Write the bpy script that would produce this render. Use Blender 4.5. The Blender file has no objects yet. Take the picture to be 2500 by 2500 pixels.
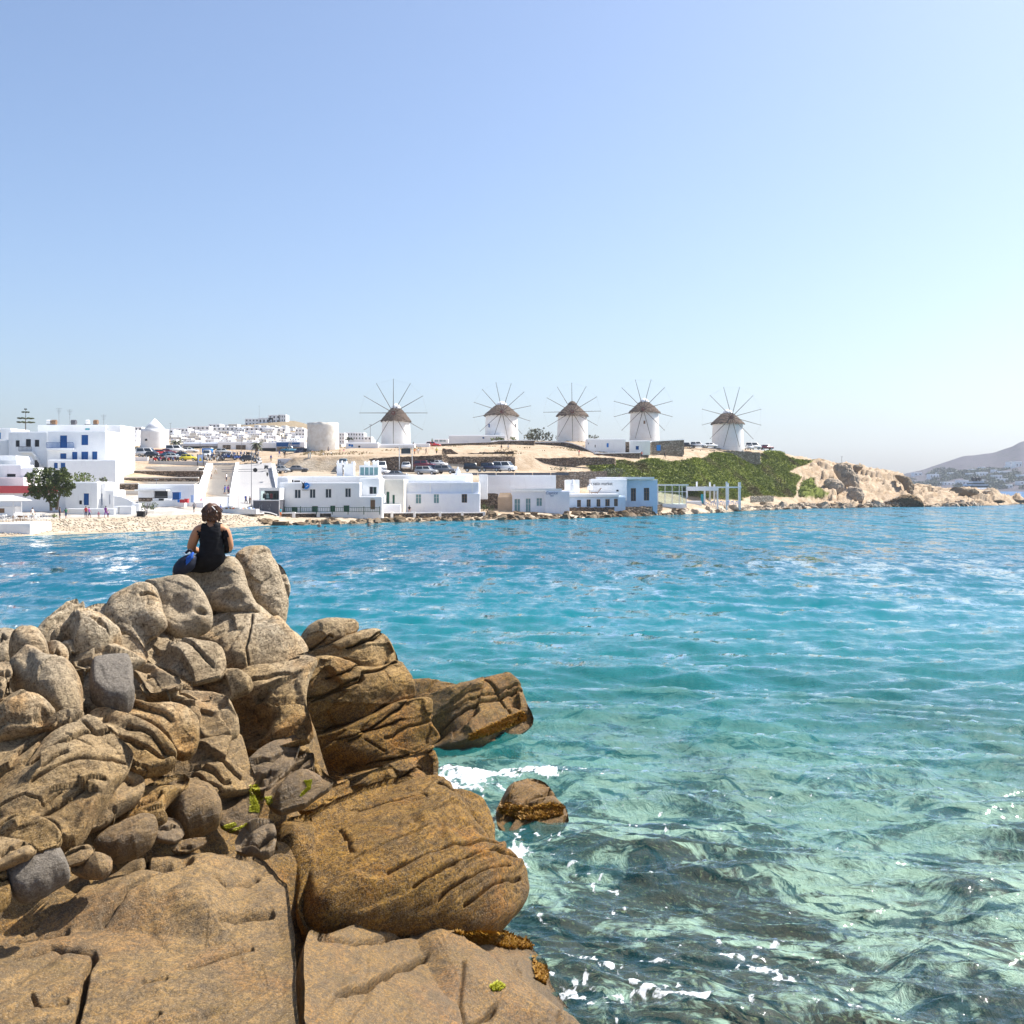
import bpy, bmesh, math, random
import numpy as np
from mathutils import Vector, Matrix
R = math.radians
random.seed(7); RNG = np.random.default_rng(7)
scene = bpy.context.scene
COL = scene.collection
# ------------------------------------------------------------ camera / sky / sun / exposure
F, CX, HY, H = 2600.0, 1250.0, 1188.0, 6.0      # focal length (px of a 2500 px frame), horizon row, eye height
cam_d = bpy.data.cameras.new("camera"); cam = bpy.data.objects.new("camera", cam_d); COL.objects.link(cam)
cam.location = (0, 0, H); cam.rotation_euler = (R(90), 0, 0)
cam_d.sensor_width = 36.0; cam_d.lens = 36.0 * F / 2500.0
cam_d.shift_y = (HY - 1250.0) / 2500.0
cam_d.clip_start = 0.1; cam_d.clip_end = 30000
scene.camera = cam
SUN_AZ, SUN_EL = 65.0, 53.0                      # azimuth from the view axis towards the right, elevation
world = bpy.data.worlds.new("World"); scene.world = world; world.use_nodes = True
wn = world.node_tree; wn.nodes.clear()
w_out = wn.nodes.new("ShaderNodeOutputWorld"); w_bg = wn.nodes.new("ShaderNodeBackground")
w_sky = wn.nodes.new("ShaderNodeTexSky"); w_sky.sky_type = 'NISHITA'; w_sky.sun_disc = False
w_sky.sun_elevation = R(SUN_EL); w_sky.sun_rotation = R(SUN_AZ)
w_sky.altitude = 0; w_sky.air_density = 0.9; w_sky.dust_density = 2.2; w_sky.ozone_density = 3.6
w_bg.inputs["Strength"].default_value = 0.118
wn.links.new(w_sky.outputs[0], w_bg.inputs["Color"]); wn.links.new(w_bg.outputs[0], w_out.inputs["Surface"])
sun_d = bpy.data.lights.new("sun", 'SUN'); sun_d.energy = 5.0; sun_d.angle = R(0.53); sun_d.color = (1.0, 0.955, 0.88)
sun = bpy.data.objects.new("sun", sun_d); COL.objects.link(sun)
sv = Vector((math.cos(R(SUN_EL)) * math.sin(R(SUN_AZ)), math.cos(R(SUN_EL)) * math.cos(R(SUN_AZ)), math.sin(R(SUN_EL))))
sun.rotation_euler = sv.to_track_quat('Z', 'Y').to_euler()
vs = scene.view_settings
vs.view_transform = 'Standard'; vs.look = 'None'; vs.gamma = 1.0; vs.use_curve_mapping = False; vs.exposure = 0.8
cy = scene.cycles
cy.max_bounces = 5; cy.transparent_max_bounces = 12; cy.caustics_reflective = False; cy.caustics_refractive = False
cy.sample_clamp_indirect = 6.0; cy.use_adaptive_sampling = True; cy.adaptive_threshold = 0.012; cy.use_denoising = True

# ------------------------------------------------------------ helpers
def P(px, py, D):                                # picture point at distance D -> world
    return Vector(((px - CX) / F * D, D, H - (py - HY) / F * D))
def hashf(ix, iy, iz):
    h = (ix * 374761393 + iy * 668265263 + iz * 2147483647 + 1274126177) & 0xFFFFFFFF
    h = ((h ^ (h >> 13)) * 1274126177) & 0xFFFFFFFF
    return ((h ^ (h >> 16)) & 0xFFFFFF) / float(0xFFFFFF)
def vnoise(p):                                   # value noise, p (n,3) -> -1..1
    i = np.floor(p).astype(np.int64); f = p - i; u = f * f * f * (f * (f * 6 - 15) + 10)
    r = 0
    for dx in (0, 1):
        for dy in (0, 1):
            for dz in (0, 1):
                w = (u[:, 0] if dx else 1 - u[:, 0]) * (u[:, 1] if dy else 1 - u[:, 1]) * (u[:, 2] if dz else 1 - u[:, 2])
                r = r + w * hashf(i[:, 0] + dx, i[:, 1] + dy, i[:, 2] + dz)
    return r * 2 - 1
def fbm(p, o=4, g=0.5):
    a, s, t = 1.0, 0, 0
    for k in range(o):
        s = s + a * vnoise(p * (2.03 ** k) + 17.3 * k); t += a; a *= g
    return s / t
def facetn(p, seed=0.0):                          # angular noise: every cell is its own tilted plane
    i = np.floor(p).astype(np.int64); best = np.full(len(p), 1e9); val = np.zeros(len(p)); s = int(seed) * 57
    for dx in (-1, 0, 1):
        for dy in (-1, 0, 1):
            for dz in (-1, 0, 1):
                c = i + np.array((dx, dy, dz)); a = [hashf(c[:, 0] + k * 131 + s, c[:, 1] + k * 71, c[:, 2] + k * 23) for k in range(7)]
                d = p - (c + np.stack(a[:3], 1)); e = (d * d).sum(1); k = e < best
                best[k] = e[k]
                g = np.stack(a[3:6], 1) * 2 - 1
                val[k] = ((g * d).sum(1) * 0.9 + (a[6] * 2 - 1) * 0.7)[k]
    return val
def mesh_np(name, V, Fq, smooth=True):           # quads (n,4) or tris (n,3) or a list of faces
    me = bpy.data.meshes.new(name)
    if isinstance(Fq, np.ndarray):
        k = Fq.shape[1]; n = len(Fq)
        me.vertices.add(len(V)); me.vertices.foreach_set("co", np.asarray(V, np.float32).ravel())
        me.loops.add(n * k); me.loops.foreach_set("vertex_index", Fq.astype(np.int32).ravel())
        me.polygons.add(n); me.polygons.foreach_set("loop_start", np.arange(0, n * k, k, dtype=np.int32))
        try: me.polygons.foreach_set("loop_total", np.full(n, k, np.int32))
        except Exception: pass
        me.update(calc_edges=True)
    else:
        me.from_pydata([tuple(v) for v in V], [], Fq); me.update()
    if smooth: me.polygons.foreach_set("use_smooth", np.ones(len(me.polygons), bool))
    return me
def obj(name, me, mat=None, parent=None, loc=None, rz=None):
    o = bpy.data.objects.new(name, me); COL.objects.link(o)
    if mat is not None and me is not None and len(me.materials) == 0: me.materials.append(mat)
    if parent is not None: o.parent = parent
    if loc is not None: o.location = loc
    if rz is not None: o.rotation_euler = (0, 0, rz)
    return o
def tag(o, label=None, cat=None, group=None, kind=None):
    if label: o["label"] = label
    if cat: o["category"] = cat; o["kind"] = kind or "thing"
    if group: o["group"] = group
    if kind: o["kind"] = kind
    return o
def thing(name, label, cat, loc=(0, 0, 0), rz=0.0, group=None):
    o = bpy.data.objects.new(name, None); COL.objects.link(o); o.location = loc; o.rotation_euler = (0, 0, rz)
    o.empty_display_size = 0.2
    return tag(o, label, cat, group)
def dup(root, loc, rz, label, scale=1.0, group=None):
    r = root.copy(); COL.objects.link(r); r.location = loc; r.rotation_euler = (0, 0, rz); r.scale = (scale,) * 3
    r["label"] = label
    if group: r["group"] = group
    for ch in list(root.children):
        c = ch.copy(); COL.objects.link(c); c.parent = r
        for g in list(ch.children):
            d = g.copy(); COL.objects.link(d); d.parent = c
    return r
class MB:                                        # collects simple solids into one mesh
    def __init__(s): s.v = []; s.f = []
    def add(s, V, Fs):
        n = len(s.v); s.v += [tuple(v) for v in V]; s.f += [[i + n for i in f] for f in Fs]; return s
    def box(s, x0, x1, y0, y1, z0, z1):
        return s.add([(x0,y0,z0),(x1,y0,z0),(x1,y1,z0),(x0,y1,z0),(x0,y0,z1),(x1,y0,z1),(x1,y1,z1),(x0,y1,z1)],
                     [(0,3,2,1),(4,5,6,7),(0,1,5,4),(1,2,6,5),(2,3,7,6),(3,0,4,7)])
    def tube(s, a, b, r0, r1=None, n=6):
        a, b = Vector(a), Vector(b); r1 = r0 if r1 is None else r1
        d = (b - a).normalized(); u = d.orthogonal().normalized(); w = d.cross(u)
        V = []
        for c, r in ((a, r0), (b, r1)):
            for k in range(n):
                t = 2 * math.pi * k / n; V.append(c + u * (r * math.cos(t)) + w * (r * math.sin(t)))
        Fs = [(k, (k + 1) % n, n + (k + 1) % n, n + k) for k in range(n)] + [tuple(range(n))[::-1], tuple(range(n, 2 * n))]
        return s.add(V, Fs)
    def lathe(s, prof, n=24, c=(0, 0, 0)):       # prof [(r,z)...]
        V = []; 
        for r, z in prof:
            for k in range(n):
                t = 2 * math.pi * k / n; V.append((c[0] + r * math.cos(t), c[1] + r * math.sin(t), c[2] + z))
        Fs = []
        for i in range(len(prof) - 1):
            for k in range(n): Fs.append((i*n+k, i*n+(k+1)%n, (i+1)*n+(k+1)%n, (i+1)*n+k))
        Fs += [tuple(range(n))[::-1], tuple(range((len(prof)-1)*n, len(prof)*n))]
        return s.add(V, Fs)
    def ball(s, c, rx, ry=None, rz=None, n=8, m=6):
        ry = ry or rx; rz = rz or rx
        V = [(c[0], c[1], c[2] - rz)]
        for i in range(1, m):
            p = -math.pi / 2 + math.pi * i / m
            for k in range(n):
                t = 2 * math.pi * k / n; V.append((c[0] + rx*math.cos(p)*math.cos(t), c[1] + ry*math.cos(p)*math.sin(t), c[2] + rz*math.sin(p)))
        V.append((c[0], c[1], c[2] + rz)); L = len(V) - 1
        Fs = [(0, 1 + (k+1) % n, 1 + k) for k in range(n)]
        for i in range(m - 2):
            for k in range(n): Fs.append((1+i*n+k, 1+i*n+(k+1)%n, 1+(i+1)*n+(k+1)%n, 1+(i+1)*n+k))
        Fs += [(1+(m-2)*n+k, 1+(m-2)*n+(k+1)%n, L) for k in range(n)]
        return s.add(V, Fs)
    def prism(s, poly, y0, y1):                  # poly in (x,z), extruded along y
        n = len(poly)
        V = [(x, y0, z) for x, z in poly] + [(x, y1, z) for x, z in poly]
        return s.add(V, [tuple(range(n)), tuple(range(n, 2*n))[::-1]] + [(k, k+n, (k+1)%n+n, (k+1)%n) for k in range(n)])
    def mesh(s, name="mesh", smooth=False):
        me = bpy.data.meshes.new(name); me.from_pydata(s.v, [], s.f)
        bm = bmesh.new(); bm.from_mesh(me); bmesh.ops.recalc_face_normals(bm, faces=bm.faces); bm.to_mesh(me); bm.free()
        if smooth: me.polygons.foreach_set("use_smooth", np.ones(len(me.polygons), bool))
        me.update(); return me
    def build(s, name, mat, parent=None, loc=None, rz=None, smooth=False):
        return obj(name, s.mesh(name, smooth), mat, parent, loc, rz)

# ------------------------------------------------------------ materials
class NT:
    def __init__(s, name):
        s.m = bpy.data.materials.new(name); s.m.use_nodes = True; s.t = s.m.node_tree; s.t.nodes.clear()
        s.out = s.n("ShaderNodeOutputMaterial")
    def n(s, typ, **kw):
        nd = s.t.nodes.new(typ)
        for k, v in kw.items():
            if k.startswith("_"): setattr(nd, k[1:], v)
        return nd
    def l(s, a, b): s.t.links.new(a, b)
    def setin(s, nd, key, v):
        if hasattr(v, "is_linked") or hasattr(v, "links"): s.l(v, nd.inputs[key])
        else:
            if isinstance(v, (tuple, list)) and len(v) == 3 and nd.inputs[key].type == 'RGBA': v = (*v, 1)
            nd.inputs[key].default_value = v
    def pos(s):
        if not hasattr(s, "_g"): s._g = s.n("ShaderNodeNewGeometry")
        return s._g.outputs["Position"]
    def objco(s):
        if not hasattr(s, "_tc"): s._tc = s.n("ShaderNodeTexCoord")
        return s._tc.outputs["Object"]
    def rnd(s):
        if not hasattr(s, "_oi"): s._oi = s.n("ShaderNodeObjectInfo")
        return s._oi.outputs["Random"]
    def map(s, co, scale=(1, 1, 1), rot=(0, 0, 0), loc=(0, 0, 0)):
        m = s.n("ShaderNodeMapping"); s.l(co, m.inputs[0]); m.inputs["Scale"].default_value = scale
        m.inputs["Rotation"].default_value = rot; m.inputs["Location"].default_value = loc; return m.outputs[0]
    def noise(s, co, scale, detail=4, rough=0.55, dist=0.0):
        n = s.n("ShaderNodeTexNoise"); s.l(co, n.inputs["Vector"]); n.inputs["Scale"].default_value = scale
        n.inputs["Detail"].default_value = detail; n.inputs["Roughness"].default_value = rough
        n.inputs["Distortion"].default_value = dist; return n.outputs["Fac"]
    def voro(s, co, scale, feature='F1', rnd=1.0):
        n = s.n("ShaderNodeTexVoronoi"); n.feature = feature; s.l(co, n.inputs["Vector"]); n.inputs["Scale"].default_value = scale
        n.inputs["Randomness"].default_value = rnd; return n
    def ramp(s, fac, stops):
        r = s.n("ShaderNodeValToRGB"); e = r.color_ramp.elements
        while len(e) < len(stops): e.new(0.5)
        for k, (p, c) in enumerate(stops):
            e[k].position = p
            if isinstance(c, (int, float)): c = (c, c, c)
            e[k].color = (*c[:3], 1)
        s.l(fac, r.inputs[0]); return r.outputs[0]
    def mix(s, fac, a, b, mode='MIX'):
        m = s.n("ShaderNodeMix"); m.data_type = 'RGBA'; m.blend_type = mode
        s.setin(m, 0, fac)
        for k, v in ((6, a), (7, b)):
            if isinstance(v, tuple): m.inputs[k].default_value = (*v[:3], 1)
            else: s.l(v, m.inputs[k])
        return m.outputs[2]
    def math(s, op, a, b=0.0, clamp=False):
        m = s.n("ShaderNodeMath"); m.operation = op; m.use_clamp = clamp
        s.setin(m, 0, a); s.setin(m, 1, b); return m.outputs[0]
    def mr(s, v, a, b, c=0.0, d=1.0):
        m = s.n("ShaderNodeMapRange"); s.l(v, m.inputs[0])
        for k, x in zip((1, 2, 3, 4), (a, b, c, d)): m.inputs[k].default_value = x
        return m.outputs[0]
    def sep(s, co):
        n = s.n("ShaderNodeSeparateXYZ"); s.l(co, n.inputs[0]); return n.outputs
    def bump(s, h, strength=0.5, dist=0.05, normal=None):
        b = s.n("ShaderNodeBump"); s.l(h, b.inputs["Height"]); b.inputs["Strength"].default_value = strength
        b.inputs["Distance"].default_value = dist
        if normal is not None: s.l(normal, b.inputs["Normal"])
        return b.outputs[0]
    def bsdf(s, col, rough=0.8, spec=0.3, normal=None, metal=0.0, **kw):
        b = s.n("ShaderNodeBsdfPrincipled"); s.setin(b, "Base Color", col); s.setin(b, "Roughness", rough)
        b.inputs["Specular IOR Level"].default_value = spec; b.inputs["Metallic"].default_value = metal
        if normal is not None: s.l(normal, b.inputs["Normal"])
        for k, v in kw.items(): s.setin(b, k.replace("_", " "), v)
        s.l(b.outputs[0], s.out.inputs[0]); return b
def plain(name, col, rough=0.7, spec=0.3, metal=0.0, var=0.06, scale=3.0, bump=0.0, obj_rnd=0.0):
    t = NT(name); n = t.noise(t.objco(), scale, 5)
    c = t.mix(n, tuple(max(0, x * (1 - var * 2)) for x in col), tuple(min(1, x * (1 + var * 2)) for x in col))
    if obj_rnd: c = t.mix(t.math('MULTIPLY', t.rnd(), obj_rnd), c, tuple(x * 0.45 for x in col))
    nm = t.bump(t.noise(t.objco(), scale * 6, 4), bump, 0.03) if bump else None
    t.bsdf(c, rough, spec, nm, metal); return t.m
MAT = {}
# ------------------------------------------------------------ sea and seabed
def sea_waves(x, y):
    rng = np.random.default_rng(11)
    z = np.zeros_like(x); D = np.hypot(x, y)
    for k in range(60):
        lam = 0.30 * (24.0 ** (k / 59.0))                 # 0.3 .. 7 m
        th = rng.normal(0.12, 0.40)                       # mostly towards the camera: crests lie across the view
        kx, ky = math.sin(th) * 2 * math.pi / lam, math.cos(th) * 2 * math.pi / lam
        a = 0.0086 * lam ** 0.82 * rng.uniform(0.5, 1.3) * (1.35 if 0.4 < lam < 2.4 else .8)
        ph = rng.uniform(0, 6.28)
        wob = 1.3 * np.sin(x * 0.55 / lam + ph * 3 + 0.6 * np.sin(y * .3 / lam)) + 0.8 * np.sin((x * 0.25 + y * 0.35) / lam + ph)
        s = np.sin(kx * x + ky * y + ph + wob)
        fade = np.clip(1.5 - 0.0006 * D * D / lam, 0, 1)  # waves too small for the mesh are left to the ripple relief
        z += a * fade * (1.0 - 2.0 * np.sqrt(np.abs(s) * .96 + .04 * s * s) + 0.40) if k % 2 == 0 else a * fade * s
    return z
def sea_mesh():
    # rows: distances growing with range, columns: view angles, dense in front
    d = [4.0, 5.0, 5.8, 6.4, 6.9]
    while d[-1] < 430: d.append(d[-1] + max(0.012, d[-1] ** 2 * 0.00021))
    while d[-1] < 9000: d.append(d[-1] * 1.12)
    d = np.array(d)
    ang = np.concatenate([np.linspace(-75, -29, 46)[:-1], np.linspace(-29, 29, 620), np.linspace(29, 75, 46)[1:]])
    ta = np.tan(np.radians(ang))
    X = d[:, None] * ta[None, :]; Y = np.repeat(d[:, None], len(ta), 1)
    j = 0 * X
    x, y = X.ravel(), (Y + j).ravel()
    z = sea_waves(x, y)
    V = np.stack([x, y, z], 1)
    n, m = X.shape
    i = np.arange(n * m).reshape(n, m)
    Fq = np.stack([i[:-1, :-1], i[:-1, 1:], i[1:, 1:], i[1:, :-1]], -1).reshape(-1, 4)
    return V, Fq
SV, SF = sea_mesh()
sea_me = mesh_np("sea", SV, SF)
# foam mask: streaks and rafts of foam, placed in world coordinates round the rocks
def foam_mask(V):
    x, y = V[:, 0], V[:, 1]
    near = y < 40
    f = np.zeros(len(V)); lace = np.zeros(len(V))
    xs, ys = x[near], y[near]
    def W(px, py): 
        D = H * F / (py - HY); return (px - CX) / F * D, D
    p3 = np.stack([xs, ys, np.zeros_like(xs)], 1)
    wx = xs + 0.18 * fbm(p3 * 3.1, 3); wy = ys + 0.25 * fbm(p3 * 2.7 + 9, 3)
    dens = np.zeros(len(xs))
    # (px, py, rx, ry, density) zones in metres
    for px, py, rx, ry, a in ((1150, 1895, 1.5, 0.75, 1.3), (1110, 1915, 0.9, 0.5, 1.3), (1330, 1900, 1.0, 0.55, 0.8), (1240, 2085, 0.35, 0.9, 1.4), (1290, 1990, .9, .35, .45),
                              (1450, 2010, 1.0, 0.5, 0.42), (1550, 2420, 1.15, 0.5, 0.80), (1460, 2440, .5, .3, .85), (1620, 2400, 0.8, 0.6, 0.68), (1420, 2340, 0.45, 0.16, 1.0),
                              (1750, 2320, 0.9, 0.18, 0.85), (1800, 2400, 0.9, 0.6, 0.45), (1400, 2400, 0.12, 0.7, .62), (1330, 2230, 0.35, 0.7, 0.4),
                              (1960, 2440, 1.0, 0.4, 0.42), (2300, 2440, 1.0, 0.3, 0.3), (2100, 2360, .6, .3, .4), (1080, 1805, 0.6, 0.35, 0.5), (1500, 2140, 1.4, 1.4, 0.46), (1700, 2330, 2.4, 1.6, 0.50), (1500, 2400, 1.5, 1.0, .62), (1130, 1880, .8, .5, 1.3), (1180, 1935, 1.2, .6, .72), (1140, 1965, .8, .5, .66), (1340, 1885, 1.2, .45, .75), (1290, 2035, .9, .45, .56), (1420, 2090, 1.2, .8, .5),
                              (1900, 1960, 5, 3, 0.30), (1600, 1980, 2, 2, 0.36)):
        X0, Y0 = W(px, py)
        dens = np.maximum(dens, a * np.exp(-((wx - X0) / rx) ** 2 - ((wy - Y0) / ry) ** 2))
    n1 = fbm(np.stack([wx * 4.6, wy * 3.6, np.zeros_like(wx)], 1), 4, 0.55) * 0.5 + 0.5
    n2 = fbm(np.stack([wx * 13.0 + 40, wy * 9.0, np.zeros_like(wx)], 1), 3, 0.6) * 0.5 + 0.5
    v = np.minimum(dens, 1.0) * 0.42 + n1 * 0.60 + n2 * 0.46 - 0.85
    f[near] = np.clip((v + 0.10) / 0.26, 0, 1)
    return f
fo = foam_mask(SV)
SV[:, 2] += fo * 0.012
SV[:, 2] += np.where(SV[:, 1] < 40, 0.22 * np.exp(-((SV[:, 0] - P(1330, 0, 22).x) / 0.75) ** 2 - ((SV[:, 1] - 22.0) / 0.45) ** 2), 0)  # wave humping up behind the small rock
sea_me.vertices.foreach_set("co", SV.astype(np.float32).ravel())
at = sea_me.attributes.new("foam", 'FLOAT', 'POINT'); at.data.foreach_set("value", fo.astype(np.float32))
sea_me.update()
def sea_mat():
    t = NT("sea_water"); co = t.pos(); xyz = t.sep(co)
    # ripples: fine relief near the camera, facets tilted by noise further out
    r1 = t.noise(t.map(co, (0.8, 1.3, 1)), 4.0, 3, 0.55, 0.5)
    nb = t.bump(t.math('MULTIPLY', r1, t.mr(xyz[1], 10, 60, 0.035, 0.01)), 1.0, 1.0)
    def vn(m, sc, k0, k1, d0, d1, det=3):
        n = t.n("ShaderNodeTexNoise"); t.l(m, n.inputs["Vector"]); n.inputs["Scale"].default_value = sc; n.inputs["Detail"].default_value = det; n.inputs["Roughness"].default_value = .6; n.inputs["Distortion"].default_value = .4
        v = t.n("ShaderNodeVectorMath"); v.operation = 'SUBTRACT'; t.l(n.outputs["Color"], v.inputs[0]); v.inputs[1].default_value = (.5, .5, .5)
        w = t.n("ShaderNodeVectorMath"); w.operation = 'SCALE'; t.l(v.outputs[0], w.inputs[0]); t.l(t.mr(xyz[1], d0, d1, k0, k1), w.inputs["Scale"])
        m2 = t.n("ShaderNodeVectorMath"); m2.operation = 'MULTIPLY'; t.l(w.outputs[0], m2.inputs[0]); m2.inputs[1].default_value = (.8, 1, 0); return m2.outputs[0]
    def vadd(a_, b_): v = t.n("ShaderNodeVectorMath"); v.operation = 'ADD'; t.l(a_, v.inputs[0]); t.l(b_, v.inputs[1]); return v.outputs[0]
    acc = vadd(vn(t.map(co, (0.8, 0.42, 1), (0, 0, .15)), 1.0, 0.0, 0.95, 18, 55), vn(t.map(co, (0.36, 0.12, 1), (0, 0, -.1)), 1.0, 0.0, 1.15, 30, 80))
    acc = vadd(acc, vn(t.map(co, (0.20, 0.045, 1), (0, 0, .05)), 1.0, 0.0, 0.8, 90, 160)); acc = vadd(acc, vn(t.map(co, (1, 1, 1)), 2.6, 0.0, 0.85, 30, 100, 2))
    lean = t.n("ShaderNodeCombineXYZ"); t.l(t.mr(xyz[1], 30, 110, 0.0, -0.145), lean.inputs[1])   # the wave faces one sees from the shore lean towards it
    nv = t.n("ShaderNodeVectorMath"); nv.operation = 'NORMALIZE'; t.l(vadd(vadd(nb, acc), lean.outputs[0]), nv.inputs[0]); nm = nv.outputs[0]
    fr = t.n("ShaderNodeFresnel"); fr.inputs["IOR"].default_value = 1.33; t.l(nm, fr.inputs["Normal"])
    gl = t.n("ShaderNodeBsdfGlossy"); gl.inputs["Roughness"].default_value = 0.035; t.l(nm, gl.inputs["Normal"])
    gl.inputs["Color"].default_value = (0.96, 0.98, 1, 1)
    # what the water itself scatters back: blue over depth, turquoise over sand, green near the rocks
    big = t.noise(t.map(co, (0.05, 0.028, 1)), 1.0, 3, 0.5, 0.5)
    mid = t.noise(t.map(co, (0.22, 0.12, 1)), 1.0, 4, 0.55, 0.6)
    yy = t.math('ADD', xyz[1], t.math('MULTIPLY', t.math('SUBTRACT', mid, 0.5), 26.0))
    yy = t.math('ADD', yy, t.math('MULTIPLY', xyz[0], 0.10))
    c = t.ramp(t.mr(yy, 10, 190), [(0.0, (0.018, 0.19, 0.185)), (0.10, (0.012, 0.20, 0.20)), (0.22, (0.001, 0.140, 0.165)), (0.42, (0.0005, 0.088, 0.130)), (0.70, (0.0005, 0.110, 0.150)), (1.0, (0.001, 0.115, 0.160))])
    deep = t.math('MULTIPLY', t.mr(xyz[0], -2, -22), t.mr(xyz[1], 25, 45))
    deep = t.math('MULTIPLY', deep, t.mr(xyz[1], 125, 95))
    c = t.mix(t.math('MULTIPLY', deep, 0.5), c, (0.001, 0.06, 0.115))
    c = t.mix(t.mr(xyz[1], 250, 700), c, (0.004, 0.09, 0.24))
    c = t.mix(t.mr(big, 0.55, 0.75, 0, 0.35), c, (0.004, 0.14, 0.165))
    di = t.n("ShaderNodeBsdfDiffuse"); t.l(c, di.inputs["Color"])
    tr = t.n("ShaderNodeBsdfTransparent"); tr.inputs["Color"].default_value = (0.78, 0.93, 0.91, 1)
    turb = t.mr(yy, 15, 50, 0.12, 0.97)
    turb = t.math('MAXIMUM', turb, t.math('MULTIPLY', deep, 1.0))
    body = t.n("ShaderNodeMixShader"); t.l(turb, body.inputs[0]); t.l(tr.outputs[0], body.inputs[1]); t.l(di.outputs[0], body.inputs[2])
    w = t.n("ShaderNodeMixShader"); t.l(fr.outputs[0], w.inputs[0]); t.l(body.outputs[0], w.inputs[1]); t.l(gl.outputs[0], w.inputs[2])
    fa = t.n("ShaderNodeAttribute"); fa.attribute_name = "foam"
    fd = t.n("ShaderNodeBsdfDiffuse"); fd.inputs["Color"].default_value = (0.56, 0.585, 0.60, 1)
    bub = t.bump(t.noise(co, 60, 3), 0.5, 0.01); t.l(bub, fd.inputs["Normal"])
    lace = t.voro(t.map(co, (1, 1, 0.01)), 13.0, 'DISTANCE_TO_EDGE').outputs["Distance"]; lace2 = t.noise(co, 22, 4, 0.7)
    ff = t.math('SUBTRACT', t.math('MULTIPLY', fa.outputs["Fac"], 1.38), t.math('ADD', t.math('MULTIPLY', lace, 1.1), t.math('MULTIPLY', lace2, 0.75)))
    ff = t.mr(ff, -0.06, 0.36); fgate = t.mr(fa.outputs["Fac"], 0.30, 0.45); ff = t.math('MULTIPLY', ff, fgate)
    o = t.n("ShaderNodeMixShader"); t.l(ff, o.inputs[0]); t.l(w.outputs[0], o.inputs[1]); t.l(fd.outputs[0], o.inputs[2])
    t.l(o.outputs[0], t.out.inputs[0]); return t.m
sea = tag(obj("sea", sea_me, sea_mat()), "clear turquoise sea filling the bay", None, None, "structure")

def seabed():
    xs = np.linspace(-60, 60, 260); ys = np.concatenate([np.linspace(6, 45, 220), np.linspace(46, 110, 60)])
    X, Y = np.meshgrid(xs, ys); p = np.stack([X.ravel(), Y.ravel(), 0 * X.ravel()], 1)
    n = fbm(p * 0.45, 4, 0.55); n2 = fbm(p * 1.7 + 5, 4, 0.55)
    depth = 0.75 + 0.055 * np.clip(p[:, 1] - 10, 0, 100) + 0.05 * np.clip(p[:, 0] - 3, 0, 60)
    z = -depth + np.clip(n, -0.2, 1) * 0.9 + n2 * 0.22
    z = np.minimum(z, -0.22)
    p[:, 2] = z
    a, b = X.shape; i = np.arange(a * b).reshape(a, b)
    me = mesh_np("seabed", p, np.stack([i[:-1, :-1], i[:-1, 1:], i[1:, 1:], i[1:, :-1]], -1).reshape(-1, 4))
    t = NT("seabed_sand_and_weed"); co = t.pos(); xyz = t.sep(co)
    n1 = t.noise(co, 0.55, 5, 0.6, 0.8); n2 = t.noise(co, 3.2, 5, 0.65, 1.2); n3 = t.noise(co, 11, 3, 0.6)
    sand = t.mix(n2, (0.42, 0.43, 0.34), (0.84, 0.82, 0.68))
    weed = t.mix(n2, (0.014, 0.012, 0.014), (0.15, 0.085, 0.060))
    m = t.math('ADD', n1, t.math('MULTIPLY', t.math('SUBTRACT', n2, 0.5), 0.45))
    # weedy rock shelf close to the shore, sand further out
    near = t.math('MULTIPLY', t.mr(xyz[1], 27, 14, 0, 0.13), t.mr(xyz[0], 7.5, 3.0, 0.25, 1))
    m = t.math('ADD', m, near)
    f = t.mr(m, 0.50, 0.60)
    c = t.mix(f, sand, weed)
    c = t.mix(t.mr(n3, 0.56, 0.70, 0, 0.6), c, (0.36, 0.32, 0.17))
    t.bsdf(c, 0.9, 0.1, t.bump(n2, 0.8, 0.2))
    return tag(obj("seabed", me, t.m), "sandy seabed with dark weed seen through the shallow water", None, None, "structure")
seabed()
# ------------------------------------------------------------ foreground rocks
def smooth_poly(pts, it=2):
    p = np.array(pts, float)
    for _ in range(it):
        q = np.roll(p, -1, 0); p = np.stack([p * 0.75 + q * 0.25, p * 0.25 + q * 0.75], 1).reshape(-1, 2)
    return p
def seg_dist(G, A, B):
    d = B - A; L = (d * d).sum(1) + 1e-9
    best = np.full(len(G), 1e9); bi = np.zeros((len(G), 2))
    for a, dd, l in zip(A, d, L):
        t = np.clip(((G - a) @ dd) / l, 0, 1); q = a + t[:, None] * dd
        e = ((G - q) ** 2).sum(1); k = e < best; best[k] = e[k]; bi[k] = q[k]
    return np.sqrt(best), bi
def inside(G, P_):
    r = np.zeros(len(G), bool); x, y = G[:, 0], G[:, 1]
    A = P_; B = np.roll(P_, -1, 0)
    for (ax, ay), (bx, by) in zip(A, B):
        c = ((ay > y) != (by > y)); xi = (bx - ax) * (y - ay) / (by - ay + 1e-12) + ax
        r ^= c & (x < xi)
    return r
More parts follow.
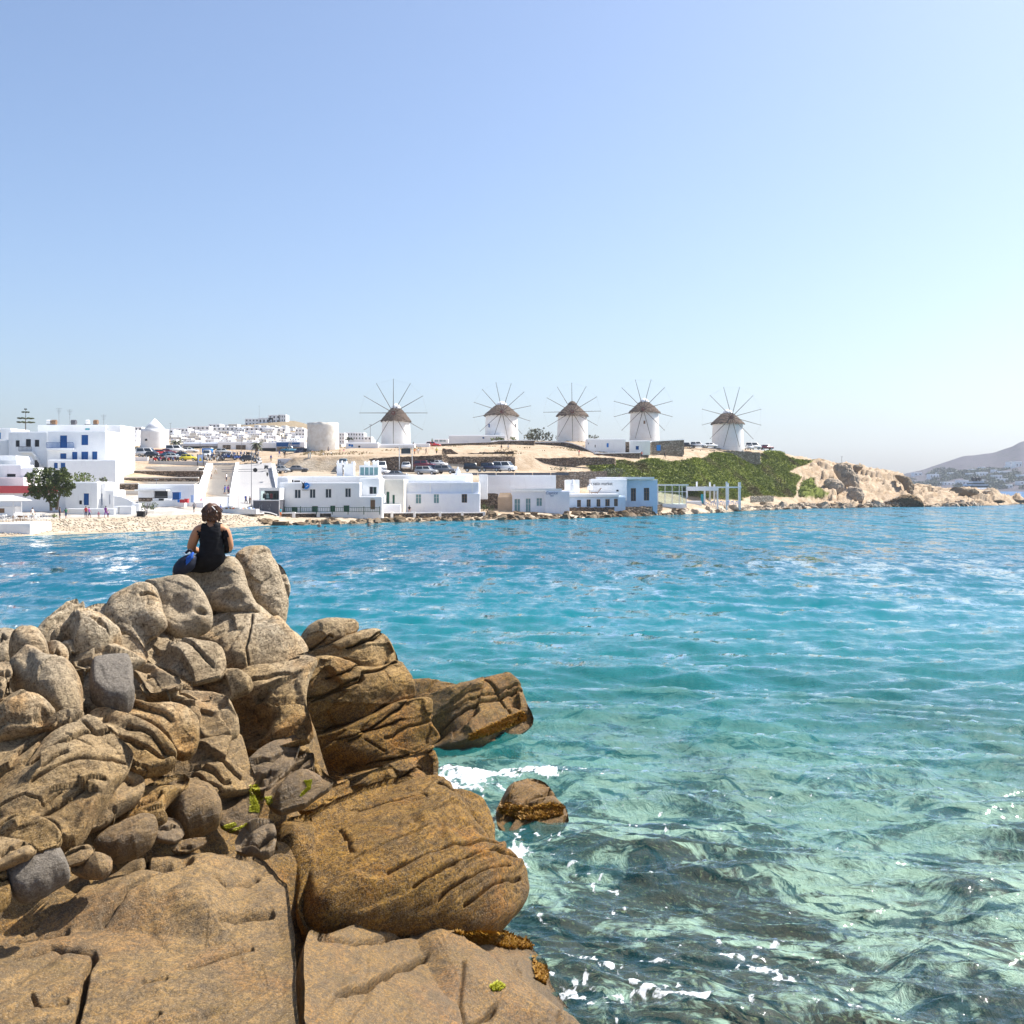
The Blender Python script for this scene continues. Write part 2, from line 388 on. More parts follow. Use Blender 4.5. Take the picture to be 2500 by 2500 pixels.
DC = np.array([(0,1550,12.5),(130,1570,12.2),(270,1480,14.5),(430,1400,15),(640,1345,15.5),(690,1500,15.5),(560,1490,14.8),(740,1600,15.2),(600,1650,14),(480,1560,14),(350,1580,13.3),
 (200,1600,12.2),(0,1680,11),(150,1700,11.3),(320,1680,12.4),(450,1700,12.8),(560,1750,13.2),(640,1780,13.4),(0,1780,10.2),(200,1770,11),(400,1800,12.0),(550,1830,12.4),(0,1900,9.8),(200,1900,10.4),
 (400,1900,11.3),(560,1950,12),(680,1950,12.6),(0,2030,9.2),(150,2040,9.6),(300,2050,10.3),(500,2060,11.2),(650,2060,11.8),(0,2150,8.9),(100,2140,8.95),(250,2130,9.9),(150,2300,8.9),(400,2300,8.9),(400,2120,10.6),(600,2120,10.7),(650,2400,8.2),(300,2500,7.55)], float)
def Dmap(q):
    w = 1.0 / (((q[:, None, :] - DC[None, :, :2]) ** 2).sum(2) + 900.0) ** 1.5
    return (w * DC[:, 2]).sum(1) / w.sum(1)
def unproj(q, D):
    return np.stack([(q[:, 0] - CX) / F * D, D, H - (q[:, 1] - HY) / F * D], 1)
STRATA = np.array((-0.42, 0.25, 0.87)); STRATA /= np.linalg.norm(STRATA)
def rock_mesh(poly, plane=None, T=0.45, Tb=None, rim=0.22, step=2.2, amp=1.0, strata=0.5, cracks=(), dD=0.0, tilt=0.0, grow=1.10, dome=0.25, dents=(), up=0.8, facet=1.0, frac=0.0):
    """closed solid whose face is the traced outline laid on a tilted plane, swelling to both sides"""
    P0 = smooth_poly(poly, 1 if frac else 2); cen = P0.mean(0); P0 = cen + (P0 - cen) * grow
    jn = np.concatenate([P0 * 0.035, np.zeros((len(P0), 1))], 1); tg = np.roll(P0, -1, 0) - np.roll(P0, 1, 0); tg /= np.linalg.norm(tg, axis=1)[:, None] + 1e-9
    P0 = P0 + np.stack([tg[:, 1], -tg[:, 0]], 1) * (fbm(jn, 3) * 5.0)[:, None]
    if plane is None:
        W = unproj(P0, Dmap(P0) + dD)
    else:
        pl = np.array(plane, float); A = np.stack([pl[:, 0], pl[:, 1], np.ones(len(pl))], 1)
        co = np.linalg.lstsq(A, 1.0 / pl[:, 2], rcond=None)[0]        # 1/D is linear in the picture for a plane
        W = unproj(P0, 1.0 / (P0 @ co[:2] + co[2]) + dD)
    c = W.mean(0); u_, s_, vt = np.linalg.svd(W - c); n = vt[2]
    view = c - np.array((0, 0, H)); view /= np.linalg.norm(view)
    if n @ view > 0: n = -n
    if plane is None:                                                # keep the face reasonably turned to the viewer and upward
        yaw = vnoise(c[None] * 7.7)[0] * 0.45
        up = float(np.clip(up + vnoise(c[None] * 5.1 + 4)[0] * .16 * frac, .3, .97)); yaw *= 1 + .6 * frac
        n = n * 0.25 + np.array((math.sqrt(1 - up * up) * math.sin(yaw), -math.sqrt(1 - up * up) * math.cos(yaw), up)); n /= np.linalg.norm(n)
    if tilt:
        a = R(tilt); n = np.array((n[0], n[1] * math.cos(a) - n[2] * math.sin(a), n[1] * math.sin(a) + n[2] * math.cos(a)))
    lo, hi = P0.min(0) - step, P0.max(0) + step
    gx = np.arange(lo[0], hi[0] + step, step); gy = np.arange(lo[1], hi[1] + step, step)
    GX, GY = np.meshgrid(gx, gy); G = np.stack([GX.ravel(), GY.ravel()], 1)
    ins = inside(G, P0); d, q = seg_dist(G, P0, np.roll(P0, -1, 0))
    a, b = GX.shape; im = ins.reshape(a, b)
    cell = im[:-1, :-1] | im[1:, :-1] | im[:-1, 1:] | im[1:, 1:]
    used = np.zeros((a, b), bool)
    for sl in ((slice(0, -1), slice(0, -1)), (slice(1, None), slice(0, -1)), (slice(0, -1), slice(1, None)), (slice(1, None), slice(1, None))): used[sl] |= cell
    used = used.ravel(); rimv = used & ~ins
    G, ins, rimv, d, q = G[used], ins[used], rimv[used], d[used], q[used]
    d = np.where(ins, d, 0.0); Q = np.where(rimv[:, None], q, G)
    scale = c[1] / F; dm = d * scale; dmax = max(dm.max(), 1e-3)
    def place(Q):
        ray = np.stack([(Q[:, 0] - CX) / F, np.ones(len(Q)), -(Q[:, 1] - HY) / F], 1)
        o = np.array((0, 0, H)); den = ray @ n
        t = ((c - o) @ n) / np.where(np.abs(den) < 0.05, np.sign(den) * 0.05, den); return o + ray * t[:, None]
    B = place(Q)
    e = np.clip(dm / min(rim, dmax * 0.9), 0, 1); prof = np.sqrt(np.clip(1 - (1 - e) ** 2, 0, 1))
    prof = (1 - dome) * prof + dome * np.clip(dm / dmax, 0, 1) ** 0.65
    Tb = T if Tb is None else Tb
    hp = T * prof
    if facet:                                                        # planar breaks: chop the swelling with random planes
        rg = np.random.default_rng(int(abs(c[0] * 131 + c[2] * 977)) + len(poly)); ext = (B - c).std(0).max() * 2 + 1e-3
        ax1 = np.cross(n, (0, 0, 1.0)); ax1 /= np.linalg.norm(ax1); ax2 = np.cross(n, ax1)
        U = np.stack([(B - c) @ ax1, (B - c) @ ax2], 1)
        for k in range(7):
            th = rg.uniform(0, 6.283); sl = rg.uniform(0.25, 0.8) * facet; off = rg.uniform(0.05, 0.55) * ext
            pl_ = T * rg.uniform(0.95, 1.1) - sl * np.maximum((U @ np.array((math.cos(th), math.sin(th)))) - off, -0.3 * off)
            m_ = np.minimum(hp, pl_); hp = np.where(hp - pl_ > 0.05, m_, m_ - 0.02 * np.exp(-((hp - pl_) / 0.05) ** 2))
    hp = np.maximum(hp, -0.15 * T)
    S_ = STRATA * np.array((-1, 1, 1)) if (215 < cen[0] < 600 and 1590 < cen[1] < 1890) else STRATA
    s = B @ S_; wob = fbm(B * np.array((0.7, 0.7, 1.4)), 3)
    wp = B + (fbm(B * 2.1 + 5, 2) * 0.12)[:, None]; sq = wp + np.outer(wp @ S_, S_) * 1.3        # cells flattened along the strata
    fs = (1.0 if up > .5 else 0.35) * (0.12 if plane in (FB, LS, SL) else 1.0)
    rel = fbm(B * 1.1, 3) * 0.11 + (facetn(sq * 1.1) * (0.07 + 0.05 * frac) + facetn(sq * 3.6 + 3, 1) * 0.014 * np.clip(fbm(B * .8 + 13, 2) * 2 + .3, 0, 1.5)) * fs + fbm(B * 9 + 3, 3) * 0.014
    ph = s * 3.2 + wob * 1.5; fr_ = ph - np.floor(ph)
    st = -np.exp(-((fr_ - 0.5) / 0.09) ** 2) * np.clip(fbm(B * 0.9 + 31, 2) * 1.6 + 0.25, 0, 1) * 0.10 + (np.where(fr_ < 0.82, fr_ / 0.82, (1 - fr_) / 0.18) - 0.5) * 0.11 * np.clip(fbm(B * 0.8 + 77, 2) * 1.5 + 0.6, 0.1, 1.3)
    ph2 = s * 9.0 + wob * 2.2; fr2 = ph2 - np.floor(ph2)
    st += -np.exp(-((fr2 - 0.5) / 0.12) ** 2) * np.clip(fbm(B * 1.5 + 61, 2) * 1.8, 0, 1) * 0.045
    relief = (rel + st * strata) * amp * np.clip(dm / (0.10 + 0.1 * rim), 0, 1)
    for cr in cracks:
        pts = np.array(cr[0], float); wd = cr[1]; dp = cr[2]
        dd, _ = seg_dist(G + (fbm(B * 5, 2) * 3.5)[:, None], pts[:-1], pts[1:]); wd = wd * (1.3 if plane in (SL, LS) else .75); dp = dp * (1.4 if plane in (SL, LS) else 1.0)
        relief = relief - dp * np.exp(-(dd / wd) ** 2)
    if frac:                                                         # fracture lines following the layering
        rg2 = np.random.default_rng(int(abs(cen[0] * 13 + cen[1] * 7))); w_, h_ = P0.max(0) - P0.min(0); sg = -1.0 if (215 < cen[0] < 600 and 1590 < cen[1] < 1890) else 1.0
        for k in range(int(np.clip(w_ * h_ / 7000, 1, 3))):
            x0 = P0[:, 0].min() + w_ * rg2.uniform(.0, .5); y0 = P0[:, 1].min() + h_ * rg2.uniform(.2, .9); ln = w_ * rg2.uniform(.35, .8); an = R(rg2.uniform(14, 34)) * sg
            pts = np.array([(x0 + ln * t_ * math.cos(an), y0 - ln * t_ * math.sin(an) + rg2.normal(0, 3)) for t_ in np.linspace(0, 1, 6)])
            dd, _ = seg_dist(G + (fbm(B * 5, 2) * 3.0)[:, None], pts[:-1], pts[1:]); sd = (G[:, 1] - np.interp(G[:, 0], pts[:, 0], pts[:, 1]))
            relief = relief - rg2.uniform(.14, .30) * np.exp(-(dd / rg2.uniform(1.1, 1.9)) ** 2) - .035 * np.exp(-(dd / 14.0) ** 2) * (sd > 0)
    for (px, py, rx, ry, dp) in dents:
        relief = relief - dp * np.exp(-((G[:, 0] - px) / rx) ** 2 - ((G[:, 1] - py) / ry) ** 2)
    hF = hp + relief; hB = -Tb * np.sqrt(np.clip(1 - (1 - e) ** 2, 0, 1)) * (0.8 + 0.3 * fbm(B * 1.1 + 50, 2)); hB = np.where(rimv, 0, hB); hF = np.where(rimv, 0, hF)
    idx = -np.ones(a * b, int); idx[used] = np.arange(used.sum()); nu = used.sum()
    VF = B + n * hF[:, None]
    iu = np.where(used)[0]; idb = idx.copy(); idb[iu[ins]] = nu + np.arange(ins.sum()); VBk = (B + n * hB[:, None])[ins]
    i0 = np.arange(a * b).reshape(a, b)
    Q4 = np.stack([i0[:-1, :-1], i0[1:, :-1], i0[1:, 1:], i0[:-1, 1:]], -1)[cell]
    Fs = np.concatenate([idx[Q4], idb[Q4][:, ::-1]])
    Vv = np.concatenate([VF, VBk])
    return Vv, Fs
def rock_mat(name, hue=None, wet=0.0, grey=0.0, speck=0.5):
    t = NT(name); co = t.pos(); z = t.sep(co)[2]
    st = t.map(co, (1, 1, 1), (0.25, 0.45, 0))
    streak = t.noise(t.map(st, (1.2, 1.2, 7)), 2.2, 6, 0.7, 0.6)
    grain = t.noise(co, 30, 5, 0.8); fine = t.noise(co, 85, 2, 0.8); patch = t.noise(co, 1.4, 5, 0.6, 0.5); pit = t.noise(co, 9, 6, 0.75, 0.4)
    if grey:
        c = t.mix(t.mr(grain, 0.3, 0.7), (0.06, 0.053, 0.045), (0.27, 0.24, 0.205))
        c = t.mix(t.mr(patch, 0.35, 0.65, 0, 0.4), c, (0.22, 0.18, 0.13))
        c = t.mix(t.mr(fine, 0.56, 0.66, 0, 0.5), c, (0.40, 0.36, 0.31))
    else:
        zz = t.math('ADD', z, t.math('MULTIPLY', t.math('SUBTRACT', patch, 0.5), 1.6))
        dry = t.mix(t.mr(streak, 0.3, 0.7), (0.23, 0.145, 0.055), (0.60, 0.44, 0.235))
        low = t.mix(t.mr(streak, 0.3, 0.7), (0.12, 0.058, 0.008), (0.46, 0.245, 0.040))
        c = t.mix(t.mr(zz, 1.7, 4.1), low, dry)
        gold = t.mr(t.noise(co, 2.6, 5, 0.65, 0.4), 0.50, 0.66)
        c = t.mix(t.math('MULTIPLY', gold, t.mr(z, 3.2, 2.1, 0, 0.7)), c, (0.22, 0.125, 0.012))
        c = t.mix(t.mr(zz, 3.2, 4.4, 0, .85), c, t.mix(streak, (.42, .33, .22), (.72, .62, .47)))
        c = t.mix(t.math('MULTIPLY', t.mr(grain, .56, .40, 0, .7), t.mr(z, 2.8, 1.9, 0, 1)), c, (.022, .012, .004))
        c = t.mix(t.mr(t.noise(co, .9, 5, .65, .6), .52, .66, 0, .6), c, t.mix(1.0, c, (1.25, .92, .55), 'MULTIPLY'))
        stain = t.mr(t.noise(co, 1.9, 6, 0.72, 0.3), 0.50, 0.70, 0, 0.75)
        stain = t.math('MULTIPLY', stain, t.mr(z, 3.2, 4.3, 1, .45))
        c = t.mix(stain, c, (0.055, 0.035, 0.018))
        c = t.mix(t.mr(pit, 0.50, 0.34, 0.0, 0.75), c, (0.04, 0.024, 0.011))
        c = t.mix(t.mr(grain, 0.52, 0.40, 0.0, 0.75), c, (0.045, 0.026, 0.011))
        c = t.mix(t.mr(fine, 0.55, 0.64, 0, 0.55), c, (0.50, 0.39, 0.25))
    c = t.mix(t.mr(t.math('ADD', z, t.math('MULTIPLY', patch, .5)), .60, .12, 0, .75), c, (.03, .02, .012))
    if hue: c = t.mix(hue[1], c, hue[0])
    if not grey: c = t.mix(t.mr(t.rnd(), 0, 1, 0, .42), c, t.mix(1.0, c, (.60, .56, .48), 'MULTIPLY')); c = t.mix(t.mr(t.rnd(), .55, 1, 0, .25), c, (.40, .33, .24))
    h = t.math('ADD', t.math('MULTIPLY', grain, 0.6), t.math('ADD', t.math('MULTIPLY', streak, 1.0), t.math('MULTIPLY', pit, 1.1)))
    nm = t.bump(h, 0.85, 0.045)
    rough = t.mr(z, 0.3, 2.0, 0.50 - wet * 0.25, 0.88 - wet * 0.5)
    t.bsdf(c, rough, 0.22 + 0.35 * wet, nm); return t.m
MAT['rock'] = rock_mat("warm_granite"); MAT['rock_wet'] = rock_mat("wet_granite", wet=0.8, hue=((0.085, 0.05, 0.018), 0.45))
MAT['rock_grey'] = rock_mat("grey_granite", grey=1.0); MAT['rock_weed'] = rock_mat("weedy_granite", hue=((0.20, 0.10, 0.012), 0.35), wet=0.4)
cA = lambda *p: [(x / 2.6833, 1300 + y / 2.6833) for x, y in p]
cB = lambda *p: [(500 + x / 2.415, 1450 + y / 2.415) for x, y in p]
cC = lambda *p: [(x / 2.76, 1900 + y / 2.76) for x, y in p]
cD = lambda *p: [(600 + x / 2.273, 1850 + y / 2.273) for x, y in p]
cE = lambda *p: [(x / 3.864, 1500 + y / 3.864) for x, y in p]
NEAR = []
def rock(label, poly, mat='rock', name="boulder", **kw):
    if kw.get('up', 1) > .5 and kw.get('plane') not in (FB, LS, SL) and mat != 'rock_grey' and not kw.pop('soft', False):
        kw['rim'] = kw.get('rim', .22) * .40; kw['T'] = kw.get('T', .45) * .62; kw['strata'] = kw.get('strata', .5) * .25; kw['frac'] = 1.0; kw['grow'] = 1.14; kw['dome'] = .15
    kw.pop('soft', None)
    if kw.get('T', .45) < .2: kw['facet'] = 1.5
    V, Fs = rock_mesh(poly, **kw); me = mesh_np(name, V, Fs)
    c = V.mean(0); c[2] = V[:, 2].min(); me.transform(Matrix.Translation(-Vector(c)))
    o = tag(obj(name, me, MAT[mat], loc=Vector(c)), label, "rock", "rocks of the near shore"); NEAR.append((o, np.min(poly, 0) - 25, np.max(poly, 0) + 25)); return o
TW = [(740, 1500, 18.6), (1050, 1500, 19.6), (740, 1950, 17.6), (1050, 1950, 18.6)]
FB = [(690, 2010, 13.0), (1000, 1925, 14.7), (1250, 2200, 13.7), (900, 2255, 12.2), (740, 2250, 11.8)]
LS = [(745, 2270, 11.3), (745, 2500, 9.35), (1200, 2290, 13.4), (1410, 2490, 12.0)]
SL = [(0, 2300, 8.95), (700, 2300, 9.0), (300, 2500, 7.55), (300, 2110, 10.6), (600, 2120, 10.6)]
# ridge with the seated woman
rock("narrow upright block forming the highest point of the near rocks, next to the seated woman", cA((1540,175),(1580,150),(1650,120),(1700,107),(1745,115),(1775,145),(1780,185),(1805,220),(1850,330),(1878,440),(1875,500),(1850,600),(1862,660),(1800,640),(1740,560),(1690,500),(1650,430),(1620,380),(1590,300),(1565,230)), T=.28, rim=.2, strata=.15, dD=.1, up=.5, facet=.6, soft=True)
rock("thin rock flake behind the highest upright block", cA((1790,205),(1850,240),(1885,300),(1900,360),(1882,425),(1850,420),(1810,330)), T=.2, dD=.6, rim=.12, up=.6, facet=.35)
rock("broad sloping pale rock on which the woman sits", cA((1085,320),(1130,290),(1250,240),(1400,195),(1500,168),(1545,176),(1572,240),(1590,300),(1620,380),(1660,450),(1690,510),(1600,520),(1450,510),(1370,480),(1330,420),(1300,345),(1230,300),(1160,300)), T=.26, rim=.3, strata=.1, dents=((520,1430,45,25,.10),(585,1475,30,14,.1)), up=.5, facet=.6, soft=True)
rock("smooth rounded boulder with an eye-shaped hollow near its lower edge", cA((960,350),(1000,335),(1080,325),(1160,300),(1230,310),(1290,360),(1340,430),(1375,520),(1370,590),(1320,640),(1240,685),(1150,700),(1090,660),(1050,600),(1040,450),(1020,390)), T=.36, rim=.34, strata=.1, dD=-.15, dents=((495,1512,13,7,.16),(440,1500,30,28,.12)), up=.5, facet=.6, soft=True)
rock("rounded pale boulder with a short slit, left of the boulder with the hollow", cA((705,560),(720,490),(760,440),(830,395),(900,365),(960,355),(1010,375),(1035,430),(1045,500),(1075,560),(1070,610),(1000,650),(950,690),(940,750),(900,720),(850,690),(780,680),(740,650),(715,610)), T=.34, rim=.3, strata=.1, dD=-.25, cracks=((cA((950,455),(990,438),(1035,440)),3.5,.09),), dents=((350,1545,28,22,.12),), up=.5, facet=.6, soft=True)
rock("long low slab sloping down to the sea beyond the rounded boulders", cA((245,690),(300,640),(400,570),(500,520),(600,490),(680,475),(720,490),(710,560),(690,600),(620,590),(540,610),(460,660),(380,720),(330,740),(260,730)), T=.3, rim=.2, strata=.4)
rock("smooth humped rock in front of the long low slab", cA((330,735),(400,690),(470,620),(530,590),(600,578),(660,590),(710,620),(740,660),(790,690),(740,740),(640,790),(560,810),(480,810),(490,720),(440,700),(395,740)), T=.36, rim=.28, strata=.1, dD=-.2, soft=True)
rock("low curved rock running towards the grey block from the humped rock", cA((460,850),(490,810),(580,790),(660,760),(720,710),(790,685),(850,690),(900,720),(930,780),(945,820),(880,860),(800,890),(720,870),(640,870),(560,890),(500,885)), T=.28, rim=.2, strata=.2, dD=-.3)
rock("pale rock at the picture edge above the round boulder", cA((-60,640),(0,648),(70,655),(105,670),(100,720),(65,780),(60,840),(0,855),(-60,855)), T=.3, dD=.1, strata=.1)
rock("round boulder with a purplish patch on its top", cA((65,780),(80,730),(130,700),(200,690),(260,705),(300,760),(322,820),(310,860),(250,875),(190,888),(120,870),(80,830)), T=.34, rim=.3, dome=.3, strata=.15, dD=-.25, soft=True)
rock("small twin-lobed stone between the round boulder and the humped rock", cA((300,740),(360,735),(420,755),(445,800),(440,840),(457,872),(432,918),(370,915),(330,880),(320,810)), T=.2, dD=-.2, strata=.1)
rock("small upright stone behind the twin-lobed stone", cA((395,740),(440,710),(485,710),(490,760),(482,835),(455,855),(440,790)), T=.15, rim=.12, strata=.1, up=.6, facet=.35)
rock("small pale stone at the picture edge below the round boulder", cA((-40,850),(0,852),(50,845),(85,870),(75,930),(50,965),(0,965),(-40,960)), T=.18, dD=-.3, strata=.1)
rock("narrow pale stone at the picture edge above the flat grey rock", cA((-30,955),(0,958),(42,962),(25,1040),(12,1090),(-30,1085)), T=.15, dD=-.35, strata=.1)
rock("big rounded brown boulder above the flat grey rock", cA((80,1040),(90,970),(150,910),(210,870),(270,860),(340,890),(400,925),(480,920),(505,960),(515,1060),(490,1130),(420,1200),(350,1200),(280,1140),(180,1080)), T=.45, rim=.35, strata=.2, dD=-.2, dents=((95,1680,22,25,.1),), soft=True)
rock("flat grey rock with a broken corner at the picture edge", cA((-60,1100),(0,1090),(80,1055),(170,1075),(260,1120),(330,1150),(358,1190),(340,1240),(270,1265),(150,1285),(50,1305),(0,1315),(-60,1315)), T=.32, rim=.16, strata=.6, dD=-.35, dents=((107,1756,12,14,.10),))
rock("squarish grey granite block lying on the brown rocks", cA((595,940),(610,897),(700,885),(820,868),(845,888),(860,960),(870,1070),(862,1105),(800,1137),(740,1127),(640,1095),(600,1050)), 'rock_grey', T=.3, rim=.09, dome=.15, strata=0, amp=.45, dD=-.55, tilt=-10)
rock("flat smooth slab below the slit boulder", cA((940,730),(1000,690),(1045,635),(1130,690),(1250,740),(1400,760),(1435,800),(1452,860),(1430,915),(1350,935),(1250,965),(1150,915),(1050,865),(970,815)), T=.28, rim=.2, strata=.25, dD=-.1)
rock("broad smooth rock below the highest block with a crack down its middle", [(462,1553),(500,1535),(518,1496),(552,1485),(589,1484),(626,1494),(656,1512),(682,1538),(720,1562),(735,1575),(740,1590),(715,1612),(686,1634),(650,1645),(612,1650),(611,1662),(575,1645),(540,1638),(534,1598),(500,1580)], T=.36, rim=.35, strata=.15, cracks=(([(612,1660),(603,1622),(612,1580),(618,1545)],3,.09),), soft=True)
rock("brown overhanging rock with a dark hollow underneath", cB((100,560),(200,530),(255,500),(270,460),(350,450),(450,440),(560,370),(628,390),(605,450),(572,520),(562,620),(590,700),(602,800),(480,850),(350,880),(200,870),(170,780),(140,640),(60,600)), T=.45, rim=.3, strata=.5, dD=-.05, cracks=((cB((270,470),(400,440),(550,380)),3,.12),), dents=((620,1755,45,28,.42),(590,1775,40,25,.3)), up=.55)
rock("long ribbed rock right of the grey block", cA((830,860),(900,835),(1000,880),(1070,930),(1175,962),(1120,1010),(1000,1045),(955,1000),(890,930)), T=.25, rim=.15, strata=.8, dD=-.2)
rock("narrow wedge of rock below the flat smooth slab", cA((1240,960),(1350,940),(1450,920),(1560,930),(1620,960),(1640,1010),(1500,1080),(1380,1090),(1300,1050)), T=.22, rim=.15, strata=.7, dD=-.05)
rock("ribbed wedge below the long ribbed rock", cA((935,990),(1080,955),(1170,965),(1310,1050),(1375,1085),(1300,1100),(1160,1090),(1040,1080),(970,1060)), T=.22, rim=.13, strata=.8, dD=-.3)
rock("rounded ribbed shoulder of rock above the wet dome", cA((960,1080),(1150,1075),(1300,1085),(1420,1090),(1490,1140),(1530,1230),(1537,1310),(1470,1365),(1350,1390),(1270,1310),(1200,1235),(1090,1160)), T=.42, rim=.25, strata=.7, dD=-.3)
rock("ridged rock directly under the grey block", cA((560,1195),(620,1120),(680,1093),(740,1110),(800,1140),(900,1150),(1000,1170),(1120,1160),(1200,1190),(1267,1232),(1262,1310),(1240,1405),(1150,1440),(1060,1340),(950,1280),(800,1240),(640,1225)), T=.36, rim=.18, strata=.9, dD=-.4)
rock("lower ridged rock stepping down from the grey block", cA((585,1235),(640,1180),(700,1180),(770,1210),(850,1250),(950,1285),(1040,1340),(1125,1425),(1100,1490),(1000,1520),(900,1540),(800,1490),(760,1400),(700,1330),(640,1290)), T=.34, rim=.18, strata=1.0, dD=-.4)
rock("dark brown rock above the wet dome", cA((1040,1510),(1180,1425),(1300,1395),(1420,1385),(1535,1340),(1600,1500),(1650,1640),(1450,1680),(1200,1680),(1100,1590)), T=.35, rim=.25, strata=.6, dD=-.15)
rock("small reddish stone wedged beside the flat grey rock", cA((385,1230),(420,1180),(480,1150),(520,1160),(545,1200),(540,1240),(460,1255)), T=.16, rim=.1, strata=.1, dD=-.4, mat='rock')
rock("wide slab with long dark cracks at the picture edge", [(-40,1810),(0,1797),(30,1781),(75,1771),(123,1768),(149,1758),(201,1760),(231,1779),(261,1803),(298,1829),(308,1852),(292,1882),(268,1905),(245,1940),(217,1990),(190,2040),(150,2052),(140,2015),(60,2010),(0,2020),(-40,2020)], T=.5, rim=.2, strata=.8, dD=-.4, step=2.6,
     cracks=(([(80,1945),(96,1935),(145,1911),(197,1886),(274,1857),(305,1857)],3.2,.16),([(104,1913),(120,1901),(140,1891),(166,1880)],3,.12),([(62,1867),(85,1831),(104,1805),(124,1779),(160,1777),(202,1774),(233,1798)],5,.08),([(160,1818),(225,1835)],2,.05),([(0,1990),(60,1975),(110,1990),(150,1960)],2.4,.1)))
rock("oblong stone below the cracked slab", cC((-30,310),(0,305),(100,290),(200,285),(300,310),(370,350),(392,410),(350,450),(230,480),(120,440),(0,430),(-30,430)), T=.25, rim=.14, strata=.8, dD=-.45)
rock("brown rock right of the dark crevice below the cracked slab", cC((600,300),(660,180),(700,70),(760,20),(850,-20),(950,10),(945,100),(860,170),(760,250),(650,310)), T=.3, rim=.16, strata=.8, dD=-.15)
rock("ribbed brown rock above the trickle of water", cC((760,330),(780,250),(900,180),(960,80),(1080,20),(1200,-20),(1260,40),(1150,110),(1090,190),(1125,265),(1000,290),(870,310)), T=.26, rim=.15, strata=.8, dD=-.1)
rock("glistening wet dome of rock", cC((1000,150),(1100,90),(1200,50),(1300,35),(1420,75),(1485,170),(1455,275),(1350,320),(1220,340),(1160,265),(1090,195)), 'rock_wet', T=.36, rim=.4, dome=.6, strata=.1, dD=-.1, soft=True)
rock("wet rock beside the yellow-green algae", cC((1470,120),(1560,70),(1620,60),(1700,130),(1730,210),(1700,300),(1640,340),(1560,330),(1480,280)), 'rock_wet', T=.26, rim=.2, strata=.4, dD=-.1)
rock("pale stone with a flat top at the picture edge near the dark granite", cC((-30,400),(0,405),(100,415),(200,455),(232,490),(150,535),(70,565),(0,605),(-30,605)), T=.2, rim=.1, dome=.2, strata=.1, dD=-.5)
rock("dark grey granite stone with white flecks on the lower slab", cC((50,610),(100,560),(190,510),(300,497),(400,508),(450,580),(465,650),(380,705),(300,765),(180,805),(90,770)), 'rock_grey', T=.26, rim=.12, dome=.25, strata=.1, amp=.6, dD=-.35)
rock("stone cut off by the picture edge beside the dark granite", cC((-40,600),(0,605),(42,650),(72,760),(52,850),(0,885),(-40,880)), T=.18, rim=.12, strata=.1, dD=-.4)
rock("oval dark stone beside the trickle of water", cC((630,475),(720,385),(850,318),(980,285),(1042,298),(1048,360),(1000,445),(900,505),(800,535),(710,510)), 'rock_wet', T=.25, rim=.22, strata=.3, dD=-.35, soft=True)
rock("small angular stone left of the oval dark stone", cC((405,545),(470,480),(560,447),(622,462),(622,515),(560,565),(470,595)), T=.16, rim=.08, strata=.3, dD=-.35)
rock("small rounded stone below the oval dark stone", cC((465,610),(560,530),(680,502),(745,540),(742,615),(660,660),(570,660)), T=.2, rim=.14, strata=.2, dD=-.4)
rock("flat sliver of dark shale in the trickle of water", cC((1150,440),(1260,410),(1370,393),(1385,430),(1280,480),(1170,490)), 'rock_wet', T=.1, rim=.06, strata=.1, dD=-.3)
rock("small wet stone left of the shale sliver", cC((1045,395),(1080,288),(1150,268),(1212,310),(1235,385),(1150,430)), 'rock_wet', T=.16, rim=.14, strata=.1, dD=-.25)
rock("small wet hump above the gap between the two lower slabs", cC((1590,460),(1650,330),(1740,283),(1832,298),(1858,380),(1845,460),(1790,510),(1680,510)), 'rock_wet', T=.26, rim=.2, strata=.2, dD=-.2)
rock("great flat golden-brown slab filling the lower corner", [(-60,2230)]+cC((0,900),(60,880),(150,800),(260,770),(400,690),(550,630),(640,720),(700,690),(800,640),(900,590),(1000,560),(1150,545),(1300,530),(1450,515),(1620,512),(1760,538),(1835,620),(1905,700))+[(703,2155),(710,2202),(719,2268),(723,2378),(728,2466),(734,2600),(-60,2600)], plane=SL, T=.22, Tb=.8, rim=.25, dome=.2, strata=.5, amp=.8, step=2.6, grow=1.0,
     cracks=((cC((700,970),(860,880),(1100,770)),3.5,.14),(cC((1480,960),(1650,910),(1830,880)),3.5,.16),(cC((1450,760),(1530,770),(1720,660)),5,.16),(cC((960,1350),(1120,1310)),2.5,.05),(cC((220,1470),(280,1510),(450,1460)),3,.05),(cC((640,1180),(600,1260),(560,1400),(500,1640)),4.5,.18),(cC((930,1640),(1070,1530)),3.5,.12),(cC((130,1060),(450,1010)),4,.12),(cC((640,740),(900,700),(1180,690),(1250,640)),9,.2),(cC((100,1200),(350,1120),(640,1150)),3,.1),(cC((1250,1230),(1700,1110)),2.6,.1),(cC((150,1000),(420,880),(600,800)),3,.12),(cC((1000,560),(980,700),(1180,690)),4,.12)))
rock("golden slab with yellow algae sloping into the foam", cD((335,930),(420,985),(560,935),(700,920),(800,935),(950,930),(1150,955),(1300,960),(1420,962),(1580,1020),(1600,1070),(1660,1115),(1672,1190),(1722,1300),(1790,1400),(1860,1480),(1960,1620),(345,1620),(330,1477),(318,1250)), 'rock', plane=LS, T=.18, Tb=.7, rim=.3, dome=.25, strata=.4, amp=.7, grow=1.0,
     cracks=((cD((520,1300),(680,1260),(860,1150),(1000,1090)),4.5,.16),(cD((1220,1477),(1380,1400)),3.5,.12),(cD((420,985),(600,1010),(900,960)),4,.1),(cD((1180,1200),(1190,1350),(1230,1477)),3,.06)))
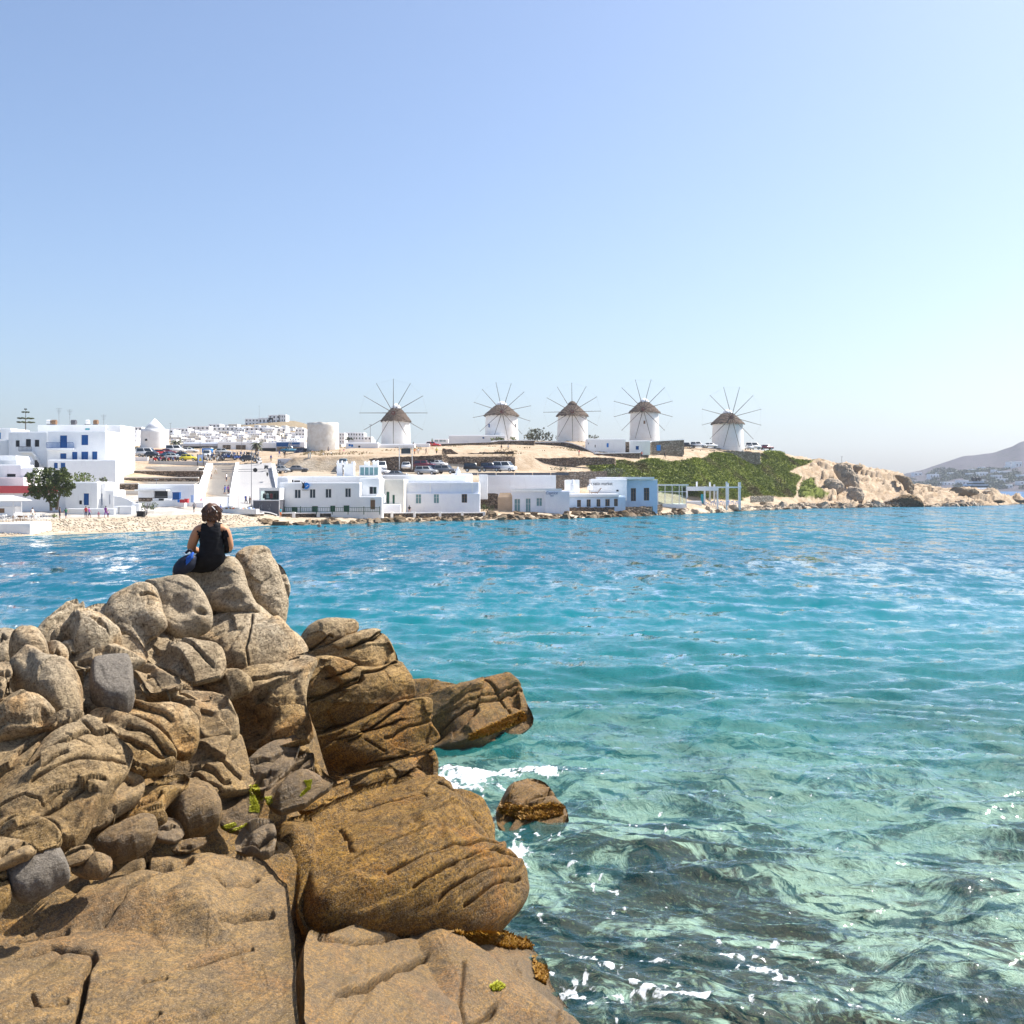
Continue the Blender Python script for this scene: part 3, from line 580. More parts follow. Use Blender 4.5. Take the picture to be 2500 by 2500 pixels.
rock("rounded pillar of rock beside the deep straight crack", cD((155,520),(190,400),(240,355),(340,343),(372,370),(367,500),(382,640),(392,780),(425,885),(330,930),(298,850),(280,700),(220,600)), plane=FB, T=.3, rim=.25, strata=.1, dD=.1)
rock("massive brown boulder with a ribbed overhanging foot beside the sea", cD((372,365),(470,300),(600,240),(760,165),(900,147),(1020,155),(1075,185),(1150,300),(1215,390),(1270,470),(1355,525),(1412,570),(1482,620),(1512,740),(1500,795),(1450,855),(1350,930),(1260,968),(1150,952),(1000,932),(830,932),(650,922),(520,905),(430,900),(395,780),(384,640),(368,500)), plane=FB, T=.62, Tb=.9, rim=.5, dome=.35, strata=.55, step=2.4,
     cracks=((cD((600,265),(700,250),(800,262),(900,280),(950,310)),3,.08),(cD((540,380),(545,500),(540,640)),4,.14),(cD((700,800),(900,720),(1150,640),(1350,560)),4,.12),(cD((850,870),(1050,760),(1300,660),(1480,630)),4,.14),(cD((1000,900),(1200,800),(1400,700)),4,.14),(cD((1150,930),(1300,840),(1480,740)),4,.14),(cD((500,700),(700,620),(900,560)),3,.06),(cD((1020,225),(1100,300),(1220,390),(1270,470)),4,.1)))
rock("knobbly rock on the seaward shoulder of the massive brown boulder", cD((1020,220),(1100,203),(1200,208),(1290,258),(1337,340),(1368,450),(1352,525),(1270,475),(1220,395),(1140,330)), plane=FB, T=.3, rim=.2, strata=.3, dD=.15, dents=((1135,1965,14,10,.1),))
rock("long ledge behind the massive brown boulder", cD((110,335),(260,268),(400,198),(540,138),(760,58),(810,150),(600,250),(470,310),(340,355),(230,380),(180,345)), T=.3, rim=.14, strata=.6, plane=[(650,2000,13.6),(1040,1850,17.0),(900,1960,15.6)], dents=((700,1990,25,12,.2),(870,1930,30,12,.15)))
rock("square-cornered ledge at the water end of the long ledge", cD((755,58),(900,8),(1022,-25),(1030,150),(1020,220),(900,200),(812,170)), T=.3, rim=.12, strata=.6, plane=TW, dD=-1.2)
# block stack by the water
rock("rounded cap rock of the cracked block stack by the water", cB((576,320),(580,250),(610,200),(680,165),(780,158),(870,170),(882,235),(800,290),(700,335),(620,365)), plane=TW, T=.7, rim=.4, strata=.4, dD=.4)
rock("upper block of the cracked stack by the water", cB((590,370),(700,325),(800,275),(900,232),(970,218),(1030,248),(1080,310),(1100,380),(1118,420),(1000,470),(900,500),(860,450),(800,420),(740,400),(640,410)), plane=TW, T=.75, rim=.35, strata=.4, dD=.2)
rock("middle block of the cracked stack with stepped cracks", cB((563,560),(600,450),(640,402),(740,385),(800,405),(890,455),(1000,450),(1110,405),(1150,480),(1187,570),(1182,615),(1100,665),(950,745),(800,805),(650,860),(600,710),(570,620)), plane=TW, T=.85, rim=.35, strata=.45, cracks=((cB((600,650),(720,590),(860,545),(880,490),(1000,470),(1110,415)),4,.2),(cB((640,800),(760,790),(900,750)),3,.08)))
rock("wet shining lower block of the cracked stack", cB((645,855),(800,800),(950,740),(1100,660),(1240,635),(1285,650),(1282,700),(1275,770),(1312,820),(1328,870),(1250,925),(1100,990),(950,1040),(780,1100),(700,1000),(660,910)), plane=TW, T=.8, rim=.3, strata=.5, dome=.25, dD=-.1, cracks=((cB((1010,870),(1150,800),(1300,760)),4,.09),(cB((900,880),(1000,940)),2.5,.06)), dents=((800,1870,35,40,.45),(855,1885,30,25,.3)))
rock("foot block of the cracked stack standing in the foam", cB((1055,1010),(1200,950),(1310,898),(1335,960),(1338,1150),(1330,1300),(1120,1300),(1100,1140)), plane=TW, T=.6, rim=.2, strata=.5, dD=-.1)
rock("low block wedged under the cracked stack", cB((775,1100),(1050,1010),(1105,1130),(1080,1200),(900,1260),(830,1150)), plane=TW, T=.5, rim=.2, strata=.5, dD=-.3)
rock("dark wet rock in the hollow below the cracked stack", cB((230,1035),(300,960),(400,900),(480,853),(532,858),(545,910),(500,1000),(400,1095),(330,1140),(270,1110)), 'rock_wet', T=.3, rim=.2, strata=.5, dD=.2)
rock("wet striped rock in the hollow with algae at its foot", cB((365,1160),(450,1080),(540,980),(620,945),(645,970),(610,1060),(705,1080),(745,1112),(620,1200),(480,1250),(400,1235)), 'rock_wet', T=.3, rim=.16, strata=.9, dD=.1)
rock("mossy shelf above the dark wet rock", cB((205,890),(350,855),(490,825),(545,860),(620,960),(700,1060),(760,1100),(700,1100),(600,1000),(400,900),(300,965),(240,1025)), T=.3, rim=.2, strata=.7, dD=.7)
# rocks standing in the sea
BW = [(1000,1600,26.5),(1290,1600,27.5),(1000,1850,24.2),(1290,1850,25.2)]
rock("long sloping boulder standing in the sea with an undercut side", cB((1180,600),(1195,555),(1230,540),(1300,545),(1400,560),(1500,572),(1560,555),(1650,533),(1740,518),(1792,540),(1832,600),(1872,670),(1898,745),(1850,790),(1700,850),(1560,890),(1400,900),(1280,860),(1260,700)), plane=BW, T=1.0, rim=.8, strata=.25, dome=.3, dents=((1065,1800,26,20,.45),), cracks=((cB((1600,570),(1700,640),(1800,730)),3,.12),))
rock("small round rock ringed with orange weed in the surf", cD((1405,300),(1440,240),(1470,180),(1520,142),(1580,130),(1640,143),(1690,190),(1720,240),(1760,275),(1775,360),(1640,430),(1550,440),(1425,380)), 'rock_weed', plane=[(1290,1900,20.1),(1290,2010,19.0),(1230,1960,19.3),(1350,1960,19.5)], T=.28, rim=.4, dome=.4, strata=.1, amp=1.3)
rock("small pale stone behind the cracked stack of blocks", cB((485,250),(520,222),(560,245),(580,290),(560,330),(510,300)), T=.2, plane=TW, dD=-.6, strata=.1)
rock("small stone in the gap under the seat rock", cA((1355,470),(1380,448),(1415,455),(1425,490),(1380,500)), T=.08, rim=.06, strata=.1, dD=.15)

# bedrock under and between them: one height field
def bedrock():
    ctrl = [tuple(v) for v in unproj(DC[:, :2], DC[:, 2])]
    for pl, dz in ((FB, -.55), (LS, -.35), (SL, -.35)):
        q = np.array(pl, float); ctrl += [tuple(v + np.array((0, 0, dz))) for v in unproj(q[:, :2], q[:, 2])]
    ctrl += [(0, 1.0, 4.2), (-3, 2, 3.6), (3, 2, 3.2), (-2, 5, 3.0), (0.5, 6, 2.0), (-6, 6, 3.2), (-9, 8, 3.5), (-10, 12, 4)]
    ctrl += [(-3.2, 18.5, 0.0), (-2.4, 18.5, -.3), (-3.2, 16.0, 0.6), (-2.6, 15.2, 1.0), (-2.2, 16.8, 0.0), (-1.4, 16.5, 0.2), (-4.6, 17.5, -.5), (-2.9, 14.2, 1.9), (-2.4, 13.6, 1.9)]
    ctrl += [tuple(v) for v in unproj(np.array([(709,2130),(713,2170),(718,2210),(724,2260),(728,2310),(731,2360),(733,2420),(735,2480)],float), np.array([10.2,10.0,9.8,9.5,9.2,8.9,8.5,8.1])) + np.array((0,0,-1.3))] * 2
    for x, y in ((3, 9), (4, 12), (3, 14), (1.5, 16), (0.8, 18), (-.6, 21), (-2.5, 22), (-5, 20), (-7, 18.5), (-9.5, 18.5), (6, 6), (2.2, 11), (0.7, 13.6), (1.2, 12.5), (-12, 18), (6, 16), (0, 24), (-8, 24)): ctrl.append((x, y, -3.5))
    C = np.array(ctrl); xs = np.linspace(-12, 6, 200); ys = np.linspace(-2, 24, 280)
    X, Y = np.meshgrid(xs, ys); q = np.stack([X.ravel(), Y.ravel()], 1)
    w = 1.0 / (((q[:, None, :] - C[None, :, :2]) ** 2).sum(2) + 0.12) ** 2.2
    z = (w * C[:, 2]).sum(1) / w.sum(1) - 0.08
    p = np.stack([q[:, 0], q[:, 1], z], 1); z = z - 0.34 + fbm(p * 1.2, 4) * 0.22 + fbm(p * 5, 3) * 0.05; p[:, 2] = z
    a, b = X.shape; i = np.arange(a * b).reshape(a, b)
    return tag(obj("bedrock", mesh_np("bedrock", p, np.stack([i[:-1, :-1], i[:-1, 1:], i[1:, 1:], i[1:, :-1]], -1).reshape(-1, 4)), MAT['rock']), "brown bedrock between the near boulders", None, None, "structure")
bedrock()
# ------------------------------------------------------------ the far shore: terrain
KEY = {
 -300: [(110,-2),(117,0),(140,1.3),(160,1.9),(185,2.2),(192,8),(215,10),(240,13),(280,16),(420,22),(540,28),(650,33),(900,10)],
 0: [(120,-2),(126.8,0),(147,1.3),(165,1.9),(188,2.4),(194,8),(215,10),(240,13),(280,16),(420,24),(540,29),(650,34),(900,10)],
 300: [(132,-2),(139,0),(157,1.5),(170,2.2),(188,4.6),(205,7.6),(226,10.6),(240,11.8),(285,16.2),(420,25),(540,31),(650,37),(900,10)],
 420: [(138,-2),(145,0),(160,1.6),(172,2.8),(190,4.8),(212,7.6),(230,10.4),(240,11.6),(285,16),(420,26),(540,33),(650,40),(900,10)],
 490: [(143,-2),(150,0),(162,1.7),(174,2.6),(184,4.5),(213,7.2),(232,10.4),(240,11.8),(285,16),(420,27),(540,34),(650,42),(900,10)],
 575: [(149,-2),(157,0),(168,1.5),(177,2.4),(187,4.5),(213,7.2),(232,10.4),(240,12.0),(285,15.8),(420,27),(540,35),(650,44),(900,10)],
 665: [(157,-2),(165,0),(176,1.3),(182,1.9),(196,5.0),(212,7.4),(230,10.4),(240,12.4),(285,15.5),(420,27),(540,37),(650,46),(900,10)],
 690: [(159,-2),(166,0),(176,.65),(194,1.8),(203,7.6),(224,9.0),(231,10.8),(245,13.0),(285,15.5),(420,26),(540,37),(650,47),(900,10)],
 720: [(160,-2),(167,0),(177,.65),(196,1.8),(203,8.0),(226,9.2),(229,12.3),(250,13.8),(285,15.5),(420,26),(540,36),(650,46.5),(900,10)],
 860: [(164,-2),(172,0),(181,.65),(197,1.8),(204,8.2),(227,9.2),(230,12.6),(255,15.2),(285,16.6),(420,22),(540,30),(650,36),(900,10)],
 1080: [(178,-2),(187,0),(195,.65),(210,1.6),(217,8),(236,9.2),(239,12.8),(262,15.8),(290,17.2),(420,17),(540,20),(650,22),(900,0)],
 1250: [(184,-2),(192.6,0),(199,.9),(214,1.8),(222,7.0),(240,9.6),(243,13.2),(272,16.0),(295,18.8),(420,14),(540,10),(650,6),(900,-5)],
 1480: [(198,-2),(206.6,0),(212,.9),(226,1.8),(240,5.5),(256,11.5),(268,14.4),(280,16.0),(300,18.6),(400,10),(540,2),(650,0),(900,-5)],
 1700: [(226,-2),(234.6,0),(239,.9),(248,2.2),(258,5.5),(272,11.0),(285,15.0),(293,16.2),(305,17.2),(400,6),(540,0),(650,-3),(900,-5)],
 1800: [(250,-2),(258,0),(263,1.0),(272,2.6),(281,5.6),(293,10.6),(303,14.6),(309,16.4),(318,17.4),(400,4),(540,-2),(650,-3),(900,-5)],
 1900: [(270,-2),(278.6,0),(283,1.0),(292,2.6),(300,5.5),(312,10.0),(321,14.6),(326,16.4),(335,16.9),(420,0),(540,-2),(650,-3),(900,-5)],
 2000: [(286,-2),(294.3,0),(298,.8),(306,2.2),(316,5),(328,9),(336,12),(342,13.6),(350,14.2),(420,-2),(540,-3),(650,-3),(900,-5)],
 2100: [(295,-2),(303,0),(306,.8),(314,2),(324,5),(336,8.6),(344,10.8),(350,12),(356,12.2),(420,-2),(540,-3),(650,-3),(900,-5)],
 2200: [(307,-2),(315,0),(318,.7),(325,1.6),(333,4),(342,7),(350,9),(355,10),(360,10.2),(420,-2),(540,-3),(650,-3),(900,-5)],
 2232: [(308,-2),(317,0),(320,.6),(327,1.2),(335,2.8),(342,4.6),(348,5.8),(352,6.2),(358,6),(420,-2),(540,-3),(650,-3),(900,-5)],
 2330: [(312,-2),(322,0),(325,.5),(330,1.2),(337,2.4),(344,4),(349,5),(353,5.5),(358,5.4),(420,-2),(540,-3),(650,-3),(900,-5)],
 2430: [(330,-2),(340,0),(343,.5),(346,1),(350,1.8),(354,2.8),(358,3.4),(361,3.8),(364,3.6),(400,-2),(540,-3),(650,-3),(900,-5)],
 2505: [(350,-2),(372,0),(374,.3),(376,.6),(378,.9),(380,1.1),(382,1.2),(384,1.2),(388,1.0),(400,-2),(540,-3),(650,-3),(900,-5)],
 2545: [(350,-2.5),(372,-2),(374,-2),(376,-2),(378,-2),(380,-2),(382,-2),(384,-2),(388,-2),(400,-2),(540,-3),(650,-3),(900,-5)]}
KPX = np.array(sorted(KEY)); KD = np.array([[a for a, b in KEY[k]] for k in KPX]); KZ = np.array([[b for a, b in KEY[k]] for k in KPX])
import functools
@functools.lru_cache(maxsize=20000)
def prof(px):
    return np.array([np.interp(px, KPX, KD[:, j]) for j in range(KD.shape[1])]), np.array([np.interp(px, KPX, KZ[:, j]) for j in range(KZ.shape[1])])
def zt(px, D):
    d, z = prof(px); return float(np.interp(D, d, z))
def ground(px, py, dmin=120.0):                  # the terrain point seen at a picture point
    d, z = prof(px); Ds = np.arange(max(dmin, d[1]), 660, 0.5); zs = np.interp(Ds, d, z)
    pys = HY + (H - zs) * F / Ds; k = np.argmax(pys <= py)
    D = Ds[k] if pys[k] <= py else Ds[-1]
    return Vector(((px - CX) / F * D, D, float(np.interp(D, d, z))))
c1 = lambda x, y: (x / 4.6, 960 + y / 4.6)
c2 = lambda x, y: (280 + x / 4.83, 980 + y / 4.83)
c3 = lambda x, y: (600 + x / 4.83, 900 + y / 4.83)
c4 = lambda x, y: (850 + x / 4.829, 900 + y / 4.829)
c5 = lambda x, y: (1100 + x / 4.83, 900 + y / 4.83)
c6 = lambda x, y: (1450 + x / 4.293, 900 + y / 4.293)
c7 = lambda x, y: (1800 + x / 4.83, 1000 + y / 4.83)
c8 = lambda x, y: (2150 + x / 5.52, 1030 + y / 5.52)
GREEN = [[c6(-80,1000),c6(60,960),c6(200,965),c6(300,960),c6(420,990),c6(540,940),c6(680,950),c6(780,975),c6(900,970),c6(980,960),c6(1050,935),c6(1150,940),c6(1220,890),c6(1300,880),c6(1420,890),c6(1560,960),c6(1745,975),c6(1760,890),c6(1840,870)]+
          [c7(280,510),c7(400,480),c7(520,500),c7(600,560),c7(700,590),c7(900,605),c7(800,650),c7(680,690),c7(610,740),c7(690,760),c7(760,800),c7(700,880),c7(690,1000),c7(660,1030),c7(400,1020),c7(160,1020),c7(40,1040)]+[c6(1560,1380),c6(1400,1370),c6(1200,1360),c6(980,1330),c6(660,1290),c6(500,1180),c6(300,1150),c6(120,1150),c6(30,1130)],
         [c7(760,850),c7(860,800),c7(930,800),c7(900,850),c7(940,900),c7(1010,940),c7(1085,985),c7(1010,1040),c7(880,1040),c7(740,1030),c7(725,960)]]
GREEN = [np.array(g) for g in GREEN]
def landscape():
    cols = np.concatenate([np.arange(-300, 1900, 6.0), np.arange(1900, 2546, 3.0)])
    sub = [4, 8, 6, 8, 8, 10, 10, 8, 10, 12, 8, 8, 4]
    D, Z = [], []
    ts = np.concatenate([[i + np.arange(n) / n for i, n in enumerate(sub[:-1])][k] for k in range(12)] + [[12.0]])
    PX = np.repeat(cols[None, :], len(ts), 0)
    kk = np.arange(13)
    DD = np.stack([[np.interp(c, KPX, KD[:, j]) for j in range(13)] for c in cols]); ZZ = np.stack([[np.interp(c, KPX, KZ[:, j]) for j in range(13)] for c in cols])
    D = np.stack([np.interp(ts, kk, DD[i]) for i in range(len(cols))], 1); Z = np.stack([np.interp(ts, kk, ZZ[i]) for i in range(len(cols))], 1)
    X = (PX - CX) / F * D
    p = np.stack([X.ravel(), D.ravel(), Z.ravel()], 1); px = PX.ravel(); t = np.repeat(ts[:, None], len(cols), 1).ravel()
    rockz = np.clip((px - 1930) / 60, 0, 1)                            # headland
    shore = np.exp(-((t - 1.4) / 0.7) ** 2)
    q = p.copy()
    sq = q + np.outer(q @ np.array((-.35, .3, .9)), np.array((-.35, .3, .9))) * 0.8
    crag = facetn(sq * 0.16) * 1.1 + facetn(sq * 0.42 + 3, 1) * 0.5 + fbm(q * 0.08, 4) * 1.2
    fade = np.clip(1.6 - np.abs(t - 4.6) / 3.4, 0.12, 1) * (t < 9)
    p[:, 2] += rockz * crag * 1.25 * fade * np.where(t < 1.05, 0.2, 1) + fbm(q * 0.25, 3) * 0.10 + (t > 9.3) * fbm(q * 0.02, 3) * 2.0
    p[:, 2] += (1 - rockz) * shore * (np.clip((px - 600) / 60, 0, 1)) * facetn(q * 0.6) * 0.25
    # real surface colours by zone
    C = np.zeros((len(p), 3)); C[:] = (.50, .40, .295)                 # dry earth
    C[t < 2.05] = (.55, .47, .37)                                     # beach
    m = (t >= 2.05) & (t < 4.0) & (px < 700); C[m] = (.52, .505, .48)  # paved quay
    m = (t >= 3.9) & (t < 5.8) & (px > 690) & (px < 1240); C[m] = (.50, .43, .34)
    m = (px > 1900) & (t > 1.02); C[m] = (.50, .395, .285)
    m = (t < 1.06); C[m] = np.where((px[m] > 700)[:, None], (.20, .15, .10), (.46, .38, .28))
    m = (t > 9.2); C[m] = (.30, .245, .165)
    pyv = HY + (H - p[:, 2]) * F / p[:, 1]; G = np.stack([px, pyv], 1)
    for g in GREEN:
        gm = inside(G, g) & (t > 2.6) & (t < 8.6); C[gm] = (.15, .18, .035)
    a, b = PX.shape; i = np.arange(a * b).reshape(a, b)
    me = mesh_np("terrain", p, np.stack([i[:-1, :-1], i[:-1, 1:], i[1:, 1:], i[1:, :-1]], -1).reshape(-1, 4))
    ca = me.color_attributes.new("ground", 'FLOAT_COLOR', 'POINT'); ca.data.foreach_set("color", np.concatenate([C, np.ones((len(C), 1))], 1).astype(np.float32).ravel())
    t_ = NT("dry_ground"); co = t_.pos(); at = t_.n("ShaderNodeAttribute"); at.attribute_name = "ground"
    n1 = t_.noise(co, 0.35, 6, 0.65, 0.4); n2 = t_.noise(co, 2.2, 4, 0.7); n3 = t_.noise(t_.map(co, (1, 1, 4), (.3, .4, 0)), 0.7, 5, 0.7, .5)
    c = t_.mix(t_.mr(n1, 0.35, 0.65), at.outputs["Color"], t_.mix(1.0, at.outputs["Color"], (0.72, 0.66, 0.58), 'MULTIPLY'))
    c = t_.mix(t_.mr(n3, 0.56, 0.68, 0, 0.55), c, t_.mix(1.0, c, (0.48, 0.42, 0.36), 'MULTIPLY'))
    c = t_.mix(t_.mr(n2, 0.6, 0.8, 0, .5), c, (0.30, .26, .2))
    t_.bsdf(c, 0.95, 0.1, t_.bump(t_.math('ADD', n2, n3), 0.7, 0.35))
    return tag(obj("terrain", me, t_.m), "dry sandy land of the far shore with beach and headland", None, None, "structure"), p, px, t
TERR, TP, TPX, TT = landscape()
# low fleshy ground cover on the slope: too many leaves to count
def ground_cover():
    rng = np.random.default_rng(3); V = []; Fs = []; k = 0
    N = 90000; spx = rng.uniform(1420, 2040, N); tt_ = rng.uniform(2.6, 8.6, N); k0 = np.floor(tt_).astype(int); fr0 = tt_ - k0
    DA = np.stack([np.interp(spx, KPX, KD[:, j]) for j in range(13)], 1); ZA = np.stack([np.interp(spx, KPX, KZ[:, j]) for j in range(13)], 1); ar = np.arange(N)
    Dd = DA[ar, k0] * (1 - fr0) + DA[ar, k0 + 1] * fr0; Zz = ZA[ar, k0] * (1 - fr0) + ZA[ar, k0 + 1] * fr0; G0 = np.stack([spx, HY + (H - Zz) * F / Dd], 1); ok = inside(G0, GREEN[0]) | inside(G0, GREEN[1])
    pts = np.stack([(spx - CX) / F * Dd, Dd, Zz], 1)[ok][:26000]
    for c0 in pts:
        x, y, z = c0[0], c0[1], c0[2] + rng.normal(.05, .12)
        s = rng.uniform(.2, .45)
        for _ in range(4):
            a = rng.uniform(0, 6.28); tl = rng.uniform(.3, 1.1); dx, dy, dz = math.cos(a), math.sin(a), tl
            b = (-dy * .45 * s, dx * .45 * s, 0); cx, cyy, cz = x + dx * .2, y + dy * .2, z
            V += [(cx - b[0], cyy - b[1], cz), (cx + b[0], cyy + b[1], cz), (cx + dx * s, cyy + dy * s, cz + dz * s * .8)]
            Fs.append((k, k + 1, k + 2)); k += 3
    me = mesh_np("ground_cover", np.array(V), np.array(Fs), False)
    t = NT("green_succulent"); co = t.pos(); n = t.mr(t.noise(co, .16, 5, .7), .32, .68); n2 = t.noise(co, 1.8, 3, .7)
    c = t.mix(n, (.075, .115, .010), (.44, .47, .06)); c = t.mix(t.mr(n2, .3, .7), c, (.17, .22, .028))
    c = t.mix(t.mr(t.noise(co, .11, 4, .6), .54, .64, 0, .75), c, (.20, .15, .09))
    b = t.bsdf(c, .55, .3); return tag(obj("ground_cover", me, t.m), "bright green low plants covering the slope below the mills", None, None, "stuff")
ground_cover()

def dry_scrub():
    rng = np.random.default_rng(14); N = 26000; spx = rng.uniform(690, 1760, N); tt_ = rng.uniform(5.9, 8.2, N); k0 = np.floor(tt_).astype(int); fr0 = tt_ - k0; ar = np.arange(N)
    DA = np.stack([np.interp(spx, KPX, KD[:, j]) for j in range(13)], 1); ZA = np.stack([np.interp(spx, KPX, KZ[:, j]) for j in range(13)], 1)
    Dd = DA[ar, k0] * (1 - fr0) + DA[ar, k0 + 1] * fr0; Zz = ZA[ar, k0] * (1 - fr0) + ZA[ar, k0 + 1] * fr0; p = np.stack([(spx - CX) / F * Dd, Dd, Zz], 1)
    ok = (fbm(p * .11, 3) > .16) & ~inside(np.stack([spx, HY + (H - Zz) * F / Dd], 1), GREEN[0]); p = p[ok][:4200]; V = []; Fs = []; k = 0
    for x, y, z in p:
        s = rng.uniform(.12, .34)
        for _ in range(3):
            q = rng.uniform(0, 6.28); dx, dy = math.cos(q), math.sin(q); V += [(x - dy * s * .3, y + dx * s * .3, z), (x + dy * s * .3, y - dx * s * .3, z), (x + dx * s * .6, y + dy * s * .6, z + s)]; Fs.append((k, k + 1, k + 2)); k += 3
    t = NT("dry_scrub"); t.bsdf(t.mix(t.noise(t.pos(), .5, 3), (.16, .13, .05), (.34, .27, .14)), .9, .1); return tag(obj("dry_grass", mesh_np("dry_grass", np.array(V), np.array(Fs), False), t.m), "sparse dry scrub on the sandy slope between the walls", None, None, "stuff")
dry_scrub()
# ------------------------------------------------------------ builders for the far shore
def wash(name, col, tint2, rough=.85):
    t = NT(name); co = t.pos(); n = t.noise(co, .8, 6, .65); n2 = t.noise(co, 3.5, 5, .7, .5)
    c = t.mix(t.mr(n, .35, .7), col, tint2); c = t.mix(t.mr(t.noise(t.map(co, (1.4, 1.4, .22)), 1.0, 5, .7), .58, .74, 0, .22), c, (.42, .38, .33))
    t.bsdf(c, rough, .15, t.bump(n2, .45, .10)); return t.m
MAT['white'] = wash("whitewash", (.90, .90, .89), (.85, .85, .855)); MAT['bluewall'] = wash("pale_blue_wash", (.64, .76, .90), (.55, .69, .87))
MAT['bluish'] = wash("rough_bluish_whitewash", (.84, .86, .90), (.78, .80, .87)); MAT['cream'] = wash("cream_plaster", (.76, .72, .64), (.66, .62, .54))
MAT['ochre'] = wash("ochre_plaster", (.60, .44, .30), (.48, .34, .22)); MAT['greywall'] = wash("grey_plaster", (.55, .56, .60), (.48, .49, .53)); MAT['ruin'] = wash("peeling_plaster", (.80, .77, .71), (.62, .56, .47))
for k, c, r in (('blue', (.004, .075, .26), .5), ('azure', (.01, .20, .62), .5), ('green', (.012, .07, .04), .5), ('wood', (.22, .13, .07), .7), ('dark', (.015, .016, .02), .35), ('darkgrey', (.10, .10, .115), .6), ('grey', (.33, .33, .34), .7), ('metal', (.22, .22, .23), .4),
                ('red', (.55, .03, .035), .5), ('redroof', (.66, .10, .10), .7), ('turq', (.02, .42, .50), .5), ('yellow', (.75, .55, .03), .5), ('orange', (.75, .22, .03), .5), ('black', (.012, .012, .014), .5), ('pale', (.74, .74, .73), .6), ('sign_white', (.82, .82, .82), .6),
                ('concrete', (.50, .49, .47), .9), ('stucco_pink', (.74, .60, .60), .9), ('spar', (.10, .075, .055), .7), ('rope', (.45, .43, .40), .8), ('canvas', (.80, .79, .76), .8), ('chair_blue', (.35, .47, .75), .6), ('sand_steps', (.62, .57, .50), .9), ('purple', (.18, .04, .28), .7)):
    MAT[k] = plain(k + "_surface", c, r, bump=0.15)
def glassy(name, col, rough=.08):
    t = NT(name); n = t.noise(t.pos(), .7, 3); t.bsdf(t.mix(n, tuple(x * .7 for x in col), tuple(x * 1.3 for x in col)), rough, .6); return t.m
MAT['glass'] = glassy("window_glass", (.03, .045, .06)); MAT['tealglass'] = glassy("teal_glass", (.16, .30, .32)); MAT['car_glass'] = glassy("car_glass", (.03, .04, .05))
def clear_glass():
    t = NT("clear_glass"); g = t.n("ShaderNodeBsdfGlossy"); g.inputs["Roughness"].default_value = .03; tr = t.n("ShaderNodeBsdfTransparent"); tr.inputs["Color"].default_value = (.82, .92, .92, 1)
    fr = t.n("ShaderNodeFresnel"); fr.inputs["IOR"].default_value = 1.5; m = t.n("ShaderNodeMixShader"); t.l(fr.outputs[0], m.inputs[0]); t.l(tr.outputs[0], m.inputs[1]); t.l(g.outputs[0], m.inputs[2]); t.l(m.outputs[0], t.out.inputs[0]); return t.m
MAT['clear'] = clear_glass()
def stone_mat(name, a, b, mortar, scale=1.45):
    t = NT(name); co = t.map(t.pos(), (1, 1, 1.7)); v = t.voro(co, scale); e = t.voro(co, scale, 'DISTANCE_TO_EDGE')
    c = t.mix(t.sep(v.outputs["Color"])[0], a, b); c = t.mix(t.mr(t.noise(t.pos(), 6, 4, .7), .35, .65, .0, .4), c, tuple(x * .5 for x in a))
    c = t.mix(t.mr(e.outputs["Distance"], .02, .09, 1, 0), c, mortar)
    t.bsdf(c, .95, .1, t.bump(t.mr(e.outputs["Distance"], 0, .22), 1.0, .16)); return t.m
MAT['stone'] = stone_mat("dry_stone", (.16, .115, .08), (.42, .33, .25), (.05, .038, .028)); MAT['stone_light'] = stone_mat("mortared_stone", (.28, .23, .17), (.55, .47, .38), (.17, .13, .10)); MAT['stone_dark'] = stone_mat("dark_stone", (.10, .075, .055), (.30, .24, .18), (.03, .024, .02), 1.3)
def thatch_mat():
    t = NT("thatch"); co = t.objco(); n = t.noise(t.map(co, (3.2, 3.2, .9)), 2.2, 6, .75, .6); n2 = t.noise(co, 1.2, 4, .6)
    c = t.mix(n, (.02, .015, .012), (.25, .195, .155)); c = t.mix(t.mr(n2, .4, .7, 0, .5), c, (.15, .11, .09)); t.bsdf(c, .95, .1, t.bump(n, 1.0, .2)); return t.m
MAT['thatch'] = thatch_mat()
SW, SH = 0.001, 0.001
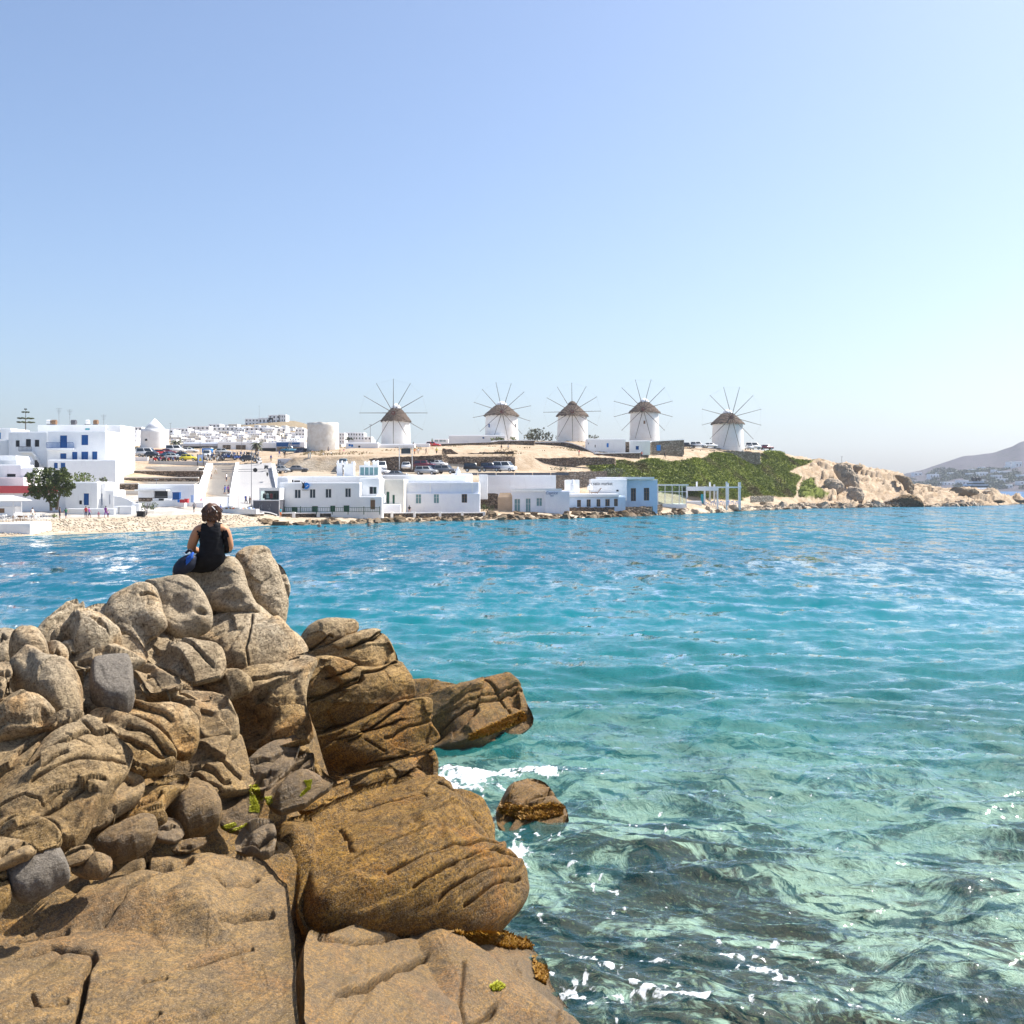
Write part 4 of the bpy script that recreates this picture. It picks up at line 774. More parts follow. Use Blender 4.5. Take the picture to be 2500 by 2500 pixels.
def window_part(root, kind, x0, x1, z0, z1, y):
    """fills an opening: returns the part (frame or leaf) with its pane as sub-part"""
    w, h = x1 - x0, z1 - z0; e = .03
    if kind in ('blue', 'azure', 'green', 'wood', 'turq'):
        nm = "door" if h > 1.75 else "shutter"; mb = MB(); g = .025; n = 2 if w > .7 else 1
        for k in range(n): mb.box(x0 + e + k * (w - 2 * e) / n + g * .5, x0 + e + (k + 1) * (w - 2 * e) / n - g * .5, y + .07, y + .13, z0 + e, z1 - e)
        mb.box(x0 + e, x1 - e, y + .13, y + .16, z0 + e, z1 - e); return mb.build(nm, MAT[kind], root)
    if kind == 'dark' or kind == 'brown':
        f = MB().box(x0 + e, x1 - e, y + .15, y + .19, z0 + e, z1 - e).build("window", MAT['dark' if kind == 'dark' else 'wood'], root); return f
    fm = {'case': 'pale', 'glass': 'pale', 'greenwin': 'green', 'clear': 'pale', 'browncase': 'wood'}.get(kind, 'pale'); fw = .07 if w > .6 else .05
    mb = MB(); mb.box(x0, x0 + fw, y + .10, y + .17, z0, z1).box(x1 - fw, x1, y + .10, y + .17, z0, z1).box(x0 + fw, x1 - fw, y + .10, y + .17, z1 - fw, z1).box(x0 + fw, x1 - fw, y + .10, y + .17, z0, z0 + fw)
    xm = (x0 + x1) / 2; mb.box(xm - .045, xm + .045, y + .10, y + .17, z0 + fw, z1 - fw)
    if kind in ('glass', 'browncase'): mb.box(x0 + fw, xm - .045, y + .11, y + .16, z0 + h * .62, z0 + h * .62 + .05).box(xm + .045, x1 - fw, y + .11, y + .16, z0 + h * .62, z0 + h * .62 + .05)
    f = mb.build("window", MAT[fm], root)
    MB().box(x0 + .01, x1 - .01, y + .18, y + .20, z0 + .01, z1 - .01).build("pane", MAT['tealglass' if kind == 'glass' else 'clear' if kind == 'clear' else 'glass'], f); return f
def wall_shell(w, h, dep, holes, cham=.2, base=.8, rev=.24):
    """box with a real holed front, soft upper edges; local x -w/2..w/2, front y=0, z 0..h"""
    mb = MB(); X0, X1, ZT = -w / 2, w / 2, h - cham
    xs = sorted({X0, X1, *[a for q in holes for a in (q[0], q[1])]}); zs = sorted({-base, ZT, *[a for q in holes for a in (q[2], q[3])]})
    for xa, xb in zip(xs, xs[1:]):
        for za, zb in zip(zs, zs[1:]):
            mx, mz = (xa + xb) / 2, (za + zb) / 2
            if any(q[0] < mx < q[1] and q[2] < mz < q[3] for q in holes): continue
            mb.add([(xa, 0, za), (xb, 0, za), (xb, 0, zb), (xa, 0, zb)], [(0, 1, 2, 3)])
    for x0, x1, z0, z1 in [q[:4] for q in holes]:
        mb.add([(x0,0,z0),(x1,0,z0),(x1,0,z1),(x0,0,z1),(x0,rev,z0),(x1,rev,z0),(x1,rev,z1),(x0,rev,z1)], [(0,1,5,4),(1,2,6,5),(2,3,7,6),(3,0,4,7),(4,5,6,7)])
    c = cham
    V = [(X0,0,ZT),(X1,0,ZT),(X1,dep,ZT),(X0,dep,ZT),(X0+c*.5,c*.5,h-.06*c),(X1-c*.5,c*.5,h-.06*c),(X1-c*.5,dep-c*.5,h-.06*c),(X0+c*.5,dep-c*.5,h-.06*c),(X0,0,-base),(X1,0,-base),(X1,dep,-base),(X0,dep,-base),(X0+c*1.6,c*1.6,h),(X1-c*1.6,c*1.6,h),(X1-c*1.6,dep-c*1.6,h),(X0+c*1.6,dep-c*1.6,h)]
    mb.add(V, [(0,1,5,4),(1,2,6,5),(2,3,7,6),(3,0,4,7),(4,5,13,12),(5,6,14,13),(6,7,15,14),(7,4,12,15),(12,13,14,15),(9,10,2,1),(11,8,0,3),(10,11,3,2)])
    me = bpy.data.meshes.new("wall"); me.from_pydata(mb.v, [], mb.f); me.update(); return me
def house(label, a, b, D, dep=7.0, holes=(), mat='white', name="white_house", cat="house", group=None, cham=.2, base=1.0, rz=0.0, partname="wall"):
    """a, b: picture corners (left, top), (right, bottom) of the front at distance D"""
    s = D / F; (ax, ay), (bx, by) = a, b
    w, h = (bx - ax) * s, (by - ay) * s; o = P((ax + bx) / 2, by, D)
    root = thing(name, label, cat, o, rz, group); L = []
    for (p, q, kind) in holes:
        L.append(((p[0] - (ax + bx) / 2) * s, (q[0] - (ax + bx) / 2) * s, (by - q[1]) * s, (by - p[1]) * s, kind))
    L = [(max(q[0], -w/2 + .02), min(q[1], w/2 - .02), max(q[2], .0), min(q[3], h - cham - .02), q[4]) for q in L]
    obj(partname, wall_shell(w, h, dep, L, cham, base), MAT[mat], root)
    for q in L: window_part(root, q[4], q[0], q[1], q[2], q[3], 0.0)
    root["w"] = w; root["h"] = h
    return root
def slabpart(root, name, mat, D, a, b, y0=-.6, y1=0.0):              # extra box on a house front, picture corners, y relative to the front
    s = D / F; o = root.location
    x0, x1 = (a[0] - CX) * s - o.x, (b[0] - CX) * s - o.x; z1, z0 = (H - (a[1] - HY) * s) - o.z, (H - (b[1] - HY) * s) - o.z
    return MB().box(x0, x1, y0, y1, z0, z1).build(name, MAT[mat], root)
def railing(root, name, mat, x0, x1, z0, z1, y, step=.35, r=.03):
    mb = MB(); mb.box(x0, x1, y - r, y + r, z1 - 2 * r, z1).box(x0, x1, y - r, y + r, z0, z0 + 2 * r); n = max(2, int((x1 - x0) / step))
    for k in range(n + 1):
        x = x0 + (x1 - x0) * k / n; mb.box(x - r * .7, x + r * .7, y - r * .6, y + r * .6, z0 + 2 * r, z1 - 2 * r)
    return mb.build(name, MAT[mat], root)
def stone_wall(label, top, thick=.7, base_py=None, mat='stone', cope=None, name="stone_wall", dz=None):
    """top: [(px, py_top, py_bottom, D)...] -> a wall running through those points, uneven crest"""
    n = []; 
    for (p0, p1) in zip(top, top[1:]):
        m = max(2, int(math.hypot((p1[0]-p0[0])/F*p0[3], p1[3]-p0[3]) / .55))
        for k in range(m): n.append([p0[i] + (p1[i] - p0[i]) * k / m for i in range(4)])
    n.append(list(top[-1])); rg = np.random.default_rng(int(top[0][0] * 7 + top[0][1])); V = []; Fs = []; CV = []; CF = []
    org = P(top[0][0], top[0][2], top[0][3]); rows = 5
    for i, (px, t_, b_, D) in enumerate(n):
        T_, B_ = P(px, t_, D) - org, P(px, b_, D) - org; j = rg.uniform(-.10, .10)
        for r in range(rows):
            f = r / (rows - 1); z = B_.z - .8 + (T_.z + (j if not cope else 0) - B_.z + .8) * f
            V += [(T_.x, T_.y + rg.uniform(-.07, .07), z), (T_.x, T_.y + thick, z)]
        CV += [(T_.x, T_.y - .08, T_.z + .005), (T_.x, T_.y + thick + .06, T_.z + .005), (T_.x, T_.y - .05, T_.z + .22), (T_.x, T_.y + thick + .03, T_.z + .22)]
    R2 = rows * 2
    for i in range(len(n) - 1):
        a, b = i * R2, (i + 1) * R2
        for r in range(rows - 1): Fs += [(a+2*r, b+2*r, b+2*r+2, a+2*r+2), (b+2*r+1, a+2*r+1, a+2*r+3, b+2*r+3)]
        Fs.append((a+R2-2, b+R2-2, b+R2-1, a+R2-1)); c, d = i * 4, (i + 1) * 4
        CF += [(c, d, d+2, c+2), (d+1, c+1, c+3, d+3), (c+2, d+2, d+3, c+3)]
    L = (len(n) - 1) * R2
    for r in range(rows - 1): Fs += [(2*r, 2*r+2, 2*r+3, 2*r+1), (L+2*r, L+2*r+1, L+2*r+3, L+2*r+2)]
    root = thing(name, label, "wall", org)
    me = bpy.data.meshes.new("masonry"); me.from_pydata(V, [], Fs); me.update(); obj("masonry", me, MAT[mat], root)
    if cope:
        M4 = (len(n) - 1) * 4; CF += [(0, 2, 3, 1), (M4, M4+1, M4+3, M4+2)]
        me = bpy.data.meshes.new("coping"); me.from_pydata(CV, [], CF); me.update(); obj("coping", me, MAT[cope], root)
    return root
def text_part(root, s, mat, loc, size, name="lettering", xs=1.0, rot=(math.pi / 2, 0, 0), shear=0.0):
    cu = bpy.data.curves.new("lettering", 'FONT'); cu.body = s; cu.size = size; cu.extrude = .012; cu.align_x = 'CENTER'; cu.align_y = 'CENTER'; cu.shear = shear; cu.resolution_u = 3
    to = bpy.data.objects.new("lettering_tmp", cu); COL.objects.link(to); dg = bpy.context.evaluated_depsgraph_get(); me = bpy.data.meshes.new_from_object(to.evaluated_get(dg)); bpy.data.objects.remove(to)
    o = obj(name, me, None, root); me.materials.clear(); me.materials.append(MAT[mat]); o.location = loc; o.rotation_euler = rot; o.scale = (xs, 1, 1); return o
def rough_cyl(r0, r1, h, n=40, m=10, amp=.05, rag=0.0, seed=0, base=1.0):
    th = np.linspace(0, 2 * np.pi, n, endpoint=False); zz = np.linspace(-base, h, m); V = []
    for z in zz:
        f = max(0, z) / h; r = r0 + (r1 - r0) * f
        q = np.stack([np.cos(th) * r, np.sin(th) * r, np.full(n, z)], 1); rr = r + fbm(q * .9 + seed, 3) * amp
        zt_ = z + (rag * fbm(q * .8 + seed + 9, 2) if z == zz[-1] else 0)
        V.append(np.stack([np.cos(th) * rr, np.sin(th) * rr, np.full(n, z) if z != zz[-1] else zt_], 1))
    V = np.concatenate(V); Fs = []
    for i in range(m - 1):
        for k in range(n): Fs.append((i*n+k, i*n+(k+1)%n, (i+1)*n+(k+1)%n, (i+1)*n+k))
    Fs.append(tuple(range((m-1)*n, m*n))); return V, Fs
def windmill(label, px, py_base, D, wpx, py_eave, py_roof, spar_px, hub, angle0, cap='white', yaw=0.0, windows=(), name="windmill", nsp=12, stain=False, squash=1.0):
    s = D / F; r = wpx * s / 2; h = (py_base - py_eave) * s; rh = (py_eave - py_roof) * s
    root = thing(name, label, "windmill", P(px, py_base, D) + Vector((0, r, 0)))
    V, Fs = rough_cyl(r * 1.02, r * .955, h + .25, 48, 12, .05, 0, px); obj("tower", mesh_np("tower", V, Fs), MAT['mill'], root)
    # thatched cone: several shaggy courses
    rg = np.random.default_rng(int(px)); th = np.linspace(0, 2 * np.pi, 72, endpoint=False); V = []; n = 72
    for k, f in enumerate(np.linspace(0, 1, 12)):
        rr = r * .96 * (1 - f) ** .80 + r * .14
        rag = .16 if k else .34
        V.append(np.stack([np.cos(th) * (rr + rg.uniform(-rag, rag, n) * .5), np.sin(th) * (rr + rg.uniform(-rag, rag, n) * .5), h - .25 + rh * 1.0 * f + rg.uniform(-rag, rag * .3, n) * (1 if k < 11 else .2)], 1))
    V.append(np.stack([np.cos(th) * r * .8, np.sin(th) * r * .8, np.full(n, h + .15)], 1))
    V = np.concatenate(V); Fs = []
    for i in range(11):
        for k in range(n): Fs.append((i*n+k, i*n+(k+1)%n, (i+1)*n+(k+1)%n, (i+1)*n+k))
    for k in range(n): Fs.append((12*n+k, 12*n+(k+1)%n, (k+1)%n, k))
    Fs.append(tuple(range(11*n, 12*n)))
    obj("thatched_roof", mesh_np("thatched_roof", V, Fs, False), MAT['thatch'], root)
    mb = MB().lathe([(r * .34, h + rh * .74), (r * .30, h + rh * .90), (r * .14, h + rh * 1.08), (.02, h + rh * 1.13)], 16); mb.build("roof_cap", MAT['white' if cap == 'white' else 'thatch'], root, smooth=True)
    # hub, axle and bare spars
    hp = P(hub[0], hub[1], D) - root.location; hp.y = -r - .9
    d = Vector((math.sin(yaw), -math.cos(yaw), 0)); u = Vector((math.cos(yaw), math.sin(yaw), 0)); R_ = spar_px * s / 2
    MB().tube(hp - d * (r + .6), hp + d * .9, .20, .14, 8).build("axle", MAT['spar'], root)
    MB().tube(hp - d * .25, hp + d * .25, .48, .48, 12).build("hub", MAT['hubwood'], root)
    for k in range(nsp):
        a = angle0 + 2 * math.pi * k / nsp; tip = hp + (u * math.cos(a) + Vector((0, 0, 1)) * math.sin(a)) * R_
        MB().tube(hp, tip, .095, .055, 6).build("spar", MAT['spar'], root)
    rm = MB(); q = [hp + (u * math.cos(angle0 + 2 * math.pi * k / nsp) + Vector((0, 0, 1)) * math.sin(angle0 + 2 * math.pi * k / nsp)) * R_ * .98 for k in range(nsp)]
    for k in range(nsp):
        a, b = q[k], q[(k + 1) % nsp]; rm.tube(a, b, .012, .012, 4); rm.tube(a, hp + d * 1.6, .008, .008, 4)
    rm.build("rigging", MAT['rope'], root)
    for (wx, wy, ww, wh, m) in windows:
        x = (wx - px) * s; z = (py_base - wy) * s; y = -math.sqrt(max(0, (r * .985) ** 2 - x * x)); a = math.atan2(x, -y); hw, hh = ww * s / 2, wh * s / 2
        f = MB().box(-hw - .06, hw + .06, -.06, .25, -hh - .06, hh + .06).build("window", MAT['pale'], root, (x, y, z), a)
        MB().box(-hw, hw, -.075, -.062, -hh, hh).build("pane", MAT[m], f)
    return root
MAT['paving'] = plain("grey_paving", (.36, .35, .345), .9, bump=.3); MAT['mill'] = wash("mill_whitewash", (.89, .89, .87), (.82, .80, .77)); MAT['hubwood'] = plain("hub_red_brown", (.14, .035, .03), .7)

# ---- people
def person_mesh(pose):
    J = {}; E = []
    def j(n, p, r): J[n] = (p, r)
    lean = {'stand': 0, 'walk': .05, 'sit': -.02}[pose]
    if pose == 'sit': hz, fz = .46, .0
    else: hz, fz = .92, .0
    j('pel', (0, 0, hz), (.16, .12)); j('wa', (0, lean * .5, hz + .18), (.145, .11)); j('ch', (0, lean, hz + .38), (.175, .12)); j('nk', (0, lean, hz + .52), (.07, .065)); j('hd0', (0, lean - .01, hz + .60), (.075, .085)); j('hd', (0, lean - .02, hz + .70), (.085, .10)); j('top', (0, lean - .01, hz + .79), (.05, .06))
    E += [('pel', 'wa'), ('wa', 'ch'), ('ch', 'nk'), ('nk', 'hd0'), ('hd0', 'hd'), ('hd', 'top')]
    for s, n in ((-1, 'l'), (1, 'r')):
        st = {'stand': 0, 'walk': .22 * s, 'sit': 0}[pose]
        j('sh' + n, (.19 * s, lean, hz + .46), (.065, .065)); j('el' + n, (.25 * s, lean - st * .6 + .02, hz + .20), (.045, .045)); j('wr' + n, (.24 * s, lean - st - .08, hz - .03 if pose != 'sit' else hz + .12), (.032, .035)); j('ha' + n, (.24 * s, lean - st - .12, hz - .12 if pose != 'sit' else hz + .10), (.03, .04))
        E += [('ch', 'sh' + n), ('sh' + n, 'el' + n), ('el' + n, 'wr' + n), ('wr' + n, 'ha' + n)]
        if pose == 'sit': j('hp' + n, (.10 * s, -.05, hz - .02), (.10, .10)); j('kn' + n, (.12 * s, -.46, hz), (.07, .07)); j('an' + n, (.12 * s, -.46, .08), (.045, .045)); j('to' + n, (.12 * s, -.60, .04), (.045, .035))
        else: j('hp' + n, (.10 * s, 0, hz - .08), (.10, .10)); j('kn' + n, (.11 * s, -.03 + st * .7, .49), (.068, .068)); j('an' + n, (.11 * s, st * 1.1 + .02, .09), (.045, .045)); j('to' + n, (.12 * s, st * 1.1 - .13, .045), (.045, .035))
        E += [('pel', 'hp' + n), ('hp' + n, 'kn' + n), ('kn' + n, 'an' + n), ('an' + n, 'to' + n)]
    return skin_mesh(J, E, 'pel', 1)
def skin_mesh(J, E, root, sub=1):
    names = list(J); me = bpy.data.meshes.new("skin"); me.from_pydata([J[n][0] for n in names], [(names.index(a), names.index(b)) for a, b in E], [])
    o = bpy.data.objects.new("skin_tmp", me); COL.objects.link(o); m = o.modifiers.new("s", 'SKIN'); m.use_smooth_shade = True; m.branch_smoothing = .5
    for n, sv_ in zip(names, me.skin_vertices[0].data): sv_.radius = J[n][1]; sv_.use_root = (n == root)
    if sub: ss = o.modifiers.new("u", 'SUBSURF'); ss.levels = sub; ss.render_levels = sub
    dg = bpy.context.evaluated_depsgraph_get(); r = bpy.data.meshes.new_from_object(o.evaluated_get(dg)); bpy.data.objects.remove(o); bpy.data.meshes.remove(me); return r
PM = {}
def person_setup():
    for pose in ('stand', 'walk', 'sit'):
        me = person_mesh(pose); me.materials.clear()
        for k in range(5): me.materials.append(MAT['skin'])
        sit = pose == 'sit'; hz = .46 if sit else .92
        for p in me.polygons:
            c = p.center; k = 0                                   # 0 skin 1 shirt 2 trousers 3 hair 4 shoes
            if c.z > hz + .66 or (c.z > hz + .58 and c.y > .015): k = 3
            elif c.z > hz + .545: k = 0
            elif abs(c.x) > .215 and c.z < hz + .33: k = 0
            elif c.z > hz + .03 and not (sit and c.y < -.16): k = 1
            elif sit: k = 2 if c.z > .34 else (0 if c.z > .09 else 4)
            else: k = 2 if c.z > .42 else (0 if c.z > .10 else 4)
            if not sit and abs(c.x) > .2: k = 0
            p.material_index = k
        PM[pose] = me
for nm, c in (('skin', (.46, .25, .16)), ('hair', (.035, .022, .015)), ('fair_hair', (.34, .22, .10)), ('shoe', (.06, .06, .065)), ('shirt_white', (.78, .78, .78)), ('shirt_black', (.015, .015, .018)), ('shirt_red', (.60, .05, .06)), ('shirt_green', (.03, .17, .08)), ('shirt_blue', (.03, .09, .38)), ('shirt_pink', (.70, .22, .32)),
              ('shirt_purple', (.24, .04, .36)), ('shirt_orange', (.72, .20, .05)), ('shirt_teal', (.02, .30, .40)), ('shirt_grey', (.20, .20, .22)), ('shirt_yellow', (.62, .60, .10)), ('jeans', (.05, .075, .16)), ('khaki', (.40, .33, .22)), ('navy', (.02, .025, .06))): MAT[nm] = plain(nm + "_cloth" if 'skin' not in nm else "skin", c, .75, bump=.1)
person_setup()
NP = [0]
def person(label, px, py, shirt='white', legs='jeans', pose=None, face=0.0, hgt=1.7, hair='hair', at=None, bare=False, group="people on the far shore", D=None):
    NP[0] += 1; pose = pose or ('walk' if NP[0] % 2 else 'stand')
    loc = at or (P(px, py, D) if D else ground(px, py))
    o = bpy.data.objects.new("person", PM[pose]); COL.objects.link(o); o.location = loc; o.rotation_euler = (0, 0, face); s = hgt / (1.72 if pose != 'sit' else 1.72); o.scale = (s, s, s)
    for k, m in enumerate(('skin', 'shirt_' + shirt if not bare else 'skin', legs if legs in MAT else 'jeans', hair, 'shoe')):
        o.material_slots[k].link = 'OBJECT'; o.material_slots[k].material = MAT[m]
    return tag(o, label, "person", group)

# ---- vehicles
PAINT = {}
def paint(name, c):
    t = NT("paint_" + name); b = t.bsdf(t.mix(t.noise(t.objco(), 1.5), c, tuple(x * .9 for x in c)), .3, .5); b.inputs["Coat Weight"].default_value = .6; b.inputs["Coat Roughness"].default_value = .08; PAINT[name] = t.m
for n_, c_ in (('white', (.78, .78, .78)), ('silver', (.42, .44, .46)), ('black', (.012, .013, .016)), ('blue', (.02, .07, .26)), ('navy', (.015, .025, .07)), ('red', (.45, .02, .02)), ('wine', (.15, .012, .03)), ('yellow', (.80, .68, .05)), ('grey', (.15, .16, .18)), ('orange', (.70, .20, .03)), ('teal', (.02, .16, .28))): paint(n_, c_)
MAT['tyre'] = plain("tyre_rubber", (.02, .02, .021), .85); MAT['rim'] = plain("rim_alloy", (.45, .46, .48), .35, metal=.8); MAT['lamp'] = plain("headlamp", (.75, .76, .78), .15); MAT['tail'] = plain("tail_lamp", (.45, .02, .015), .3)
CARS = {  # length, width, belt profile, cabin (bottom x0,x1, top x0,x1), belt z, roof z
 'hatch': (3.9, 1.7, [(-1.95,.32),(-1.95,.72),(-1.80,.86),(-.95,.96),(1.75,.98),(1.93,.80),(1.95,.32)], (-1.0, 1.72, -.35, 1.35), .95, 1.46),
 'sedan': (4.5, 1.75, [(-2.25,.32),(-2.25,.70),(-2.05,.84),(-1.05,.94),(1.25,.98),(2.15,.94),(2.25,.75),(2.25,.32)], (-1.15, 1.5, -.45, .95), .94, 1.42),
 'suv': (4.5, 1.85, [(-2.25,.38),(-2.25,.85),(-2.10,1.0),(-1.1,1.10),(2.15,1.12),(2.25,.9),(2.25,.38)], (-1.2, 2.15, -.6, 1.95), 1.08, 1.75),
 'van': (4.8, 1.9, [(-2.4,.36),(-2.4,.85),(-2.25,1.05),(-1.5,1.18),(2.38,1.2),(2.4,.9),(2.4,.36)], (-1.75, 2.36, -.95, 2.28), 1.17, 2.1),
 'jeep': (4.0, 1.8, [(-2.0,.5),(-2.0,1.0),(-1.9,1.08),(-.75,1.1),(1.95,1.1),(2.0,1.0),(2.0,.5)], (-.75, 1.93, -.55, 1.85), 1.08, 1.8),
 'pickup': (5.0, 1.85, [(-2.5,.42),(-2.5,.9),(-2.35,1.02),(-1.3,1.1),(2.45,1.1),(2.5,.95),(2.5,.42)], (-1.3, .55, -.7, .35), 1.08, 1.75),
 'smart': (2.6, 1.6, [(-1.3,.34),(-1.3,.78),(-1.15,.92),(-.75,1.0),(1.2,1.05),(1.3,.85),(1.3,.34)], (-.85, 1.22, -.25, 1.0), .98, 1.55)}
CPROT = {}
def car_proto(kind, col):
    L, W, pr, (a0, a1, b0, b1), bz, rz = CARS[kind]; w = W / 2; root = bpy.data.objects.new("parked_car", None); COL.objects.link(root)
    mb = MB(); mb.prism(pr, -w, w)
    ti = .80; C8 = [(a0,-w*.95,bz),(a1,-w*.95,bz),(a1,w*.95,bz),(a0,w*.95,bz),(b0,-w*ti,rz),(b1,-w*ti,rz),(b1,w*ti,rz),(b0,w*ti,rz)]
    mb.add(C8, [(4,5,6,7),(0,1,5,4),(1,2,6,5),(2,3,7,6),(3,0,4,7)])
    me = mb.mesh("body"); bm = bmesh.new(); bm.from_mesh(me); bmesh.ops.bevel(bm, geom=[e for e in bm.edges if e.calc_length() > .12], offset=.05, segments=2, affect='EDGES', clamp_overlap=True); bm.to_mesh(me); bm.free(); me.polygons.foreach_set("use_smooth", np.ones(len(me.polygons), bool))
    obj("body", me, PAINT[col], root)
    def quad(nm, idx, ins, mat='car_glass', u=(0.06, .94), v=(.12, .9)):
        p = [Vector(C8[i]) for i in idx]; n = (p[1] - p[0]).cross(p[3] - p[0]).normalized() * .012
        f = lambda s, t: (p[0] * (1 - s) + p[1] * s) * (1 - t) + (p[3] * (1 - s) + p[2] * s) * t + n
        q = [f(u[0], v[0]), f(u[1], v[0]), f(u[1], v[1]), f(u[0], v[1])]; m2 = [x - n * 2 for x in q]
        MB().add(q + m2, [(0,1,2,3),(7,6,5,4),(0,4,5,1),(1,5,6,2),(2,6,7,3),(3,7,4,0)]).build(nm, MAT[mat], root)
    quad("windscreen", (3, 0, 4, 7), 0); quad("rear_window", (1, 2, 6, 5), 0, v=(.25, .9))
    for (i0, nm) in (((0, 1, 5, 4), "side_window"), ((2, 3, 7, 6), "side_window")):
        quad(nm, i0, 0, u=(.05, .48)); quad(nm, i0, 0, u=(.53, .95))
    wr = .31 if kind not in ('jeep', 'pickup', 'suv', 'van') else .36
    for x in (-L * .31, L * .31):
        for s in (-1, 1):
            wh = MB().tube((x, s * (w - .2), wr), (x, s * (w + .02), wr), wr, wr, 14).build("wheel", MAT['tyre'], root); MB().tube((x, s * (w + .021), wr), (x, s * (w + .035), wr), wr * .62, wr * .58, 10).build("rim", MAT['rim'], wh)
    for s in (-1, 1):
        MB().box(-L/2 - .012, -L/2 + .08, s * w * .72 - .16, s * w * .72 + .16, .62, .76).build("headlight", MAT['lamp'], root); MB().box(L/2 - .08, L/2 + .012, s * w * .8 - .1, s * w * .8 + .1, .68, .9).build("tail_light", MAT['tail'], root)
    if kind == 'pickup': MB().box(.62, 2.42, -w + .1, w - .1, 1.105, 1.13).build("load_bed", MAT['black'], root)
    return root
def car(label, px, py, kind, col, deg, D=None, group="parked cars", scale=1.0):
    o = P(px, py, D) if D else ground(px, py)
    key = (kind, col)
    if key not in CPROT:
        r = car_proto(kind, col); CPROT[key] = r; r.location = o; r.rotation_euler = (0, 0, R(deg)); r.scale = (scale,) * 3
    else: r = dup(CPROT[key], o, R(deg), label, scale)
    return tag(r, label, "car" if kind != 'van' else "van", group)
SPROT = []
def scooter(label, px, py, deg, D=None, col=0):
    o = P(px, py, D) if D else ground(px, py); cols = ('black', 'silver', 'red', 'blue', 'white')
    while len(SPROT) <= col: SPROT.append(None)
    if SPROT[col] is None:
        r = bpy.data.objects.new("motor_scooter", None); COL.objects.link(r)
        for x in (-.62, .62): MB().tube((x, -.05, .24), (x, .05, .24), .24, .24, 12).build("wheel", MAT['tyre'], r)
        mb = MB(); mb.prism([(-.30,.22),(.62,.30),(.85,.55),(.80,.72),(.10,.70),(-.05,.36),(-.32,.36),(-.50,.85),(-.58,.82),(-.46,.30)], -.16, .16); mb.build("body", PAINT[cols[col]], r)
        MB().prism([(.05,.70),(.85,.73),(.82,.82),(.10,.80)], -.14, .14).build("seat", MAT['black'], r); MB().tube((-.56, 0, .84), (-.62, 0, 1.05), .03).tube((-.60, -.33, 1.02), (-.60, .33, 1.02), .022).build("handlebar", MAT['metal'], r)
        MB().ball((-.66, 0, .86), .09).build("headlight", MAT['lamp'], r); MB().tube((-.62, 0, .24), (-.56, 0, .7), .035).build("fork", MAT['metal'], r); SPROT[col] = r; r.location = o; r.rotation_euler = (0, 0, R(deg))
    else: r = dup(SPROT[col], o, R(deg), label)
    return tag(r, label, "scooter", "motor scooters by the car park")

# ---- plants
def leaf_mat(name, a, b):
    t = NT(name); n = t.noise(t.pos(), .9, 4, .65); n2 = t.noise(t.pos(), 5, 2); c = t.mix(t.mr(n, .3, .7), a, b); c = t.mix(t.mr(n2, .4, .8, 0, .4), c, b); t.bsdf(c, .6, .25); return t.m
MAT['leaf'] = leaf_mat("tamarisk_leaves", (.028, .045, .010), (.12, .15, .03)); MAT['leaf_dark'] = leaf_mat("dark_leaves", (.018, .032, .012), (.06, .085, .03)); MAT['leaf_olive'] = leaf_mat("olive_leaves", (.045, .055, .03), (.15, .15, .085)); MAT['leaf_bright'] = leaf_mat("bright_leaves", (.05, .085, .012), (.20, .24, .04)); MAT['bark'] = plain("bark", (.16, .12, .09), .9, bump=.6); MAT['leaf_grey'] = leaf_mat("grey_green_leaves", (.07, .09, .05), (.20, .23, .13))
def leaves(clumps, n, size, seed):
    rg = np.random.default_rng(seed); V = []
    for (c, r) in clumps:
        m = int(n * (r[0] * r[1] * r[2]) ** .67); d = rg.normal(0, 1, (m, 3)); d /= np.linalg.norm(d, axis=1)[:, None]; rad = rg.uniform(.45, 1.08, m) ** .5
        lump = 1 + .28 * vnoise(d * 2.3 + np.array(c)); V.append(np.array(c) + d * rad[:, None] * np.array(r) * lump[:, None])
    C = np.concatenate(V); m = len(C); s = rg.uniform(.6, 1.4, m) * size
    a = rg.normal(0, 1, (m, 3)); a /= np.linalg.norm(a, axis=1)[:, None]; b = np.cross(a, rg.normal(0, 1, (m, 3))); b /= np.linalg.norm(b, axis=1)[:, None]
    Q = np.stack([C - a * s[:, None], C + b * s[:, None] * .5, C + a * s[:, None], C - b * s[:, None] * .5], 1).reshape(-1, 3)
    return mesh_np("crown", Q, np.arange(4 * m).reshape(m, 4), False)
def shrub(label, px, py, wpx, hpx, mat='leaf_dark', D=None, name="bush", seed=1, cat="bush", dens=110, size=.24, group=None, trunk=False):
    o = P(px, py, D) if D else ground(px, py); s = o.y / F; w, h = wpx * s / 2, hpx * s; rg = random.Random(seed); cl = []
    for k in range(max(4, int(w / h * 8))):
        x = rg.uniform(-1, 1) * w * .8; hh = h * (.45 + .5 * rg.random()) * (1 - .45 * (abs(x) / w) ** 2); r = max(.3, hh * .5); cl.append(((x, rg.uniform(-.5, .5) * w * .4, hh * .5), (min(w * .4, r * 1.2), r * 1.0, r)))
    root = thing(name, label, cat, o, 0, group); obj("crown", leaves(cl, dens, size, seed), MAT[mat], root)
    mb = MB(); 
    for k in range(4): mb.tube((0, 0, -.3), (rg.uniform(-.5, .5) * w, rg.uniform(-.3, .3), h * .6), .08, .03, 5)
    mb.build("stem", MAT['bark'], root); return root
